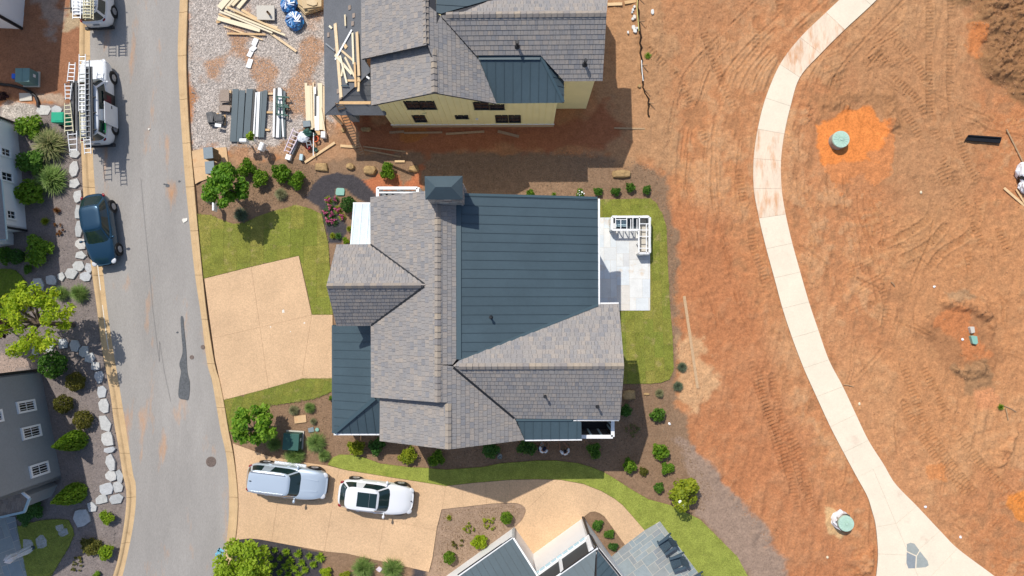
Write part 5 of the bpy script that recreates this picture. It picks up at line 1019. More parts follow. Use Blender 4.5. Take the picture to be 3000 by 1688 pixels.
def white_x(e, tz):
    b = B(); b.box((-.38, 0, 1.716), (1.25, .92, .02)); obj("sunroof", b, M['glass'], e, local=True, bev=.008); b = B(); b.box((-.22, 0, 1.73), (.012, .92, .010)); obj("sunroof_seam", b, M['rim'], e, local=True)
    for sy in (-1, 1): b = B(); b.bar((-1.6, sy * .63, 1.70), (.2, sy * .63, 1.70), .025, .03); obj("roof_rail", b, M['whitecar'], e, local=True)
    b = B(); b.cyl((2.32, 0, .80), (2.34, 0, .84), .04, n=12); obj("badge", b, M['blackplastic'], e, local=True)
car('white SUV with dark panoramic roof glass on the lower driveway', 'SUV', W('S', 1101, 1456, .8) + Vector((0, 0, -.75)), ang_of('D6', 1800, 500, 2010, 525), 4.9, 2.0, 1.72, M['whitecar'], [(-2.45, 1.02), (.5, 1.08), (1.0, 1.07), (1.95, .95), (2.45, .74)], (-2.3, 1.02, -1.75, .3, 1.78, 1.40), ex=4.2, extras=white_x, wheel_r=.385)
# two white work vans with ladder racks
def van(label, loc, ang, full=True):
    L, w_, H = 5.7, 2.0, 2.12; xs, zs = [-2.85, .95, 1.45, 2.4, 2.85], [1.25, 1.28, 1.25, 1.12, .92]
    def ex(e, tz):
        for sy in (-1, 1):
            b = B(); b.bar((-2.6, sy * .72, 2.27), (.95, sy * .72, 2.27), .05, .05); obj("rack_rail", b, M['dark'], e, local=True)
        for x in (-2.3, -1.2, -.2, .75): b = B(); b.bar((x, -.95, 2.31), (x, 1.12, 2.31), .05, .05); b.bar((x, -.72, 2.06), (x, -.72, 2.3), .05, .05, up=(1, 0, 0)); b.bar((x, .72, 2.06), (x, .72, 2.3), .05, .05, up=(1, 0, 0)); obj("rack_bar", b, M['dark'], e, local=True)
        b = B(); b.box((-2.84, 0, .42), (.2, 1.9, .2)); obj("rear_bumper", b, M['dark'], e, local=True); b = B(); b.box((-2.875, -.1, .95), (.03, .4, .14)); obj("licence_plate", b, M['greywall'], e, local=True)
        if full:                                                           # open sliding door with the maroon seat behind it, green panel on the side
            b = B(); b.box((.05, -1.0, .98), (.85, .05, 1.2)); obj("door_opening", b, M['blackplastic'], e, local=True); b = B(); b.box((.05, -.99, 1.05), (.5, .10, .5)); b.box((-.15, -.98, 1.25), (.14, .12, .6)); obj("seat", b, M['seatred'], e, local=True, bev=.03)
            b = B(); b.box((-1.0, -1.12, 1.02), (1.45, .06, 1.45)); dr = obj("sliding_door", b, M['vanpaint'], e, local=True, bev=.03); b = B(); b.box((-.5, -1.16, 1.0), (.18, .04, .05)); obj("door_handle", b, M['blackplastic'], e, local=True)
            b = B(); b.frame((-2.02, -.925, 1.53), Vector((1, 0, 0)), Vector((0, .9, -.44)).normalized(), Vector((0, -.44, -.9)).normalized(), .62, .42, .02); pn = obj("sign_panel", b, M['greenpanel'], e, local=True)
            b = B()
            for k in range(4): b.frame((-2.22, -.96 - .0, 1.60 - .045 * k), Vector((1, 0, 0)), Vector((0, .9, -.44)).normalized(), Vector((0, -.44, -.9)).normalized(), .1 + .05 * (k % 2), .02, .012)
            obj("sign_lettering", b, M['white'], e, local=True)
    return car(label, 'van', loc, ang, L, w_, H, M['vanpaint'], list(zip(xs, zs)), (-2.76, 1.42, -2.6, .72, 1.94, 1.80), name="work_van", ex=6.5, extras=ex, group='white work vans with ladder racks', wheel_r=.38)
v1 = W('S', 277, 297, 1.0); a1_ = ang_of('S', 279, 420, 272, 170); van('white work van with its side door slid open and many ladders on its roof', v1 + Vector((0, 0, -.96)), a1_)
v2 = W('S', 280, -46, .8); van('white work van cut off by the top edge with ladders over its rear', v2 + Vector((0, 0, -.76)), a1_, False)
def ladder(label, p, q, wd, n, m, group=None, name="ladder", wd2=None, rail=.06, feet=False):
    p, q = Vector(p), Vector(q); e = root(name, tuple(p), label, 'ladder', group); a = q - p; L = a.length; a.normalize(); s = Vector((0, 0, 1)).cross(a).normalized(); up = a.cross(s); wd2 = wd2 or wd
    for k in (-1, 1): b = B(); b.bar(p + s * k * wd / 2, q + s * k * wd2 / 2, rail * .55, rail, up=up); obj("rail", b, M[m], e)
    for i in range(n):
        t = (i + .6) / n; c = p + a * (L * t); hw = (wd + (wd2 - wd) * t) / 2; b = B(); b.bar(c - s * hw, c + s * hw, .045, .035, up=up); obj("rung", b, M[m], e)
    return e
gL = 'ladders tied on the van roof'
vp = lambda x, y, z=2.45: W('VN', x, y, z)
ladder('silver extension ladder down the middle of the open van roof', vp(270, 40, 2.52), vp(266, 775, 2.52), .40, 14, 'alu', gL); ladder('cream extension ladder under the silver one on the open van roof', vp(262, 270, 2.42), vp(288, 1185, 2.42), .40, 18, 'fibre', gL)
ladder('short aluminium ladder end reaching past the open van tail', vp(330, 1110, 2.55), vp(342, 1325, 2.55), .42, 4, 'alu', gL); ladder('narrow dark-edged ladder right of the middle on the open van roof', vp(330, 110, 2.46), vp(350, 1200, 2.46), .28, 16, 'greywall', gL)
ladder('folded white stepladder over the front left of the open van', vp(90, 420, 2.5), vp(84, 625, 2.5), .44, 4, 'alu', gL, 'stepladder', .30); ladder('slim ladder top with round end caps by the van bonnet', vp(142, 145, 2.42), vp(118, 400, 2.42), .38, 5, 'alu', gL, 'stepladder', .44)
ladder('folded cream stepladder over the rear left of the open van', vp(78, 665, 2.5), vp(100, 1040, 2.5), .36, 7, 'fibre', gL, 'stepladder', .56); ladder('lower legs of the stepladder beyond the van tail', vp(140, 1030, 2.42), vp(155, 1290, 2.42), .60, 4, 'alu', gL, 'stepladder', .46)
for i, (x0, x1, lb) in enumerate([(322, 338, 'dark weathered plank lying left on the open van rack'), (352, 368, 'dark weathered plank lying right on the open van rack'), (378, 396, 'grey weathered plank at the right edge of the open van rack'), (150, 185, 'wide dark plank under the stepladders on the open van'), (180, 215, 'dark plank between the stepladders and the silver ladder')]):
    b = B(); b.bar(vp(x0, 200 if i < 3 else 380, 2.37), vp(x0 + 8, 1150 if i < 3 else 1100, 2.37), .20 if i < 3 else .24, .05); tag(obj("plank", b, M['greyplank']), lb, 'plank', 'planks on the van rack')
v9 = lambda x, y, z=2.5: W('V2', x, y, z)
ladder('white ladder over the left side of the van at the top edge', v9(405, -300), v9(408, 500), .50, 9, 'alu', 'ladders on the van at the top edge'); ladder('pale ladder over the middle of the van at the top edge', v9(685, -300), v9(678, 495), .48, 10, 'fibre', 'ladders on the van at the top edge'); ladder('yellowish ladder on the right of the rack of the top van', v9(740, -300, 2.42), v9(742, 525, 2.42), .52, 10, 'fibre', 'ladders on the van at the top edge')

# ------------------------------------------------------------------ lumber and materials on the gravel yard
def board(v, x0, y0, x1, y1, wpx, label, m='wood', z=.05, th=.045, group=None, name="board", cat='board', pl=None, lift=0.0):
    s_ = V[v][2]; p, q = (W(v, x0, y0, z), W(v, x1, y1, z)) if pl is None else (pl.hit(v, x0, y0) + Vector((0, 0, lift)), pl.hit(v, x1, y1) + Vector((0, 0, lift)))
    wd = wpx / s_ / 44; b = B(); b.bar(p, q, wd, th, up=(0, 0, 1) if pl is None else pl.n, t=R.random() * .9 + .05); return tag(obj(name, b, M[m]), label, cat, group)
gB = 'boards piled loose on the gravel yard'
for a in [(130, 385, 1030, 640, 95, 'widest pale plank in the loose lumber pile', 'palewood', .16), (180, 245, 1290, 700, 34, 'long thin pale board beside the widest plank', 'palewood', .20), (270, 225, 1560, 750, 40, 'longest white board across the loose lumber pile', 'palewood', .24), (330, 150, 1470, 665, 44, 'long reddish board on the upper side of the pile', 'wood', .30),
          (640, 210, 960, 400, 55, 'short reddish board near the white slab', 'wood', .22), (980, 470, 1400, 590, 50, 'reddish board end pointing right out of the pile', 'wood', .18), (260, 560, 1085, 850, 30, 'narrow board low on the pile crossing another', 'wood', .06), (330, 712, 1145, 735, 40, 'level board along the bottom of the lumber pile', 'wood', .12),
          (1140, 630, 1800, 1095, 50, 'slanting board running down right from the lumber pile', 'wood', .08), (100, 470, 180, 450, 60, 'short wood offcut at the left tip of the pile', 'wood', .1), (490, 265, 950, 470, 40, 'reddish board half under the long ones', 'wood', .14), (150, 300, 400, 400, 40, 'stubby stacked board ends under the wide plank', 'wood', .06)]:
    board('LB', *a[:5], a[5] + ' on the gravel', a[6], a[7], group=gB)
for a in [(165, 175, 420, -120, 130, 'wide cream sheet at the top left of the yard', .12), (300, 190, 560, -120, 50, 'narrow cream board next to the wide sheet', .16), (430, 110, 660, -130, 90, 'cream board in the middle of the top stack', .14), (560, 170, 800, -120, 80, 'pale green board at the right of the top stack', .12)]: board('LB', *a[:5], a[5], 'palewood', a[6], .06, 'cream boards stacked at the top of the yard')
for a in [(890, 960, 960, 800, 105, 'upper white foam sheet of the four on the gravel'), (830, 1080, 930, 985, 105, 'bent white foam sheet below the upper one'), (785, 1205, 850, 1080, 100, 'white foam sheet second from the bottom'), (775, 1440, 835, 1255, 105, 'lowest white foam sheet lying apart on the gravel')]: board('LB', *a[:5], a[5], 'white', .05, .04, 'white foam sheets on the gravel', 'foam_sheet', 'foam sheet')
b = B(); b.slab([W('LB', *p, .14) for p in [(960, 130), (1340, 130), (1345, 440), (970, 430)]], .1); tag(obj("concrete_slab", b, M['grout']), 'pale square concrete slab on the gravel under a round tube', 'slab')
b = B(); c_ = W('LB', 1240, 320, .14); b.cyl(c_, c_ + Vector((0, 0, .5)), .075, n=18, caps=False); b.cyl(c_ + Vector((0, 0, .0)), c_ + Vector((0, 0, .02)), .07, n=18); tag(obj("cardboard_tube", b, M['oldwood']), 'brown hollow tube standing on the pale concrete slab', 'tube')
def lump(name, c, r, m, label, cat, group=None, jit=.1, seed=1, nu=18, nv=12, flat=.6):
    rr = random.Random(seed); b = B(); b.ell((c[0], c[1], c[2] + r[2] * flat), r, nu, nv, jit, rr, rz=rr.uniform(0, 3)); 
    b.t = [rr.random() for _ in b.f]; return tag(obj(name, b, M[m], smooth=False), label, cat, group)
for (x, y, rx, seed, lb) in [(1640, 90, 185, 3, 'upper blue tarpaulin bundle beside the stone stack'), (1760, 440, 190, 7, 'lower blue tarpaulin bundle with an open hollow on the gravel')]:
    c_ = W('LB', x, y, .3); r_ = rx / 7.244 / 44; e = root("tarp_bundle", (c_.x, c_.y, 0), lb, 'tarp', 'blue tarpaulin bundles'); rr = random.Random(seed); b = B(); b.ell((c_.x, c_.y, .26), (r_, r_ * 1.05, .34), 22, 14, .13, rr); b.t = [rr.random() for _ in b.f]; obj("tarp_cover", b, M['tarp'], e)
    for k in range(12): an = rr.uniform(0, 6.28); d_ = Vector((math.cos(an), math.sin(an), 0)); p = Vector((c_.x, c_.y, .56)) + d_ * r_ * rr.uniform(.1, .5); b = B(); b.bar(p, p + Vector((-d_.y, d_.x, -.06)) * r_ * .8, .06, .1, t=rr.random()); obj("tarp_fold", b, M['tarp' if k % 4 else 'plastic'], e)
stk = root("stone_stack", tuple(W('LB', 2100, 150)), 'stack of yellowish sandstone slabs beside the porch roof', 'stone stack')
for k, (pts, z) in enumerate([([(1840, -60), (2380, -60), (2385, 200), (1990, 330), (1840, 150)], .14), ([(1850, -60), (2370, -60), (2375, 170), (2000, 300), (1850, 140)], .26), ([(1830, -60), (2365, -60), (2360, 165), (2060, 240), (1850, 100)], .38), ([(1900, -60), (2340, -60), (2340, 150), (1950, 200)], .48), ([(2020, 20), (2160, 5), (2250, 60), (2240, 120), (2160, 140), (2030, 100)], .56)]): b = B(); b.slab([W('LB', *p, z) for p in pts], .12, t=.1 + .2 * k); obj("stone", b, M['sandstone'], stk)
# metal trim stacks
gM = 'roof metal strips stacked on the gravel'
for a in [(430, 128, 378, 1060, 110, 'widest dark roof metal sheet at the left of the stack', 'metal', .12), (545, 150, 490, 1062, 105, 'second dark roof metal sheet of the stack', 'metal', .16), (675, 125, 618, 985, 115, 'dark roof metal sheet next to the white strips', 'metal', .14), (762, 130, 700, 980, 40, 'narrow black strip beside the white strips', 'dark', .10), (790, 187, 742, 970, 24, 'narrow white strip on the dark metal stack', 'white', .18), (836, 180, 802, 972, 48, 'wider white strip on the dark metal stack', 'white', .20), (810, 170, 770, 970, 16, 'thin dark strip between the two white strips', 'metal', .13), (885, 170, 838, 985, 40, 'dark folded strip right of the white strips', 'flash', .14), (925, 160, 875, 985, 34, 'dark strip second from the right of the stack', 'metal', .12), (968, 150, 905, 985, 50, 'dark strip at the right edge of the stack', 'metal', .15)]: board('YD', *a[:5], a[5], a[6], a[7], .05, gM, 'metal_strip', 'metal strip')
gN = 'trim strips under the green brackets'
for a in [(1112, 120, 1098, 975, 34, 'white trim strip at the left of the bracket stack', 'white', .10), (1150, 110, 1135, 985, 30, 'black trim strip beside the white one', 'dark', .09), (1200, 105, 1165, 985, 50, 'wide white trim strip in the bracket stack', 'white', .13), (1225, 130, 1268, 975, 26, 'slanting white trim strip over the bracket stack', 'white', .16), (1245, 120, 1215, 985, 34, 'black trim strip in the middle of the bracket stack', 'metal', .11), (1290, 165, 1285, 985, 40, 'dark trim strip at the right of the bracket stack', 'flash', .10)]: board('YD', *a[:5], a[5], a[6], a[7], .05, gN, 'trim_strip', 'trim strip')
for y, s2_, lb in [(250, 1, 'upper green metal bracket across the trim strips'), (425, -1, 'lower green metal bracket across the trim strips')]:
    e = root("bracket", tuple(W('YD', 1250, y + 60, .2)), lb, 'bracket', 'green metal brackets')
    for p, q in [((1140, y + 10), (1365, y + 25)), ((1140, y + 145), (1350, y + 170)), ((1165, y + 10), (1155, y + 150)), ((1285, y + 15), (1275, y + 160))]: b = B(); b.bar(W('YD', *p, .42), W('YD', *q, .42), .09, .07); obj("bar", b, M['utility'], e)
    for p in [(1145, y + 15), (1350, y + 25), (1150, y + 150), (1340, y + 165)]: c_ = W('YD', *p, .4); b = B(); b.cyl((c_.x, c_.y, .1), (c_.x, c_.y, .42), .035, n=8); obj("leg", b, M['utility'], e)
gC = 'long boards beside the porch'
for a in [(1668, 20, 1695, 700, 45, 'white board at the left of the long board stack', 'palewood', .10), (1715, 70, 1735, 800, 50, 'cream board second from the left of the long stack', 'palewood', .13), (1758, 70, 1775, 860, 40, 'cream board third from the left of the long stack', 'palewood', .11), (1800, 10, 1812, 820, 25, 'thin tan board in the middle of the long stack', 'wood', .08), (1826, 90, 1850, 860, 42, 'white board with a dark gap beside it in the stack', 'white', .12), (1838, 215, 1838, 600, 34, 'dark navy strip lying on the long board stack', 'dark', .16), (1880, 255, 1875, 860, 56, 'broad white board at the foot of the long stack', 'white', .14), (1918, 25, 1930, 850, 80, 'broad cream board second from the porch', 'palewood', .12), (1985, 75, 1985, 860, 30, 'tan board closest to the porch in the long stack', 'wood', .10), (1940, 450, 2005, 870, 14, 'thin slanting lath at the porch side of the stack', 'palewood', .18)]: board('YD', *a[:5], a[5], a[6], a[7], .05, gC)
for i, (x, y, w_, lb) in enumerate([(1040, 210, 95, 'upper short bearer between the metal stacks'), (1035, 540, 120, 'middle short bearer between the metal stacks'), (985, 850, 85, 'lower short bearer between the metal stacks')]): board('YD', x - w_ / 2, y, x + w_ / 2, y + 3, 36, lb, 'wood', .06, .08, 'short wood bearers', 'bearer')
for i, (x, y, wx_, wy, n_, rz, lb) in enumerate([(235, 270, .72, .85, 6, .05, 'upper brown-grey shingle bundle pile left of the dark metal'), (225, 455, .8, .45, 5, -.1, 'lower brown-grey shingle bundle pile left of the dark metal'), (10, 660, .5, .75, 8, .05, 'left pack of dark shingles near the kerb'), (135, 665, .62, .6, 7, -.05, 'right pack of dark shingles with a white label')]):
    e = root("shingle_pack", tuple(W('YD', x, y)), lb, 'shingle pack', 'packs of shingles on the gravel'); c_ = W('YD', x, y, .2); rr = random.Random(i + 3)
    for k in range(n_): b = B(); b.box((c_.x + rr.uniform(-.09, .09), c_.y + rr.uniform(-.09, .09), .06 + k * .05), (wx_ * rr.uniform(.7, 1), wy * rr.uniform(.55, 1), .04), rz + rr.uniform(-.25, .25), rr.random()); obj("shingle", b, M['brownshingle' if i < 2 else 'greyplank'], e)
    if i == 3: b = B(); p = W('YD', 115, 770, .4); b.box((p.x, p.y, .42), (.42, .22, .02), -.15); obj("paper_label", b, M['white'], e)
    b = B(); b.box((c_.x + .3, c_.y, .03), (.12, wy * 1.2, .06)); obj("bearer", b, M['wood'], e)
# ladder, tools and clutter at the foot of the stack
ladder('pale pink stepladder lying on the clay below the trim strips', W('YD', 1520, 850, .32), W('YD', 1335, 1255, .32), .56, 6, 'pinkladder', None, 'stepladder', .42, .09)
b = B(); b.bar(W('YD', 1590, 900, .1), W('YD', 1420, 1290, .1), .16, .3); tag(obj("stepladder_box", b, M['greywall']), 'dark folded rear frame under the pale pink stepladder', 'frame')
def crate(v, x, y, sx, sy, h, rz, m, label, cat, name, z=0.0): b = B(); c_ = W(v, x, y, h); b.box((c_.x, c_.y, z + h / 2), (sx, sy, h), rz); return tag(obj(name, b, M[m], bev=.015), label, cat)
crate('YD', 1970, 930, .30, .42, .38, 0, 'white', 'white box at the foot of the long board stack', 'box', 'tool_box'); crate('YD', 1880, 905, .3, .28, .2, .1, 'wood', 'tan wooden crate beside the white box', 'crate', 'wooden_crate'); crate('YD', 1580, 1330, .22, .42, .3, -.1, 'tealwhite', 'pale mint jug standing alone on the clay', 'jug', 'jug')
crate('YD', 1350, 1330, .34, .36, .3, -.3, 'white', 'white tool case below the pale pink stepladder', 'case', 'tool_case'); crate('YD', 1680, 740, .5, .42, .25, .1, 'boxgrey', 'grey corrugated grille above the tools', 'grille', 'metal_grille')
for x, y, r_, h, m_, lb in [(1725, 1165, .19, .3, 'red', 'red bucket among the tools on the clay'), (1850, 1210, .15, .22, 'lid', 'mint green bucket beside the red one'), (1810, 935, .26, .4, 'utility', 'dark green round drum by the white box')]:
    e = root("bucket", tuple(W('YD', x, y)), lb, 'bucket', 'buckets and drums by the tools'); b = B(); b.cyl((0, 0, 0), (0, 0, h), r_ * .82, r_, n=18, caps=False); b.cyl((0, 0, 0), (0, 0, .03), r_ * .8, n=18); obj("shell", b, M[m_], e, local=True); b = B(); b.tube([(-r_, 0, h), (-r_ * .6, .0, h + .1), (r_ * .6, 0, h + .1), (r_, 0, h)], .012, 5); obj("handle", b, M['dark'], e, local=True)
lump("sack", W('YD', 1640, 985, .2), (.36, .42, .22), 'plastic', 'crumpled white sack left of the tools', 'sack', seed=5, jit=.09)
lump("cable_heap", W('YD', 1700, 920, .2), (.3, .32, .24), 'utility', 'dark green heap of hose beside the white sack', 'hose heap', seed=9, jit=.2)
b = B(); c_ = W('YD', 1855, 1020, .1); b.tube([c_ + Vector((.06 * math.cos(t) * (2 + t * .1), .2 * math.sin(t), .05 + .01 * t)) for t in np.arange(0, 14, .6)], .035, 6); tag(obj("extension_cord", b, M['orange']), 'orange extension cord coiled beside the white box', 'cord')
b = B(); b.bar(W('YD', 1805, 900, .35), W('YD', 1800, 1310, .35), .05, .05); tag(obj("level", b, M['white']), 'long thin white pole pointing down from the tools', 'pole')
ms = root("sawhorse", tuple(W('YD', 1720, 1090)), 'dark folding stand between the sack and the red bucket', 'stand')
for p, q in [((1670, 1040), (1700, 1170)), ((1740, 1040), (1775, 1150)), ((1665, 1060), (1750, 1045)), ((1690, 1120), (1770, 1110))]: b = B(); b.bar(W('YD', *p, .45), W('YD', *q, .4), .05, .06); obj("bar", b, M['greywall'], ms)
for p in [(1675, 1050), (1745, 1045), (1700, 1165), (1770, 1150)]: c_ = W('YD', *p, .4); b = B(); b.bar(c_, (c_.x, c_.y, .0), .04, .04, up=(1, 0, 0)); obj("leg", b, M['greywall'], ms)
board('YD', 2180, 1075, 1650, 1425, 44, 'long tan plank lying slantwise below the tools', 'wood', .06, .05, 'planks lying on the clay around the yellow house')
gP = 'planks lying on the clay around the yellow house'
for a in [('C3', 250, 1100, 370, 1108, 20, 'short tan plank left of the leaning ladder foot', 'wood'), ('C3', 420, 1105, 740, 1145, 10, 'thin plank right of the ladder foot in the shade', 'oldwood'), ('C3', 430, 1130, 705, 1183, 12, 'lower thin plank right of the ladder foot', 'oldwood'), ('C3', 660, 1217, 735, 1217, 16, 'short plank offcut above the round green shrub', 'wood'), ('C3', 620, 1000, 730, 992, 18, 'short plank at the left under the yellow wall', 'oldwood'), ('C3', 730, 1003, 1018, 998, 14, 'plank by the orange puddle under the yellow wall', 'oldwood'), ('C3', 1045, 1010, 1335, 992, 16, 'plank in the middle under the yellow wall', 'oldwood'), ('C4', 150, 990, 310, 1030, 20, 'reddish plank slanting under the yellow wall', 'oldwood'), ('C3', 1437, 990, 1540, 1015, 20, 'plank right of the middle one under the yellow wall', 'oldwood'),
          ('FT', 0, 48, 155, 42, 32, 'left plank at the top edge beside the silt fence', 'wood'), ('FT', 180, 30, 300, 10, 34, 'right plank at the top edge beside the silt fence', 'wood'), ('FT', 70, 1360, 395, 1367, 18, 'grey plank half in shade at the foot of the silt fence', 'oldwood'), ('F', 1721, 745, 1755, 977, 7, 'long tan plank lying on the clay right of the lawn', 'wornwood'), ('PL', 780, 1020, 1080, 1280, 34, 'tan plank under the wrapped bundle at the right edge', 'wood'), ('PL', 950, 1040, 1080, 1250, 20, 'second tan plank close to the wrapped bundle', 'wood'), ('PL', 815, 190, 1045, 650, 18, 'thin grey pole above the wrapped bundle', 'oldwood')]: board(*a[:6], a[6], a[7], gz(*W(a[0], (a[1] + a[3]) / 2, (a[2] + a[4]) / 2)[:2]) + .06, .05, gP)
# boards on the felted porch roof
gR = 'boards scattered on the felted porch roof'
for i, a in enumerate([(213, 180, 258, 738, 26, 'long tan board down the left of the roof litter', 'wood'), (340, 230, 215, 455, 14, 'thin white strip crossing at the top of the roof litter', 'white'), (346, 255, 354, 490, 16, 'white board upright on the right of the roof litter', 'palewood'), (380, 250, 395, 580, 22, 'broad tan board right in the roof litter', 'wood'), (364, 480, 372, 665, 16, 'tan board below the broad one in the roof litter', 'wood'), (390, 585, 388, 692, 20, 'short tan board at the foot of the roof litter', 'wood'), (300, 612, 405, 612, 14, 'level tan board across the roof litter', 'wood'), (215, 420, 340, 565, 18, 'pale board slanting from the long one', 'palewood'), (290, 440, 370, 600, 14, 'second pale slanting board in the roof litter', 'palewood'), (255, 430, 305, 635, 14, 'steep pale board in the roof litter', 'palewood'), (250, 375, 355, 465, 14, 'tan board slanting near the top of the roof litter', 'wood'), (262, 580, 275, 500, 14, 'short pale piece beside the long tan board', 'palewood'), (145, 335, 212, 390, 9, 'thin grey strip pointing to the roof litter', 'greywall'), (290, 120, 294, 205, 12, 'single short board above the roof litter', 'palewood'), (250, 783, 485, 783, 20, 'tan board along the lower edge of the porch roof', 'wood'), (275, 330, 300, 365, 24, 'small tan wedge in the roof litter', 'wood'), (170, 200, 190, 220, 14, 'tiny offcut left at the top of the porch roof', 'palewood'), (452, 583, 474, 600, 12, 'tiny white offcut right of the roof litter', 'white'), (262, 652, 318, 655, 8, 'thin blue-grey strip low on the porch roof', 'metal')]): board('C3', *a[:5], a[5], a[6], 0, .04, gR, pl=qPW, lift=.06 + .035 * (i % 5))
for i, (x, y) in enumerate([(470, 180), (330, 690), (350, 735), (235, 265), (480, 120), (440, 60), (300, 380)]): pl_ = qPW; p = pl_.hit('C2', 680 + 0 * x, 60) if False else pl_.hit('C3', x * .78 - 20, y); b = B(); b.frame(p + pl_.n * .05, pl_.u, pl_.v, pl_.n, .28, .2, .02, t=R.random()); tag(obj("loose_shingle", b, M['brownshingle']), 'loose brown shingle scrap ' + ['right of the single short board', 'below the roof litter', 'lowest below the roof litter', 'beside the top of the long tan board', 'highest near the single short board', 'at the top of the porch roof', 'inside the roof litter'][i], 'shingle scrap', 'shingle scraps on the porch roof')
ladder('dark extension ladder leaning from the clay up to the porch roof', W('C3', 412, 1175, 0), W('C3', 236, 770, 4.15), .42, 20, 'oldwood', None, 'ladder')

# ------------------------------------------------------------------ cabinets, signs, covers
for x0, y0, x1, y1, lb in [(596, 431, 625, 466, 'upper of the two grey-topped mailbox cabinets on the tan pad'), (601, 472, 629, 510, 'lower of the two grey-topped mailbox cabinets by the tree')]:
    p, q = W('S', x0, y0, 1.5), W('S', x1, y1, 1.5); e = root("mailbox_cabinet", ((p.x + q.x) / 2, (p.y + q.y) / 2, .06), lb, 'mailbox cabinet', 'mailbox cabinets'); e.rotation_euler.z = .09; sx, sy = abs(q.x - p.x) * .92, abs(q.y - p.y) * .94
    b = B(); b.box((0, 0, .28), (sx * .5, sy * .6, .56)); obj("pedestal", b, M['boxtan'], e, local=True); b = B(); b.box((0, 0, .98), (sx * .94, sy * .95, .9)); obj("body", b, M['boxtan'], e, local=True); b = B(); b.box((0, 0, 1.46), (sx, sy, .06)); obj("top", b, M['boxgrey'], e, local=True)
    for k in range(3):
        for j in range(4): b = B(); b.box((sx * .475, (k - 1) * sy * .3, .66 + j * .21), (.012, sy * .27, .18)); obj("door", b, M['boxtan'], e, local=True)
def transformer(label, v, x, y, sx, sy, h, m, rz=0.0):
    c_ = W(v, x, y, h); e = root("transformer_box", (c_.x, c_.y, 0), label, 'utility box', None, rz); b = B(); b.box((0, 0, .05), (sx * 1.12, sy * 1.12, .1)); obj("base", b, M['grout'], e, local=True); b = B(); b.box((0, 0, .1 + (h - .18) / 2), (sx * .97, sy * .97, h - .18)); obj("body", b, M[m], e, local=True)
    for k in (-1, 1): b = B(); b.box((k * sx * .25, 0, h - .05), (sx * .495, sy, .08)); obj("lid", b, M[m], e, local=True, bev=.02)
    b = B(); b.box((sx * .49, sy * .1, h * .5), (.02, .2, .22)); obj("warning_plate", b, M['white'], e, local=True)
transformer('dark green utility box behind the clipped grass near the street tree', 'D5', 1248, 1015, 1.05, 1.08, .85, 'utility', -.06); transformer('grey-green utility box in the shade of the top left house', 'T0', 313, 1060, .98, .93, .95, 'utilgrey')
crate('T0', 188, 1075, .24, .32, .4, 0, 'bluebox', 'small bright blue box beside the grey-green utility box', 'box', 'marker_box')
b = B(); b.tube([W('C1', x, y, .08) for x, y in [(-60, 625), (0, 635), (90, 645), (170, 665), (230, 695), (270, 730), (285, 770), (288, 805)]], .1, 8); tag(obj("drain_pipe", b, M['blackplastic']), 'black corrugated drain pipe curving past the utility box', 'pipe')
for v, pts, m_, lb, nm, h in [('C1', [(143, 702), (238, 700), (240, 758), (146, 762)], 'grout', 'pale square utility cover by the black drain pipe', 'utility_cover', .05), ('D5', [(1288, 700), (1432, 688), (1440, 775), (1296, 793)], 'pad', 'tan square stepping slab between the clipped grasses', 'utility_cover', .06), ('D5', [(1456, 850), (1524, 832), (1535, 890), (1466, 902)], 'boxgrey', 'dark flat meter cover above the big grass clump', 'meter_cover', .06), ('C7', [(1246, 140), (1256, 130), (1304, 132), (1311, 145), (1306, 186), (1250, 186), (1242, 175)], 'lid', 'pale green utility lid in the black mulch bend', 'utility_cover', .10), ('D2', [(2175, 1250), (2190, 1244), (2222, 1250), (2228, 1300), (2215, 1312), (2190, 1305)], 'lid', 'green plastic lid on the red clay mound', 'utility_cover', .25), ('D2', [(2168, 1185), (2180, 1176), (2200, 1178), (2206, 1220), (2180, 1228)], 'grout', 'tan plastic lid just above the green lid on the clay', 'utility_cover', .25), ('BS', [(2062, 470), (2105, 430), (2150, 460), (2112, 505)], 'pinkladder', 'pinkish meter cover between the two big grass clumps', 'meter_cover', .06)]:
    c_ = W(v, *pts[0]); z0 = gz(c_.x, c_.y) if v == 'D2' else 0; b = B(); b.prism([W(v, *p, z0 + h)[:2] for p in pts], z0 - .15, z0 + h); tag(obj(nm, b, M[m_], bev=.012), lb, 'utility cover')
b = B(); c_ = W('D5', 1568, 866, .08); b.cyl((c_.x, c_.y, 0), (c_.x, c_.y, .09), .13, .12, n=18); b.cyl((c_.x, c_.y, .09), (c_.x, c_.y, .105), .08, n=18); tag(obj("round_valve", b, M['lid']), 'small round green valve cap beside the dark meter cover', 'valve cap')
bn_ = root("wheeled_bin", tuple(W('C1', 436, 892, 0.02)), 'green wheeled bin next to the van and the pale stones', 'bin'); c_ = W('C1', 434, 885, 1.0); bn_.location = (c_.x, c_.y, 0); ORG[bn_.name] = tuple(bn_.location)
b = B(); b.rings([[(-.33, -.28, .12), (.30, -.28, .12), (.30, .28, .12), (-.33, .28, .12)], [(-.42, -.34, .93), (.38, -.34, .93), (.38, .34, .93), (-.42, .34, .93)]], True, True); obj("body", b, M['bin'], bn_, local=True); b = B(); b.box((0, 0, .99), (.84, .70, .09)); obj("lid", b, M['bin'], bn_, local=True, bev=.04); b = B(); b.box((.1, 0, 1.04), (.5, .5, .03)); obj("lid_panel", b, M['bin'], bn_, local=True, bev=.01)
for y in (-.3, .3): b = B(); b.cyl((-.38, y - .04, .13), (-.38, y + .04, .13), .13, n=14); obj("wheel", b, M['tyre'], bn_, local=True)
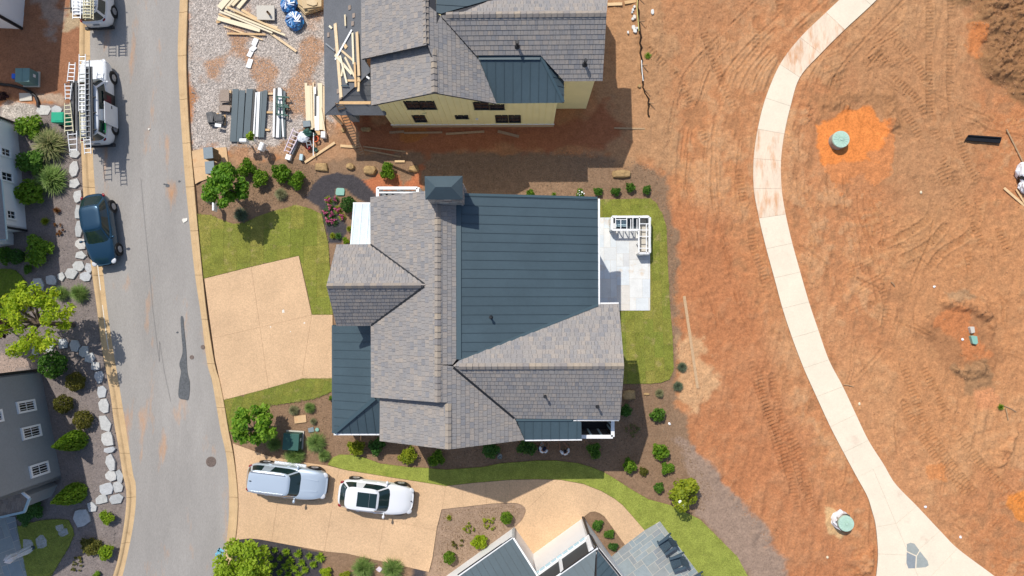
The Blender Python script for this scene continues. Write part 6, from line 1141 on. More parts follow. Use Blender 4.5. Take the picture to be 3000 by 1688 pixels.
def sign(label, v, x0, y0, x1, y1, z, th, lean=0): 
    p, q = W(v, x0, y0, z), W(v, x1, y1, z); c_ = (p + q) / 2; e = root("yard_sign", (c_.x, c_.y, 0), label, 'sign', 'white yard signs'); b = B(); b.bar(p, q, th, .46); obj("panel", b, M['white'], e); b = B(); b.cyl((c_.x, c_.y, -.05), (c_.x, c_.y, z), .05, n=8); obj("post", b, M['white'], e); b = B(); b.bar(p + Vector((0, 0, .25)), q + Vector((0, 0, .25)), th * .7, .04); obj("cap", b, M['white'], e)
sign('narrow white yard sign beside the leafy street tree', 'Z4', 418, 1165, 418, 1320, .8, .14); sign('flat-topped white sign post below the dark metal sheets', 'YD', 520, 1050, 640, 1050, 1.2, .24); sign('tilted white sign on the clay right of the sapling', 'YD', 920, 1090, 870, 1220, .9, .28)
b = B(); c_ = W('YD', 738, 1012, 1.1); b.cyl((c_.x, c_.y, 0), (c_.x, c_.y, 1.0), .03, n=8); b.ell((c_.x, c_.y, 1.05), (.09, .09, .09), 12, 8); tag(obj("lamp_post", b, M['white'], smooth=True), 'short white post with a round head by the sapling', 'post')
# concrete risers with green lids
for v, x, y, h, r_, lb in [('S', 2466, 407, .62, .56, 'round concrete riser with green lid in the orange puddle'), ('S', 2480, 1535, .9, .50, 'tall round riser with green lid and torn white wrap by the walkway')]:
    c_ = W(v, x, y, h); z0 = gz(c_.x, c_.y); e = root("manhole_riser", (c_.x, c_.y, z0), lb, 'manhole riser', 'round risers with green lids'); b = B(); b.cyl((0, 0, -.2), (0, 0, h - .1), r_ * 1.0, r_ * 1.0, n=36); obj("riser_ring", b, M['riser'], e, local=True)
    if h > .8:
        rr = random.Random(2); b = B(); b.rings([[((r_ + .1 + rr.uniform(-.05, .1) - k * .03) * math.cos(t), (r_ + .1 + rr.uniform(-.05, .1) - k * .03) * math.sin(t), -.1 + k * .26 + rr.uniform(-.06, .06)) for t in np.arange(0, 6.28, .3)] for k in range(4)]); obj("torn_wrap", b, M['plastic'], e, local=True)
    b = B(); b.cyl((0, 0, h - .1), (0, 0, h), r_ * 1.02, r_ * .98, n=36); ld = obj("lid", b, M['risertop'], e, local=True); b = B(); b.cyl((0, 0, h), (0, 0, h + .05), r_ * .16, n=16); b.box((.03, .05, h + .05), (.03, .14, .02), -.6); obj("lid_knob", b, M['risertop'], ld, local=True)
    for k in range(16): a_ = k * .3927; b = B(); b.bar((r_ * .25 * math.cos(a_), r_ * .25 * math.sin(a_), h + .012), (r_ * .9 * math.cos(a_), r_ * .9 * math.sin(a_), h + .008), .03, .02); obj("lid_rib", b, M['risertop'], ld, local=True)
# right edge: black trough, wrapped bundle; silt fence
b = B(); pts = [W('PL', *p, .12) for p in [(280, 268), (745, 300), (720, 385), (225, 345)]]; z0 = gz(pts[0].x, pts[0].y); b.slab([p + Vector((0, 0, .02 + z0)) for p in pts], .1); b.slab([p + Vector((0, 0, z0)) for p in [W('PL', 280, 268, .34), W('PL', 745, 300, .34), W('PL', 748, 308, .1), W('PL', 283, 282, .1)]], .05); tag(obj("plastic_trough", b, M['blackplastic']), 'black plastic trough piece lying half buried on the clay', 'trough')
c_ = W('PL', 1010, 900, .35); e = root("wrapped_bundle", (c_.x + .4, c_.y, gz(c_.x, c_.y)), 'bundle in white and black plastic wrap at the right edge', 'wrapped bundle'); rr = random.Random(6); b = B(); b.ell((c_.x + .42, c_.y + .45, .35), (.62, .75, .5), 16, 10, .14, rr, rz=.3); obj("white_wrap", b, M['plastic'], e); b = B(); b.ell((c_.x + .4, c_.y + .15, .32), (.56, .32, .5), 14, 8, .12, rr, rz=-.1); obj("black_wrap", b, M['blackplastic'], e); b = B(); b.ell((c_.x + .5, c_.y - .4, .25), (.5, .55, .4), 14, 10, .16, rr, rz=.2); obj("loose_wrap", b, M['plastic'], e)
sf = root("silt_fence", tuple(W('FT', 350, 600)), 'sagging black silt fence with a yellowish hose along the clay', 'silt fence'); fp = spline([(318, -120), (322, 0), (330, 150), (342, 350), (352, 600), (368, 800), (386, 950), (428, 1050), (432, 1240)], 5); rr = random.Random(8)
b = B(); ps = [W('FT', *p) for p in fp]; ps = [Vector((p.x, p.y, gz(p.x, p.y))) for p in ps]; v = []
for p in ps: k = rr.uniform(-.05, .05); v += [p + Vector((-.04 + k, 0, -.03)), p + Vector((.0 + k, 0, .10 + rr.uniform(0, .08))), p + Vector((.09 + k * 1.6, 0, .0))]
b.add(v, [(3 * i + j, 3 * i + j + 1, 3 * i + j + 4, 3 * i + j + 3) for i in range(len(ps) - 1) for j in range(2)]); obj("fabric", b, M['blackplastic'], sf)
for i in (4, 12, 22, 30, 36): p = ps[i]; b = B(); b.bar(p + Vector((0, 0, -.1)), p + Vector((.3, -.2, .45)), .05, .05); obj("stake", b, M['oldwood'], sf)
b = B(); b.tube([W('FT', x, y, .22) for x, y in [(322, -60), (312, 80), (322, 200), (333, 330)]] , .03, 6); obj("hose", b, M['yellowhose'], sf); b = B(); b.tube([W('FT', x, y, .16) for x, y in [(360, 640), (366, 760), (378, 860)]], .03, 6); obj("hose", b, M['white'], sf)
# outdoor kitchen frame on the patio
kt = root("kitchen_frame", tuple(W('KT', 1000, 500)), 'unfinished L-shaped outdoor kitchen frame of white studs on the patio', 'outdoor kitchen'); zt = .95; kw = lambda x, y, z=zt: W('KT', x, y, z)
c6 = [kw(432, 292), kw(1308, 292), kw(1308, 1140), kw(1058, 1140), kw(1058, 592), kw(432, 592)]
for p, q, wd in [(c6[0], c6[1], .10), (c6[1], c6[2], .10), (c6[2], c6[3], .10), (c6[3], c6[4], .08), (c6[4], c6[5], .12), (c6[5], c6[0], .13), (kw(1070, 292), kw(1070, 600), .07), (kw(1235, 450), kw(1235, 1140), .05), (kw(510, 350), kw(775, 350), .04)]: b = B(); b.bar(p, q, wd, .06); obj("top_rail", b, M['white'], kt)
for a_, b_ in [((510, 300), (510, 590)), ((632, 350), (632, 590)), ((775, 300), (775, 590)), ((868, 340), (868, 590)), ((918, 300), (918, 590)), ((1015, 340), (1015, 590)), ((1070, 450), (1300, 450)), ((1070, 597), (1300, 597)), ((1070, 745), (1300, 745)), ((1070, 1025), (1300, 1025))]: b = B(); b.bar(kw(*a_), kw(*b_), .045, .05); obj("cross_rail", b, M['white'], kt)
for (x, y) in [(432, 292), (640, 292), (860, 292), (1070, 292), (1308, 292), (1308, 450), (1308, 745), (1308, 1025), (1308, 1140), (1058, 1140), (1058, 900), (1058, 592), (918, 592), (775, 592), (632, 592), (510, 592), (432, 592)]: p = kw(x, y); b = B(); b.box((p.x, p.y, .08 + .42), (.06, .06, .84)); obj("stud", b, M['white'], kt)
for p, q in [(c6[0], c6[1]), (c6[1], c6[2]), (c6[2], c6[3]), (c6[5], c6[0])]:
    d_ = (q - p).normalized(); n_ = Vector((d_.y, -d_.x, 0)); c0 = Vector(((c6[0].x + c6[2].x) / 2, (c6[0].y + c6[2].y) / 2, 0)); n_ = -n_ if (p - c0).dot(n_) > 0 else n_; k = 0; L_ = (q - p).length; rr = random.Random(int(L_ * 100)); z = .09
    while z < .88:
        t = 0; h_ = rr.uniform(.13, .2)
        while t < L_ - .05: t1 = min(L_, t + rr.uniform(.2, .5)); b = B(); c_ = p + d_ * ((t + t1) / 2) - n_ * .06; b.bar(Vector((c_.x, c_.y, min(z + h_ / 2, .86))) - d_ * ((t1 - t) / 2 - .008), Vector((c_.x, c_.y, min(z + h_ / 2, .86))) + d_ * ((t1 - t) / 2 - .008), .07 + rr.uniform(0, .04), h_ - .015, t=rr.random()); obj("stone", b, M['paleflag'], kt); t = t1
        z += h_
M['deepgrey'] = mat('dark_board', (.10, .125, .14), .8)  # dark blue-grey board for the kitchen bay floors
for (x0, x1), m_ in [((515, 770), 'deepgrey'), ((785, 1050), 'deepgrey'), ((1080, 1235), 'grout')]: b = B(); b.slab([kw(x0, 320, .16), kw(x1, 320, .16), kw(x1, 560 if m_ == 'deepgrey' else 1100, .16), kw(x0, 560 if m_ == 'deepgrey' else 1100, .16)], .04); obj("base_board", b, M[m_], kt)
for x0, x1 in [(515, 770)]: b = B(); b.slab([kw(x0, 365, .35), kw(x1, 365, .35), kw(x1, 520, .35), kw(x0, 520, .35)], .05); obj("grill_tray", b, M['tealwhite'], kt)
b = B(); b.frame(kw(485, 500, .98), Vector((1, 0, 0)), Vector((0, 1, 0)), Vector((0, 0, 1)), .20, .34, .06); tag(obj("stone_block", b, M['paleflag']), 'pale stone block resting on the corner of the kitchen frame', 'stone')
# folded umbrella
e = root("umbrella", tuple(W('D4', 418, 1088)), 'folded white umbrella standing on the pale terrace at lower left', 'umbrella'); b = B(); b.cyl((0, 0, 0), (0, 0, 2.55), .03, n=8); obj("pole", b, M['adir'], e, local=True); b = B(); rr = random.Random(3)
b.rings([[((r_ * (1 if i % 2 else .62)) * math.cos(i * .4488), (r_ * (1 if i % 2 else .62)) * math.sin(i * .4488), z) for i in range(14)] for r_, z in [(.24, .35), (.26, .6), (.22, 1.0), (.19, 1.5), (.26, 1.9), (.32, 2.12), (.16, 2.42), (.03, 2.5)]], True, True); obj("canopy", b, M['umbrella'], e, local=True); b = B(); b.cyl((0, 0, 1.5), (0, 0, 1.56), .2, n=14); obj("tie", b, M['umbrella'], e, local=True); b = B(); b.cyl((0, 0, 0), (0, 0, .06), .14, n=20); obj("base", b, M['adir'], e, local=True)
# adirondack chairs
def adirondack(label, loc, rz):
    e = root("garden_chair", loc, label, 'chair', 'slate lounge chairs on the stone terrace', rz); m = M['adir']
    for k in range(6): t = k / 5; b = B(); b.frame((.38 - .50 * t, 0, .36 - .12 * t), Vector((.97, 0, .23)), Vector((0, 1, 0)), Vector((-.23, 0, .97)), .09, .54, .022); obj("seat_slat", b, m, e, local=True)
    for k in range(5):
        y = (k - 2) * .125; h = .80 - .045 * (k - 2) ** 2; b = B(); b.frame((-.22 - .22 * h * .5 - .03, y * (1.05), .30 + h * .5 * .9), Vector((-.42, 0, .91)), Vector((0, 1, 0)), Vector((.91, 0, .42)), h, .115, .022); obj("back_slat", b, m, e, local=True)
    for s2_ in (-1, 1):
        b = B(); b.box((.05, s2_ * .36, .56), (.76, .15, .025)); obj("arm", b, m, e, local=True); b = B(); b.box((.36, s2_ * .31, .28), (.09, .03, .56)); obj("leg", b, m, e, local=True); b = B(); b.bar((.40, s2_ * .28, .36), (-.55, s2_ * .28, .04), .025, .12, up=(0, 0, 1)); obj("side_rail", b, m, e, local=True); b = B(); b.bar((-.30, s2_ * .36, .55), (-.25, s2_ * .30, .2), .05, .05); obj("brace", b, m, e, local=True)
    b = B(); b.box((-.42, 0, .52), (.03, .62, .09)); obj("back_rail", b, m, e, local=True); b = B(); b.box((.41, 0, .32), (.025, .6, .12)); obj("front_rail", b, m, e, local=True); e.scale = (1.12, 1.12, 1.12); return e
for x, y, fx, fy, lb in [(715, 715, -.62, -.42, 'upper slate lounge chair on the stone terrace'), (960, 1110, -.8, -.26, 'lower slate lounge chair on the stone terrace'), (1400, 1560, -.75, -.3, 'slate lounge chair just cut off by the bottom edge')]: p = W('CH', x, y, .4); adirondack(lb, (p.x, p.y, .075), math.atan2(fy, fx))
# ------------------------------------------------------------------ plants
def np_mesh(name, v, f, tint, m):
    me = bpy.data.meshes.new(name); me.from_pydata(v, [], f); a = me.attributes.new("tint", 'FLOAT', 'FACE'); a.data.foreach_set("value", tint); me.materials.append(m); return me
def leaves(seed, lumps, n, size, flat=.35, shell=.55):
    """many small folded leaves spread through a set of lumps (x, y, z, rx, rz)"""
    rr = np.random.RandomState(seed); L = np.array(lumps); pr = (L[:, 3] ** 2 * L[:, 4]) ** .66; k = rr.choice(len(L), n, p=pr / pr.sum())
    d = rr.normal(size=(n, 3)); d[:, 2] += .25; d /= np.linalg.norm(d, axis=1)[:, None]; r = shell + (1 - shell) * rr.rand(n) ** .6
    c = L[k, :3] + d * r[:, None] * np.stack([L[k, 3], L[k, 3], L[k, 4]], 1)
    nrm = d * .5 + rr.normal(size=(n, 3)) * .5 + np.array([0, 0, flat]); nrm /= np.linalg.norm(nrm, axis=1)[:, None]
    t = np.cross(nrm, rr.normal(size=(n, 3))); t /= np.linalg.norm(t, axis=1)[:, None]; s = np.cross(nrm, t); sz = (size * (.65 + .7 * rr.rand(n)))[:, None]
    V_ = np.stack([c - t * sz, c + s * sz * .55 + nrm * sz * .12, c + t * sz, c - s * sz * .55 + nrm * sz * .12], 1).reshape(-1, 3)
    q_ = np.arange(n * 4).reshape(n, 4); F_ = np.concatenate([q_[:, [0, 1, 2]], q_[:, [0, 2, 3]]]); tn = rr.rand(n) * .55 + (k % 5) * .09
    return V_.tolist(), F_.tolist(), np.concatenate([tn, tn])
def lumpset(seed, n, rr_, spread, hz):
    q_ = random.Random(seed); out = [(0, 0, hz, .62, hz * .62)]
    for i in range(n): a = q_.uniform(0, 6.28); d = spread * math.sqrt(q_.random()); r = rr_ * q_.uniform(.75, 1.25); out.append((d * math.cos(a), d * math.sin(a), hz * (.75 + .55 * q_.random() * (1 - .5 * d)), r, r * hz * 1.1))
    return out
def shrub_mesh(name, kind, seed):
    if kind == 'round': lumps = [(0, 0, .5, .88, .48)] + [(.62 * math.cos(i * 1.05 + seed), .62 * math.sin(i * 1.05 + seed), .48, .34, .34) for i in range(6)] + [(0, 0, .7, .55, .3)]; return np_mesh(name, *leaves(seed, lumps, 1500, .085, .3, .8), M['leaf_green'])
    if kind == 'loose': return np_mesh(name, *leaves(seed, lumpset(seed, 11, .36, .68, .5), 1300, .105, .4, .5), M['leaf_green'])
    if kind == 'sparse': return np_mesh(name, *leaves(seed, [(x * 1.15, y * 1.15, z * .8, r * .6, h * .5) for x, y, z, r, h in lumpset(seed, 14, .26, .8, .45)[1:]], 300, .11, .5, .2), M['leaf_olive'])
    if kind == 'cone': return np_mesh(name, *leaves(seed, [(0, 0, .08 + .055 * i, .95 * (1 - (i / 17) ** 1.5) + .05, .09) for i in range(17)], 2600, .085, .1, .85), M['leaf_box'])
    rr = random.Random(seed); v, f, tn = [], [], []
    nb, ln, w_ = {'grass': (1500, 1.0, .017), 'lily': (60, 1.0, .09), 'tuft': (200, 1.0, .04)}[kind]
    for i in range(nb):                                                    # arching blades
        a = rr.uniform(0, 6.283); el = rr.uniform(.2, 1.45) if kind != 'lily' else rr.uniform(.35, 1.1); l_ = ln * (rr.uniform(.72, 1.08) if kind != 'grass' else rr.uniform(.45, 1.0)); b0 = (rr.gauss(0, .08), rr.gauss(0, .08)); ca, sa = math.cos(a), math.sin(a); o = len(v)
        for j, t in enumerate((0, .45, .8, 1)):
            r = l_ * t * math.cos(el) * (1 + .25 * t); z = l_ * math.sin(el) * (t * 1.25 - .62 * t * t) * 1.0; hw = w_ * (1, 1, .7, .08)[j]
            v += [(b0[0] + ca * r - sa * hw, b0[1] + sa * r + ca * hw, max(z, .02)), (b0[0] + ca * r + sa * hw, b0[1] + sa * r - ca * hw, max(z, .02))]
        f += [(o + 2 * j, o + 2 * j + 2, o + 2 * j + 3, o + 2 * j + 1) for j in range(3)]; tn += [rr.random()] * 3
    return np_mesh(name, v, f, tn, M['blade_green'])
PM = {}
def plant(name, kind, v, x, y, rpx, h, m, label, cat='shrub', group=None, seed=None):
    sd = R.randrange(3) if seed is None else seed
    if (kind, sd) not in PM: PM[kind, sd] = shrub_mesh(name, kind, 5 + sd * 7 + len(kind))
    c_ = W(v, x, y, h * .45); r = rpx / 44 * (1.14 if kind in ('loose', 'round') else 1.05); o = inst(PM[kind, sd], name, m=M[m]); o.location = (c_.x, c_.y, gz(c_.x, c_.y)); hs = h if kind in ('round', 'loose', 'sparse', 'cone') else h / .62
    o.scale = (r, r, hs); o.rotation_euler.z = R.uniform(0, 6.28); ORG[o.name] = tuple(o.location); return tag(o, label, cat, group)
G1, G2 = 'clipped shrubs', 'ornamental grasses'
for a in [
    # left edge gardens
    ('shrub', 'loose', 'T5', 450, 450, 40, 1.2, 'leaf_box', 'green shrub at the top corner of the white house by the grasses'), ('grass_clump', 'grass', 'T5', 725, 740, 52, 1.1, 'blade_straw', 'largest fountain grass left of the open van'), ('shrub', 'loose', 'T5', 480, 985, 42, 1.2, 'leaf_green', 'shrub between the two fountain grasses by the white wall'), ('grass_clump', 'grass', 'T5', 760, 1270, 46, 1.0, 'blade_green', 'fountain grass in the shade above the blue car'),
    ('shrub', 'loose', 'T6', 540, 310, 40, 1.2, 'leaf_box', 'shaded shrub against the white wall left of the blue car'), ('shrub', 'loose', 'T6', 650, 1275, 44, 1.1, 'leaf_box', 'wide shaded shrub below the downspout corner'), ('shrub', 'round', 'T6', 285, 1400, 22, .9, 'leaf_dark', 'round shaded shrub left of the wide one'), ('shrub', 'loose', 'T6', 60, 1400, 26, .9, 'leaf_green', 'shrub at the left edge above the shaded lawn'), ('shrub', 'loose', 'C6', 205, 745, 14, .6, 'leaf_green', 'small green shrub above the lush lawn corner'),
    ('shrub', 'tuft', 'T6', 1000, 580, 10, .35, 'leaf_orange', 'upper small rusty orange plant in the shade'), ('shrub', 'tuft', 'T6', 790, 775, 12, .35, 'leaf_gold', 'small yellow-green plant in the shade'), ('shrub', 'sparse', 'T6', 1000, 915, 20, .4, 'leaf_orange', 'wider rusty orange plant in the shade'), ('shrub', 'loose', 'C1', 20, 725, 16, .7, 'leaf_purple', 'dark purple shrub at the left edge below the drain pipe'),
    ('grass_clump', 'grass', 'T8', 915, 205, 22, .7, 'blade_green', 'left of the two round grasses below the blue car'), ('grass_clump', 'grass', 'T8', 1185, 205, 27, .8, 'blade_green', 'right of the two round grasses below the blue car'), ('grass_clump', 'grass', 'T8', 630, 305, 25, .8, 'blade_blue', 'bluish grass clump beside the lime tree crown'),
    ('shrub', 'round', 'T8', 800, 1290, 38, 1.3, 'leaf_green', 'large dense round shrub at the top corner of the dark grey house'), ('shrub', 'round', 'D3', 800, 430, 27, .9, 'leaf_olive', 'uppermost olive mound by the flat stones', 'shrub', G1), ('shrub', 'round', 'D3', 672, 665, 26, .9, 'leaf_olive', 'olive mound close to the dark grey wall', 'shrub', G1), ('shrub', 'round', 'D3', 882, 832, 27, .9, 'leaf_olive', 'olive mound above the upper cone shrub', 'shrub', G1),
    ('cone_shrub', 'cone', 'D3', 720, 1075, 30, 2.5, 'leaf_box', 'upper cone-shaped evergreen by the dark grey wall', 'evergreen'), ('cone_shrub', 'cone', 'D4', 840, 450, 30, 2.5, 'leaf_box', 'lower cone-shaped evergreen by the house corner', 'evergreen'),
    ('shrub', 'loose', 'D4', 1350, 710, 22, .8, 'leaf_lime', 'bright green shrub alone below the flat stones'), ('shrub', 'loose', 'D4', 1130, 1070, 30, .6, 'leaf_olive', 'low olive shrub left of the lime one near the kerb'), ('shrub', 'loose', 'D4', 1350, 1150, 22, .8, 'leaf_lime', 'lime shrub touching the kerb at lower left'), ('shrub', 'sparse', 'D4', 950, 1310, 22, .4, 'leaf_olive', 'thin sparse plant in the lower left mulch'), ('shrub', 'loose', 'D4', 1215, 1450, 13, .4, 'leaf_box', 'small plant at the bottom edge near the kerb'), ('rose_bed', 'loose', 'D4', 300, 690, 30, .3, 'leaf_dark', 'dark rose bed along the porch of the grey house'), ('ground_cover', 'loose', 'D4', 450, 610, 26, .6, 'leaf_dark', 'dark leafy shrub under the porch corner of the grey house'),
    # front garden of the middle house
    ('shrub', 'loose', 'C2', 465, 1262, 27, 1.1, 'leaf_box', 'first shrub right of the mailbox cabinets'), ('shrub', 'loose', 'C2', 567, 1348, 27, 1.1, 'leaf_box', 'second shrub from the mailbox cabinets'), ('shrub', 'loose', 'C2', 733, 1295, 28, 1.1, 'leaf_box', 'third shrub from the mailbox cabinets, by the white sign'), ('shrub', 'loose', 'C2', 853, 1368, 27, 1.1, 'leaf_box', 'fourth shrub from the mailbox cabinets, next to the black mulch'),
    ('grass_clump', 'grass', 'C7', 828, 175, 18, .6, 'blade_pale', 'pale grass tuft between the shrubs and the lawn'), ('grass_clump', 'grass', 'C7', 525, 330, 22, .6, 'blade_blue', 'bluish grass tuft under the street tree shadow'), ('grass_clump', 'grass', 'C7', 290, 205, 16, .5, 'blade_blue', 'bluish grass tuft left of the street tree'),
    ('shrub', 'loose', 'Z9', 1025, 120, 25, 1.1, 'leaf_box', 'leafy shrub between the boulders and the white bay'), ('shrub', 'round', 'Z9', 420, 620, 23, 1.1, 'leaf_dark', 'dark glossy shrub at the galvanised roof corner'), ('shrub', 'tuft', 'Z9', 430, 985, 9, .4, 'leaf_gold', 'tiny yellow-green plant beside the galvanised roof'), ('shrub', 'loose', 'Z9', 385, 1165, 11, .5, 'leaf_lime', 'small lime plant above the garage gable'),
    ('grass_clump', 'grass', 'D5', 1280, 630, 15, .5, 'blade_pale', 'pale grass tuft above the tan stepping slab'), ('grass_clump', 'grass', 'D5', 1475, 600, 16, .55, 'blade_green', 'green grass tuft right of the pale one'), ('grass_clump', 'grass', 'D5', 1520, 765, 10, .4, 'blade_pale', 'tiny grass tuft right of the tan slab'), ('grass_clump', 'grass', 'D5', 1550, 1030, 29, .8, 'blade_green', 'big round grass clump right of the green utility box'), ('grass_clump', 'grass', 'D5', 1285, 1185, 29, .8, 'blade_green', 'grass clump against the lower side of the utility box'), ('grass_clump', 'grass', 'D5', 1650, 1185, 18, .55, 'blade_green', 'smaller grass clump by the tip of the curved lawn'), ('grass_clump', 'grass', 'D5', 1040, 1045, 22, .7, 'blade_green', 'shaded grass clump under the lower street tree'), ('shrub', 'loose', 'D5', 1740, 485, 8, .4, 'leaf_box', 'tiny plant at the lower porch edge'),
    ('shrub', 'loose', 'S', 1042, 1311, 25, 1.0, 'leaf_gold', 'golden shrub below the dark porch roof corner', 'shrub', G1), ('shrub', 'loose', 'S', 1105, 1310, 26, 1.0, 'leaf_dark', 'dark green shrub second along the lower wall', 'shrub', G1), ('shrub', 'loose', 'S', 1193, 1336, 27, 1.0, 'leaf_gold', 'golden shrub third along the lower wall', 'shrub', G1), ('shrub', 'loose', 'S', 1278, 1341, 25, 1.0, 'leaf_box', 'green shrub at the shadow edge under the gable', 'shrub', G1), ('shrub', 'loose', 'S', 1436, 1316, 27, .9, 'leaf_dark', 'shaded shrub beside the white bucket', 'shrub', G1), ('shrub', 'loose', 'S', 1541, 1312, 27, 1.0, 'leaf_dark', 'shaded shrub beside the left worker', 'shrub', G1), ('shrub', 'loose', 'S', 1738, 1320, 23, .9, 'leaf_green', 'shaded shrub right of the right worker', 'shrub', G1),
    # right-hand garden
    ('shrub', 'loose', 'D8', 473, 448, 21, .9, 'leaf_green', 'green shrub in the sun right of the house shadow'), ('shrub', 'loose', 'D8', 278, 430, 19, .9, 'leaf_dark', 'shaded shrub against the right end of the house'), ('shrub', 'sparse', 'D8', 320, 550, 22, .5, 'twig', 'bare twiggy shrub in the house shadow'), ('shrub', 'loose', 'D8', 495, 672, 24, 1.0, 'leaf_box', 'taller shrub at the top of the mulch strip'), ('shrub', 'loose', 'D8', 305, 765, 22, 1.0, 'leaf_box', 'shrub just outside the shadow tip by the lawn curve'), ('shrub', 'loose', 'D8', 390, 802, 14, .5, 'leaf_olive', 'small olive shrub right of the shadow tip'), ('shrub', 'loose', 'D8', 537, 788, 19, .7, 'leaf_box', 'shrub below the taller one on the mulch strip'), ('shrub', 'loose', 'D8', 490, 902, 15, .6, 'leaf_green', 'small dark shrub left of the round tree'),
    ('grass_clump', 'grass', 'D8', 630, 160, 15, .5, 'blade_blue', 'bluish grass tuft at the lower right corner of the sod'), ('grass_clump', 'grass', 'D8', 605, 278, 15, .5, 'blade_blue', 'second bluish tuft below the sod corner'), ('grass_clump', 'grass', 'D8', 490, 322, 13, .5, 'blade_pale', 'pale tuft left of the bluish ones'), ('shrub', 'loose', 'D8', 110, 1135, 17, .6, 'leaf_green', 'first small shrub in the narrow bed by the white house'), ('shrub', 'loose', 'D8', 180, 1187, 15, .6, 'leaf_green', 'second small shrub in the narrow bed by the white house'), ('shrub', 'loose', 'D8', 205, 1265, 14, .6, 'leaf_dark', 'last small shrub in the narrow bed beside the stone terrace'),
    ('shrub', 'loose', 'S', 1752, 560, 14, .6, 'leaf_green', 'first of four small shrubs above the patio lawn'), ('shrub', 'loose', 'S', 1805, 560, 14, .6, 'leaf_green', 'second of four small shrubs above the patio lawn'), ('shrub', 'loose', 'S', 1847, 547, 14, .6, 'leaf_green', 'third and highest of four small shrubs above the patio lawn'), ('shrub', 'loose', 'S', 1896, 556, 14, .6, 'leaf_green', 'fourth of four small shrubs above the patio lawn'), ('shrub', 'loose', 'S', 1551, 568, 13, .6, 'leaf_box', 'small shrub peeping over the metal roof edge at its middle'), ('shrub', 'loose', 'S', 1701, 566, 13, .6, 'leaf_box', 'small shrub with white flowers above the metal roof edge'), ('shrub', 'tuft', 'S', 1623, 570, 7, .4, 'leaf_box', 'tiny plant between the two shrubs at the roof edge'),
    # bed between the driveways
    ('shrub', 'round', 'D7', 1060, 812, 17, .9, 'leaf_box', 'clipped ball shrub at the pointed bed tip', 'shrub', G1), ('shrub', 'round', 'D7', 435, 1245, 17, .9, 'leaf_box', 'clipped ball shrub beside the lower white wall', 'shrub', G1), ('shrub', 'loose', 'D7', 755, 1065, 22, .8, 'leaf_yellow', 'bright lime hydrangea beside the white wall'), ('shrub', 'sparse', 'D7', 875, 880, 22, .5, 'leaf_gold', 'sparse yellow-green shrub next to the ball shrub'), ('shrub', 'sparse', 'D7', 650, 930, 18, .5, 'leaf_gold', 'sparse yellow-green shrub left of the lime hydrangea'), ('shrub', 'sparse', 'D7', 520, 1085, 18, .5, 'leaf_olive', 'sparse shrub lowest in the pointed bed'), ('shrub', 'tuft', 'D7', 432, 812, 8, .3, 'leaf_gold', 'tiny plant near the upper left of the pointed bed'),
    ('grass_clump', 'grass', 'BS', 1900, 460, 32, .9, 'blade_green', 'left big grass clump at the bottom driveway edge'), ('grass_clump', 'grass', 'BS', 2270, 475, 32, .9, 'blade_green', 'right big grass clump at the bottom driveway edge'), ('shrub', 'loose', 'BS', 1430, 515, 18, .7, 'leaf_yellow', 'golden shrub left of the big grasses at the bottom edge'), ('shrub', 'loose', 'BS', 1680, 540, 17, .6, 'leaf_gold', 'low golden shrub cut by the bottom edge')]:
    plant(*a)
for x, y, r in [(375, 175, 10), (515, 178, 11), (665, 200, 10), (790, 225, 8), (935, 250, 11), (1085, 265, 11), (1220, 300, 9), (1365, 320, 13), (745, 320, 8), (860, 325, 8), (990, 360, 11), (1125, 380, 10), (1275, 405, 10), (930, 430, 11), (790, 410, 9), (1040, 455, 11), (1175, 470, 10), (730, 475, 10), (850, 505, 9), (960, 530, 10), (1090, 530, 10)]:
    plant('daylily', 'lily', 'BS', x, y, r * 1.15, .4, 'leaf_lime', 'small lime daylily clump in the black mulch at the bottom edge', 'daylily', 'daylilies in the black mulch')
azm = {}
for k, (x, y, r) in enumerate([(110, 548, 9), (220, 540, 8), (135, 650, 9), (255, 692, 10), (65, 740, 9), (165, 768, 9), (320, 800, 9), (108, 860, 10), (192, 870, 10), (180, 1090, 8), (265, 1095, 8)]):
    o = plant('azalea', 'tuft', 'Z9', x, y, r * 1.25, .35, 'leaf_dark' if k % 3 else 'leaf_gold', 'low azalea with pink flowers in the black mulch' if k < 9 else ('upper' if k == 9 else 'lower') + ' orange-tipped azalea without flowers at the foot of the black mulch', 'azalea', 'azaleas in the black mulch', seed=0)
    if k < 9:
        if not azm: azm[0] = np_mesh("flowers", *leaves(4, [(.25, .1, .5, .4, .15), (-.3, .25, .45, .4, .15), (0, -.4, .5, .45, .15)], 34, .22, .8, .1), M['petal'])
        inst(azm[0], "flowers", o)
wf = np_mesh("flowers", *leaves(9, [(0, 0, .8, .8, .25)], 9, .2, .8, .3), M['white'])
for o in list(C.objects):
    if o.get('label', '').startswith('small shrub with white flowers'): inst(wf, "flowers", o)
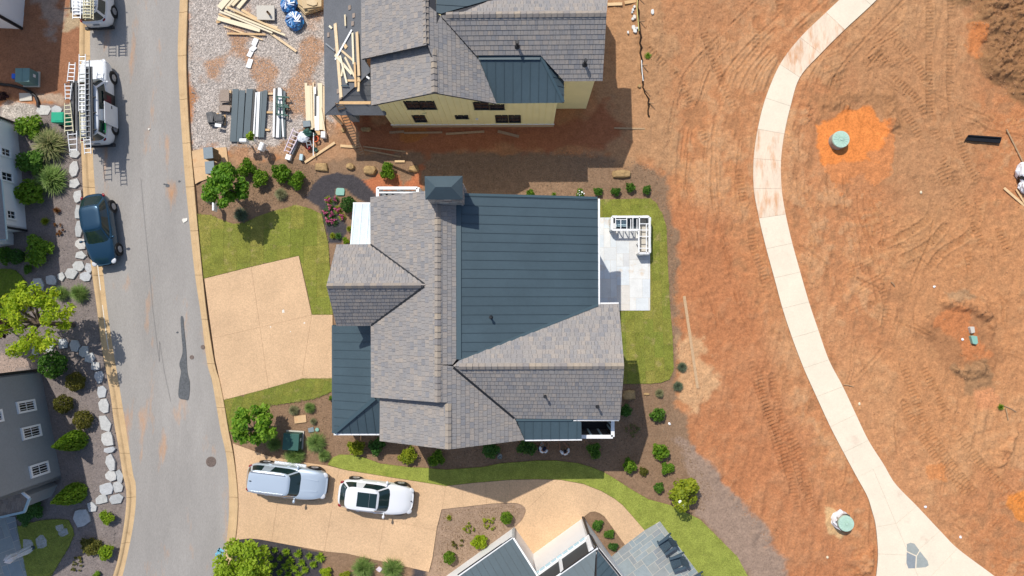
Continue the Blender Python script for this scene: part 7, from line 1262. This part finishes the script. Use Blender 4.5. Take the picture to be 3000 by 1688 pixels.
# trees
def tree(label, v, bx, by, cx, cy, zc, rpx, hz, m, n, size, seed, name="broadleaf_tree", nl=26, lump=.30, holes=.5, bark='bark'):
    base, cen = W(v, bx, by), W(v, cx, cy, zc); e = root(name, tuple(base), label, 'tree'); rr = random.Random(seed); Rr = rpx / 44; off = cen - base
    lumps = []
    for i in range(nl):
        a = rr.uniform(0, 6.283); d = Rr * (1 - lump * .6) * math.sqrt(rr.random()); r = Rr * lump * rr.uniform(.7, 1.3); z = off.z + hz * (rr.uniform(-.75, .85)) * (1 - .5 * (d / Rr) ** 2); lumps.append((off.x + d * math.cos(a), off.y + d * math.sin(a), z, r, r * .8))
    tb = B(); tp = Vector((off.x * .75, off.y * .75, max(.6, off.z - hz * .45))); tb.tube([Vector((0, 0, -.1)), tp * .5 + Vector((rr.uniform(-.05, .05), .03, 0)), tp], [Rr * .075, Rr * .06, Rr * .045], 8); obj("trunk", tb, M[bark], e, True, local=True)
    for lx, ly, lz, lr, _ in lumps[::3]: b = B(); q_ = Vector((lx, ly, lz)); b.tube([tp - Vector((0, 0, .1)), tp.lerp(q_, .5) + Vector((0, 0, .12)), q_], [Rr * .04, Rr * .025, Rr * .01], 6); obj("limb", b, M[bark], e, True, local=True)
    inst(np_mesh("crown", *leaves(seed, lumps, n, size, .5, holes), M[m]), "crown", e, m=M[m]); return e
tree('leafy street tree beside the mailbox cabinets', 'S', 672, 566, 659, 547, 2.8, 60, 1.2, 'leaf_tree', 2600, .13, 5, nl=34, lump=.26, holes=.3)
tree('leafy street tree next to the green utility box', 'S', 757, 1268, 742, 1254, 2.2, 66, 1.0, 'leaf_tree', 2500, .13, 8, nl=34, lump=.25, holes=.3)
tree('wide lime tree at the left edge above the dark grey house', 'S', 214, 953, 92, 944, 3.7, 110, 1.4, 'leaf_yellow', 4200, .115, 12, nl=60, lump=.17, holes=.1)
tree('lime tree over the kerb at the bottom edge', 'S', 742, 1655, 712, 1668, 2.6, 84, 1.2, 'leaf_lime', 4600, .12, 15, nl=44, lump=.26, holes=.3)
tree('small round magnolia with glossy leaves beside the mulch strip', 'S', 2000, 1441, 2008, 1447, 1.3, 43, .9, 'leaf_gold', 2200, .11, 18, "magnolia_tree", nl=26, lump=.36, holes=.5)
tree('young sapling at the foot of the dark metal sheets', 'S', 735, 402, 733, 401, 1.3, 14, .5, 'leaf_lime', 260, .10, 21, "sapling", nl=10, lump=.4, holes=.3)
tree('dark purple tree cut off by the left edge beside the lime tree', 'S', 20, 960, -6, 965, 2.4, 44, .8, 'leaf_purple', 1600, .12, 24, "purple_tree", nl=20, lump=.34)
mg = B()
for dx, dy in ((-.1, 0), (.05, -.25)): c_ = W('D8', 626, 990, 1.9); mg.ell((c_.x + dx, c_.y + dy, 1.95), (.12, .12, .06), 10, 6)
for o in list(C.objects):
    if o.name.startswith('magnolia_tree'): obj("blossom", mg, M['white'], o)

# ------------------------------------------------------------------ rocks
def rock(name, v, x, y, wp, hp, h, m, label, group, seed, cat='stone', n=9, rot=0.0):
    """a low stone with its own uneven outline and a rounded top edge"""
    rr = random.Random(seed); c_ = W(v, x, y, h); g = gz(c_.x, c_.y) if v != 'D4s' else 0; pts = []
    for i in range(n): a = 6.283 * i / n + rr.uniform(-.22, .22); k = rr.uniform(.86, 1.1) * (1 / max(abs(math.cos(a)), abs(math.sin(a)))) ** .55; px_, py_ = wp / 88 * math.cos(a) * k, hp / 88 * math.sin(a) * k; pts.append((px_ * math.cos(rot) - py_ * math.sin(rot), px_ * math.sin(rot) + py_ * math.cos(rot)))
    rs = [[(c_.x + p[0] * s, c_.y + p[1] * s, g + z + (rr.uniform(-.02, .02) * (h > .15) if z > 0 else 0)) for p in pts] for s, z in (((1.0, -.1), (1.0, h * .82), (.975, h * .96), (.94, h)) if name != 'boulder' else ((1.0, -.1), (1.0, h * .5), (.88, h * .88), (.66, h)))]
    top = (c_.x + rr.uniform(-.05, .05), c_.y, g + h * (1.02 if h < .2 else 1.12)); b = B(); b.rings(rs); o = len(b.v); b.v.append(top); b.f += [(3 * n + i, 3 * n + (i + 1) % n, o) for i in range(n)]; b.t += [rr.random()] * n; b.t = [b.t[-1]] * len(b.f)
    return tag(obj(name, b, M[m]), label, cat, group)
GS = 'flat pale stones edging the left gardens'
names = ['pale flat stone below the grasses, nearest the stepladder', 'tall pale flat stone left of the kerb above the blue car', 'smaller pale flat stone just above the blue car', 'grey flat stone beside the rear of the blue car', 'narrow flat stone beside the rear door of the blue car', 'long flat stone beside the front door of the blue car', 'white flat stone by the mirror of the blue car', 'flat stone beside the bonnet of the blue car', 'white five-sided stone below the blue car', 'pointed stone touching the kerb below the blue car', 'largest white wedge stone under the blue car', 'brownish flat stone below the pointed one', 'narrow grey stone left of the wedge stone', 'pale stone leading to the shaded lawn', 'shaded square stone at the lawn corner', 'pale slab below the drain pipe end', 'pale slab behind the green bin', 'first path stone under the lime tree crown', 'second path stone under the lime tree crown', 'third path stone under the lime tree crown', 'rounded path stone in the lime tree shadow', 'wedge stone in the lime tree shadow', 'slanted stone in the lime tree shadow', 'small stone right below the lime tree shadow', 'dappled stone next to the dense round shrub', 'rounded grey stone opposite the top olive mound', 'flat grey stone second below the tree shadow', 'largest grey stone opposite the lower olive mound', 'grey stone opposite the upper cone evergreen', 'thin stone bar between two grey stones', 'grey stone below the thin bar', 'grey stone left in the lower pair', 'white upright stone right in the lower pair', 'cream stone left below the pair', 'white round-cornered stone by the kerb bend', 'mottled stone at the foot of the kerb bend', 'bluish stone left of the mottled one', 'small grey stone further down left', 'wide slab beside the lower lawn tip']
data = [(217.6, 449, 34, 26), (216, 495, 30, 44), (217, 537, 32, 30), (226, 576, 24, 40), (228, 620, 24, 40), (230, 671, 26, 46), (235, 714, 30, 34), (236, 748, 32, 25), (229, 779, 34, 30), (259, 785, 24, 28), (207, 801, 42, 32), (249, 811, 38, 28), (178, 811, 22, 28), (148, 820, 30, 30), (108, 832, 42, 38), (128, 322, 46, 30), (165, 322, 32, 26), (105, 1025, 28, 34), (141, 1015, 32, 34), (182, 1007, 30, 30), (218, 1014, 30, 34), (243, 1030, 28, 32), (262, 1049, 30, 30), (278, 1073, 28, 28), (288, 1106, 30, 34), (298, 1148, 30, 36), (302, 1190, 32, 42), (307, 1241, 34, 50), (313, 1286, 34, 44), (319, 1320, 34, 17), (322, 1356, 30, 48), (323, 1396, 32, 30), (349, 1396, 22, 36), (311, 1434, 40, 34), (344, 1429, 32, 32), (338, 1463, 42, 28), (295, 1464, 36, 28), (269, 1485, 28, 30), (238, 1517, 48, 50)]
for k, ((x, y, w_, h_), lb) in enumerate(zip(data, names)): rock("flat_stone", 'S', x, y, w_ * 1.04, h_ * 1.04, .12 if k not in (15, 16) else .06, 'greyrock', lb, GS, 100 + k, 'stone', (6, 7, 5, 8, 6)[k % 5], .2 if k > 23 else 0)
for k, (x, y, w_, h_, lb) in enumerate([(82, 1601, 30, 48, 'stepping stone nearest the folded umbrella'), (120, 1588, 32, 38, 'second stepping stone in the lower left lawn'), (152, 1576, 32, 34, 'third stepping stone in the lower left lawn'), (185, 1560, 30, 24, 'brown-edged stepping stone at the lawn end'), (174, 1547, 24, 20, 'shaded stepping stone at the lawn end')]): rock("stepping_stone", 'S', x, y, w_, h_, .065, 'greyrock', lb, 'stepping stones in the lower left lawn', 150 + k, 'stone', 8, .25)
for k, (v, x, y, w_, h_, z, lb) in enumerate([('C3', 467, 1278, 38, 28, .45, 'largest tan boulder above the black mulch bend'), ('C3', 318, 1250, 26, 20, .35, 'small tan boulder left of the largest one'), ('C3', 105, 1258, 40, 26, .3, 'low half-buried boulder farthest left in the row'), ('C3', 800, 1270, 30, 22, .3, 'tan boulder right of the leafy shrub by the bay'), ('C4', 1085, 1305, 58, 26, .35, 'long tan boulder above the four small shrubs'), ('D8', 303, 337, 42, 30, .35, 'tan boulder in the shadow at the right end of the house'), ('D8', 412, 327, 17, 7, .12, 'small flat boulder right of the shaded one'), ('C3', 440, 972, 30, 14, .2, 'shaded boulder under the porch edge of the yellow house'), ('C3', 268, 978, 12, 14, .15, 'small rock left of the leaning ladder')]): rock("boulder", v, x, y, w_, h_, z * .8, 'boulder', lb, 'tan boulders', 170 + k, 'boulder', 8)
for k, (x, y, w_, h_) in enumerate([(278, 290, 13, 16), (293, 328, 11, 12), (284, 180, 9, 12), (268, 200, 8, 9), (270, 100, 8, 10), (285, 70, 7, 9), (480, 120, 10, 15), (218, 340, 6, 9), (340, 905, 10, 10), (262, 130, 6, 6), (312, 300, 8, 8)]): rock("rock", 'FT', x, y, w_, h_, .14, 'paleflag' if k != 8 else 'boulder', 'small pale rock in the heap beside the silt fence' if k < 6 or k > 8 else ['pale rock alone right of the silt fence', 'small pinkish rock left of the silt fence', 'orange rock touching the silt fence'][k - 6], 'pale rocks by the silt fence', 200 + k, 'rock', 7)
# countless small stones and clods
def scatter(name, region, n, smin, smax, m, seed, keep=None, zoff=0.0):
    rr = np.random.RandomState(seed); poly = SP(region[0], region[1]); xs, ys = [p[0] for p in poly], [p[1] for p in poly]; b = B(); got = 0
    while got < n:
        sx, sy = rr.uniform(min(xs), max(xs), 4000), rr.uniform(min(ys), max(ys), 4000); ok = sdist(sx, sy, poly, 5) > 0
        for x, y in zip(sx[ok], sy[ok]):
            if 2385 < x < 2600 and 320 < y < 540: continue
            p = W('S', x, y); z = gz(p.x, p.y) + zoff; r = rr.uniform(smin, smax) ; a = rr.uniform(0, 6.28, 5); k = rr.uniform(.6, 1.2, 5); o = len(b.v)
            b.v += [(p.x + r * k[i] * math.cos(1.2566 * i + a[0]), p.y + r * k[i] * math.sin(1.2566 * i + a[0]), z - .01) for i in range(5)] + [(p.x + rr.uniform(-.3, .3) * r, p.y + rr.uniform(-.3, .3) * r, z + r * rr.uniform(.6, 1.0))]
            t = rr.rand(); b.f += [(o + i, o + (i + 1) % 5, o + 5) for i in range(5)]; b.t += [t] * 5; got += 1
            if got >= n: break
    return tag(obj(name, b, m), kind='stuff')
M['gravelstone'] = mat('gravel_stone', (.4, .36, .33), .9, ramp=[(.34, .30, .27), (.52, .47, .43), (.42, .37, .33), (.60, .56, .52), (.38, .30, .24)])
M['clod'] = mat('clay_clod', (.36, .17, .08), .95, ramp=[(.34, .165, .08), (.45, .23, .115), (.28, .14, .07), (.50, .28, .15)])
M['chip'] = mat('mulch_chip', (.2, .13, .08), .95, ramp=[(.16, .10, .06), (.30, .20, .12), (.22, .145, .09), (.36, .26, .17)])
M['greychip'] = mat('grey_mulch_chip', (.2, .18, .17), .95, ramp=[(.14, .12, .115), (.28, .245, .23), (.2, .175, .165), (.35, .30, .28)])
scatter("gravel", ('S', [(556, 0), (945, 0), (945, 335), (900, 400), (760, 450), (690, 430), (560, 436)]), 9000, .02, .055, M['gravelstone'], 1)
scatter("clay_clods", ('S', [(1990, 0), (2200, 0), (2020, 340), (1890, 560), (1905, 750), (2050, 1100), (2200, 1400), (2560, 1688), (2330, 1688), (2150, 1480), (2020, 1250), (1990, 900), (1960, 500), (1930, 300), (1880, 60)]), 2600, .015, .045, M['clod'], 2)
scatter("clay_clods", ('S', [(2560, 0), (3000, 0), (3000, 1688), (2860, 1688), (2620, 1430), (2400, 1000), (2320, 720), (2300, 450), (2420, 200)]), 4200, .015, .05, M['clod'], 3)
scatter("mound_clods", ('S', [(2830, 0), (3000, 0), (3000, 270), (2940, 260), (2880, 220), (2860, 120)]), 900, .02, .055, M['clod'], 4)
scatter("mulch_chips", ('S', [(700, 480), (960, 480), (940, 505), (895, 590), (800, 600), (580, 620), (590, 545)]), 2600, .02, .05, M['chip'], 5)
scatter("mulch_chips", ('S', [(960, 1140), (980, 1290), (1110, 1290), (1310, 1330), (1540, 1295), (1820, 1240), (1830, 1130), (1950, 1130), (2010, 1300), (2100, 1450), (2060, 1500), (1900, 1420), (1790, 1370), (1700, 1345), (1560, 1340), (1310, 1370), (1010, 1330), (950, 1360), (700, 1290), (800, 1200)]), 7000, .02, .05, M['chip'], 6)
scatter("mulch_chips", ('S', [(1240, 480), (1640, 440), (1900, 480), (1960, 560), (1990, 1050), (1980, 1120), (1960, 700), (1930, 590), (1700, 575), (1380, 565), (1370, 515), (1240, 510)]), 4500, .02, .05, M['chip'], 7)
scatter("mulch_chips", ('S', [(1300, 1497), (1500, 1480), (1533, 1495), (1500, 1540), (1345, 1655), (1275, 1680)]), 1800, .02, .05, M['chip'], 8)
scatter("bark_chips", ('S', [(60, 340), (235, 340), (250, 560), (265, 790), (290, 960), (330, 1200), (360, 1400), (350, 1560), (300, 1688), (150, 1688), (220, 1560), (240, 1440), (190, 1400), (130, 1080), (0, 1090), (0, 1000), (110, 900), (90, 720)]), 8000, .02, .05, M['greychip'], 9)

M['blade'] = mat('turf_blade', (.2, .22, .05), .9, ramp=[(.15, .20, .03), (.25, .27, .06), (.19, .23, .04), (.32, .29, .10)])
def tufts(region, n, seed):
    rr = np.random.RandomState(seed); poly = SP(*region); xs, ys = [p[0] for p in poly], [p[1] for p in poly]; b = B(); sx, sy = rr.uniform(min(xs) - 3, max(xs) + 3, n * 2), rr.uniform(min(ys) - 3, max(ys) + 3, n * 2); ok = sdist(sx, sy, poly, 6) > -2.2
    for x, y in list(zip(sx[ok], sy[ok]))[:n]:
        p = W('S', x, y); o = len(b.v); a = rr.uniform(0, 6.28); h = rr.uniform(.02, .05)
        for k in range(3): aa = a + 2.1 * k; c, s_2 = math.cos(aa), math.sin(aa); b.v += [(p.x - s_2 * .012, p.y + c * .012, .03), (p.x + s_2 * .012, p.y - c * .012, .03), (p.x + c * .07, p.y + s_2 * .07, .045 + h)]; b.f.append((o + 3 * k, o + 3 * k + 1, o + 3 * k + 2))
        b.t += [float(rr.rand()) * .98 + .01] * 3
    tag(obj("grass", b, M['blade']), kind='stuff')
for i, (rg, n_) in enumerate(LAWNS): tufts(rg, n_, 60 + i)
# ------------------------------------------------------------------ people crouching in the planting bed
def skin_body(name, verts, edges, rad, m, parent, sub=2, rt=0):
    me = bpy.data.meshes.new(name); me.from_pydata(verts, edges, []); me.materials.append(m); o = bpy.data.objects.new(name, me); C.objects.link(o); o.parent = parent; ORG[o.name] = (0, 0, 0)
    md = o.modifiers.new("skin", 'SKIN'); md.use_smooth_shade = True
    for i, r in enumerate(rad): sv = me.skin_vertices[0].data[i]; sv.radius = (r, r) if not isinstance(r, tuple) else r; sv.use_root = i == rt
    s2_ = o.modifiers.new("subsurf", 'SUBSURF'); s2_.levels = sub; s2_.render_levels = sub; return o
def person(label, loc, rz, reach, hair='hair'):
    """a worker squatting on bent legs, leaning forward, arms down to the soil; +x is where they face"""
    e = root("person", loc, label, 'person', 'workers planting in the bed', rz); v = [(0, 0, .33), (.05, 0, .46), (.12, 0, .60), (.17, 0, .70), (.215, 0, .775), (.245, 0, .83), (.262, 0, .90), (.258, 0, .965)]; ed = [(i, i + 1) for i in range(7)]; rad = [(.15, .12), (.135, .105), (.15, .11), (.13, .10), .058, .075, .092, .062]
    hd_ = []
    for s in (-1, 1):
        o = len(v); v += [(-.01, s * .10, .31), (.20, s * .19, .43), (.10, s * .18, .27), (-.01, s * .165, .10), (.03, s * .17, .045), (.16, s * .185, .035)]; ed += [(0, o)] + [(o + i, o + i + 1) for i in range(5)]; rad += [.105, .075, .065, .05, .045, .038]
        o = len(v); rx, ry, rz_ = reach[0 if s < 0 else 1]; v += [(.165, s * .19, .69), (.165 + (rx - .165) * .45 - .02, s * .25, .69 + (rz_ - .69) * .5), (rx - .02, ry, rz_ + .05), (rx + .03, ry, rz_)]; ed += [(3, o), (o, o + 1), (o + 1, o + 2), (o + 2, o + 3)]; rad += [.062, .044, .03, .032]; h0 = o + 3
        for k in range(5):
            a = (k - 1.5) * .016 if k < 4 else -s * .036; ln = (.07, .08, .075, .06, .05)[k]; o = len(v); v += [(rx + .045 if k < 4 else rx + .025, ry + a, rz_), (rx + .045 + ln * .55, ry + a * 1.5, rz_ - .012), (rx + .045 + ln * .85, ry + a * 1.6, rz_ - .035)]; ed += [(h0, o), (o, o + 1), (o + 1, o + 2)]; rad += [.010, .009, .008]
    body = skin_body("body", v, ed, rad, M['skin'], e); vv = [(.02, 0, .40)] + v[1:4] + [(.195, 0, .735)]; vv += [v[14], v[14 + 19]] if False else []
    sh = [p for p in vv]; se = [(i, i + 1) for i in range(len(sh) - 1)]; sr = [(.165, .135), (.155, .125), (.165, .125), (.145, .115), .075]
    for s in (-1, 1):
        rx, ry, rz_ = reach[0 if s < 0 else 1]; o = len(sh); sh += [(.165, s * .19, .69), (.165 + (rx - .165) * .34 - .015, s * .237, .69 + (rz_ - .69) * .38)]; se += [(3, o), (o, o + 1)]; sr += [.082, .066]
    skin_body("shirt", sh, se, sr, M['shirt'], e); tr_, te, tt = [(0, 0, .33), (.02, 0, .40)], [(0, 1)], [(.165, .135), (.15, .12)]
    for s in (-1, 1): o = len(tr_); tr_ += [(-.01, s * .10, .31), (.20, s * .19, .43), (.10, s * .18, .27), (.0, s * .165, .12)]; te += [(0, o), (o, o + 1), (o + 1, o + 2), (o + 2, o + 3)]; tt += [.12, .09, .08, .068]
    skin_body("trousers", tr_, te, tt, M['denim'], e)
    for s in (-1, 1): b = B(); b.ell((.08, s * .178, .045), (.15, .055, .055), 12, 8); obj("shoe", b, M['dark'], e, True, local=True)
    b = B(); b.ell((.245, 0, .935), (.108, .096, .105), 16, 10); obj("hair", b, M[hair], e, True, local=True)
    b = B(); b.ell((.352, 0, .865), (.022, .014, .02), 8, 6); obj("nose", b, M['skin'], e, True, local=True); b = B(); b.box((.33, 0, .832), (.02, .045, .008)); obj("mouth", b, M['seatred'], e, local=True)
    for s in (-1, 1): b = B(); b.ell((.338, s * .032, .892), (.012, .012, .008), 8, 6); obj("eye", b, M['dark'], e, True, local=True); b = B(); b.ell((.25, s * .095, .875), (.02, .014, .03), 8, 6); obj("ear", b, M['skin'], e, True, local=True)
    if hair == 'navy': b = B(); b.box((.365, 0, .945), (.11, .15, .014)); obj("cap_peak", b, M['navy'], e, local=True, bev=.006)
    e.scale = (1.15, 1.15, 1.15); return e
p = W('PP', 1500, 505, .45); person('crouching worker in white shirt and navy cap reaching to a bucket', (p.x, p.y, 0), math.radians(60), [(.46, -.20, .12), (.40, .16, .42)], 'navy')
p = W('PP', 2070, 560, .45); person('crouching worker in white shirt planting at the right of the bed', (p.x, p.y, 0), math.radians(105), [(.50, -.10, .14), (.52, .20, .12)], 'hair')
for x, y, r_, h, lb in [(480, 525, .10, .28, 'small white bucket above the larger one in the shaded bed'), (518, 632, .155, .36, 'larger white bucket with a trowel in the shaded bed'), (1515, 345, .125, .34, 'white bucket right in front of the capped worker')]:
    c_ = W('PP', x, y, h); e = root("bucket", (c_.x, c_.y, 0), lb, 'bucket', 'white buckets in the planting bed'); b = B(); b.cyl((0, 0, 0), (0, 0, h), r_ * .85, r_, n=20, caps=False); b.cyl((0, 0, h - .03), (0, 0, h), r_ * 1.04, r_ * 1.04, n=20, caps=False); obj("shell", b, M['tealwhite'], e, local=True); b = B(); b.cyl((0, 0, .0), (0, 0, h * .7), r_ * .9, n=20); obj("contents", b, M['grout'], e, local=True); b = B(); b.tube([(r_ * math.cos(t), -.02, h + r_ * .5 * math.sin(t)) for t in np.arange(0, 3.2, .4)], .007, 5); obj("handle", b, M['dark'], e, local=True)
    if h == .36: b = B(); b.bar((-.1, -.04, h + .02), (.1, .07, h + .03), .05, .03); tag(obj("trowel", b, M['adir'], None, local=True), 'dark trowel lying across the larger white bucket', 'trowel'); t = C.objects[-1] if False else bpy.data.objects[[o.name for o in C.objects if o.name.startswith("trowel")][-1]]; t.location = (c_.x, c_.y, 0)
# small litter on the clay
for k, (v, x, y, m_, lb) in enumerate([('D2', 2112, 1275, 'white', 'white crumpled scrap left of the green lid on the clay'), ('D2', 1900, 875, 'white', 'white scrap on the clay above the mound'), ('E9', 1162, 990, 'plastic', 'crumpled white scrap right of the walkway fork'), ('E9', 1395, 1190, 'white', 'white plaster lump by the walkway fork edge'), ('E9', 505, 1320, 'palewood', 'pale chip on the clay below the tall riser'), ('E9', 720, 303, 'palewood', 'round pale stone beside the walkway'), ('C5', 1800, 1449, 'palewood', 'pale pebble right of the orange puddle'), ('D8', 550, 510, 'white', 'white pebble right of the sunlit shrub')]):
    c_ = W(v, x, y); lump("litter", (c_.x, c_.y, gz(c_.x, c_.y)), (.10, .08, .05), m_, lb, 'litter', 'small litter on the clay', seed=k + 30, nu=8, nv=5, jit=.25)
for k, (v, p, q, lb) in enumerate([('E9', (1690, 330), (1705, 410), 'upright thin branch at the right edge clay'), ('E9', (1680, 315), (1760, 355), 'slanting thin branch at the right edge clay'), ('E9', (615, 175), (680, 188), 'thin stick right of the walkway'), ('D2', (1570, 840), (1600, 875), 'pale stake on the clay near the middle tracks')]):
    a_, b_ = W(v, *p), W(v, *q); b = B(); b.tube([Vector((a_.x, a_.y, gz(a_.x, a_.y) + .05)), Vector(((a_.x + b_.x) / 2, (a_.y + b_.y) / 2 + .03, gz(a_.x, a_.y) + .09)), Vector((b_.x, b_.y, gz(b_.x, b_.y) + .05))], .03, 5); tag(obj("branch", b, M['oldwood']), lb, 'branch', 'sticks on the clay')
plant('weed', 'tuft', 'E9', 1665, 325, 9, .25, 'leaf_box', 'green weed beside the branches at the right edge', 'weed'); plant('weed', 'tuft', 'FT', 430, 590, 10, .2, 'leaf_box', 'green weed patch right of the silt fence', 'weed')
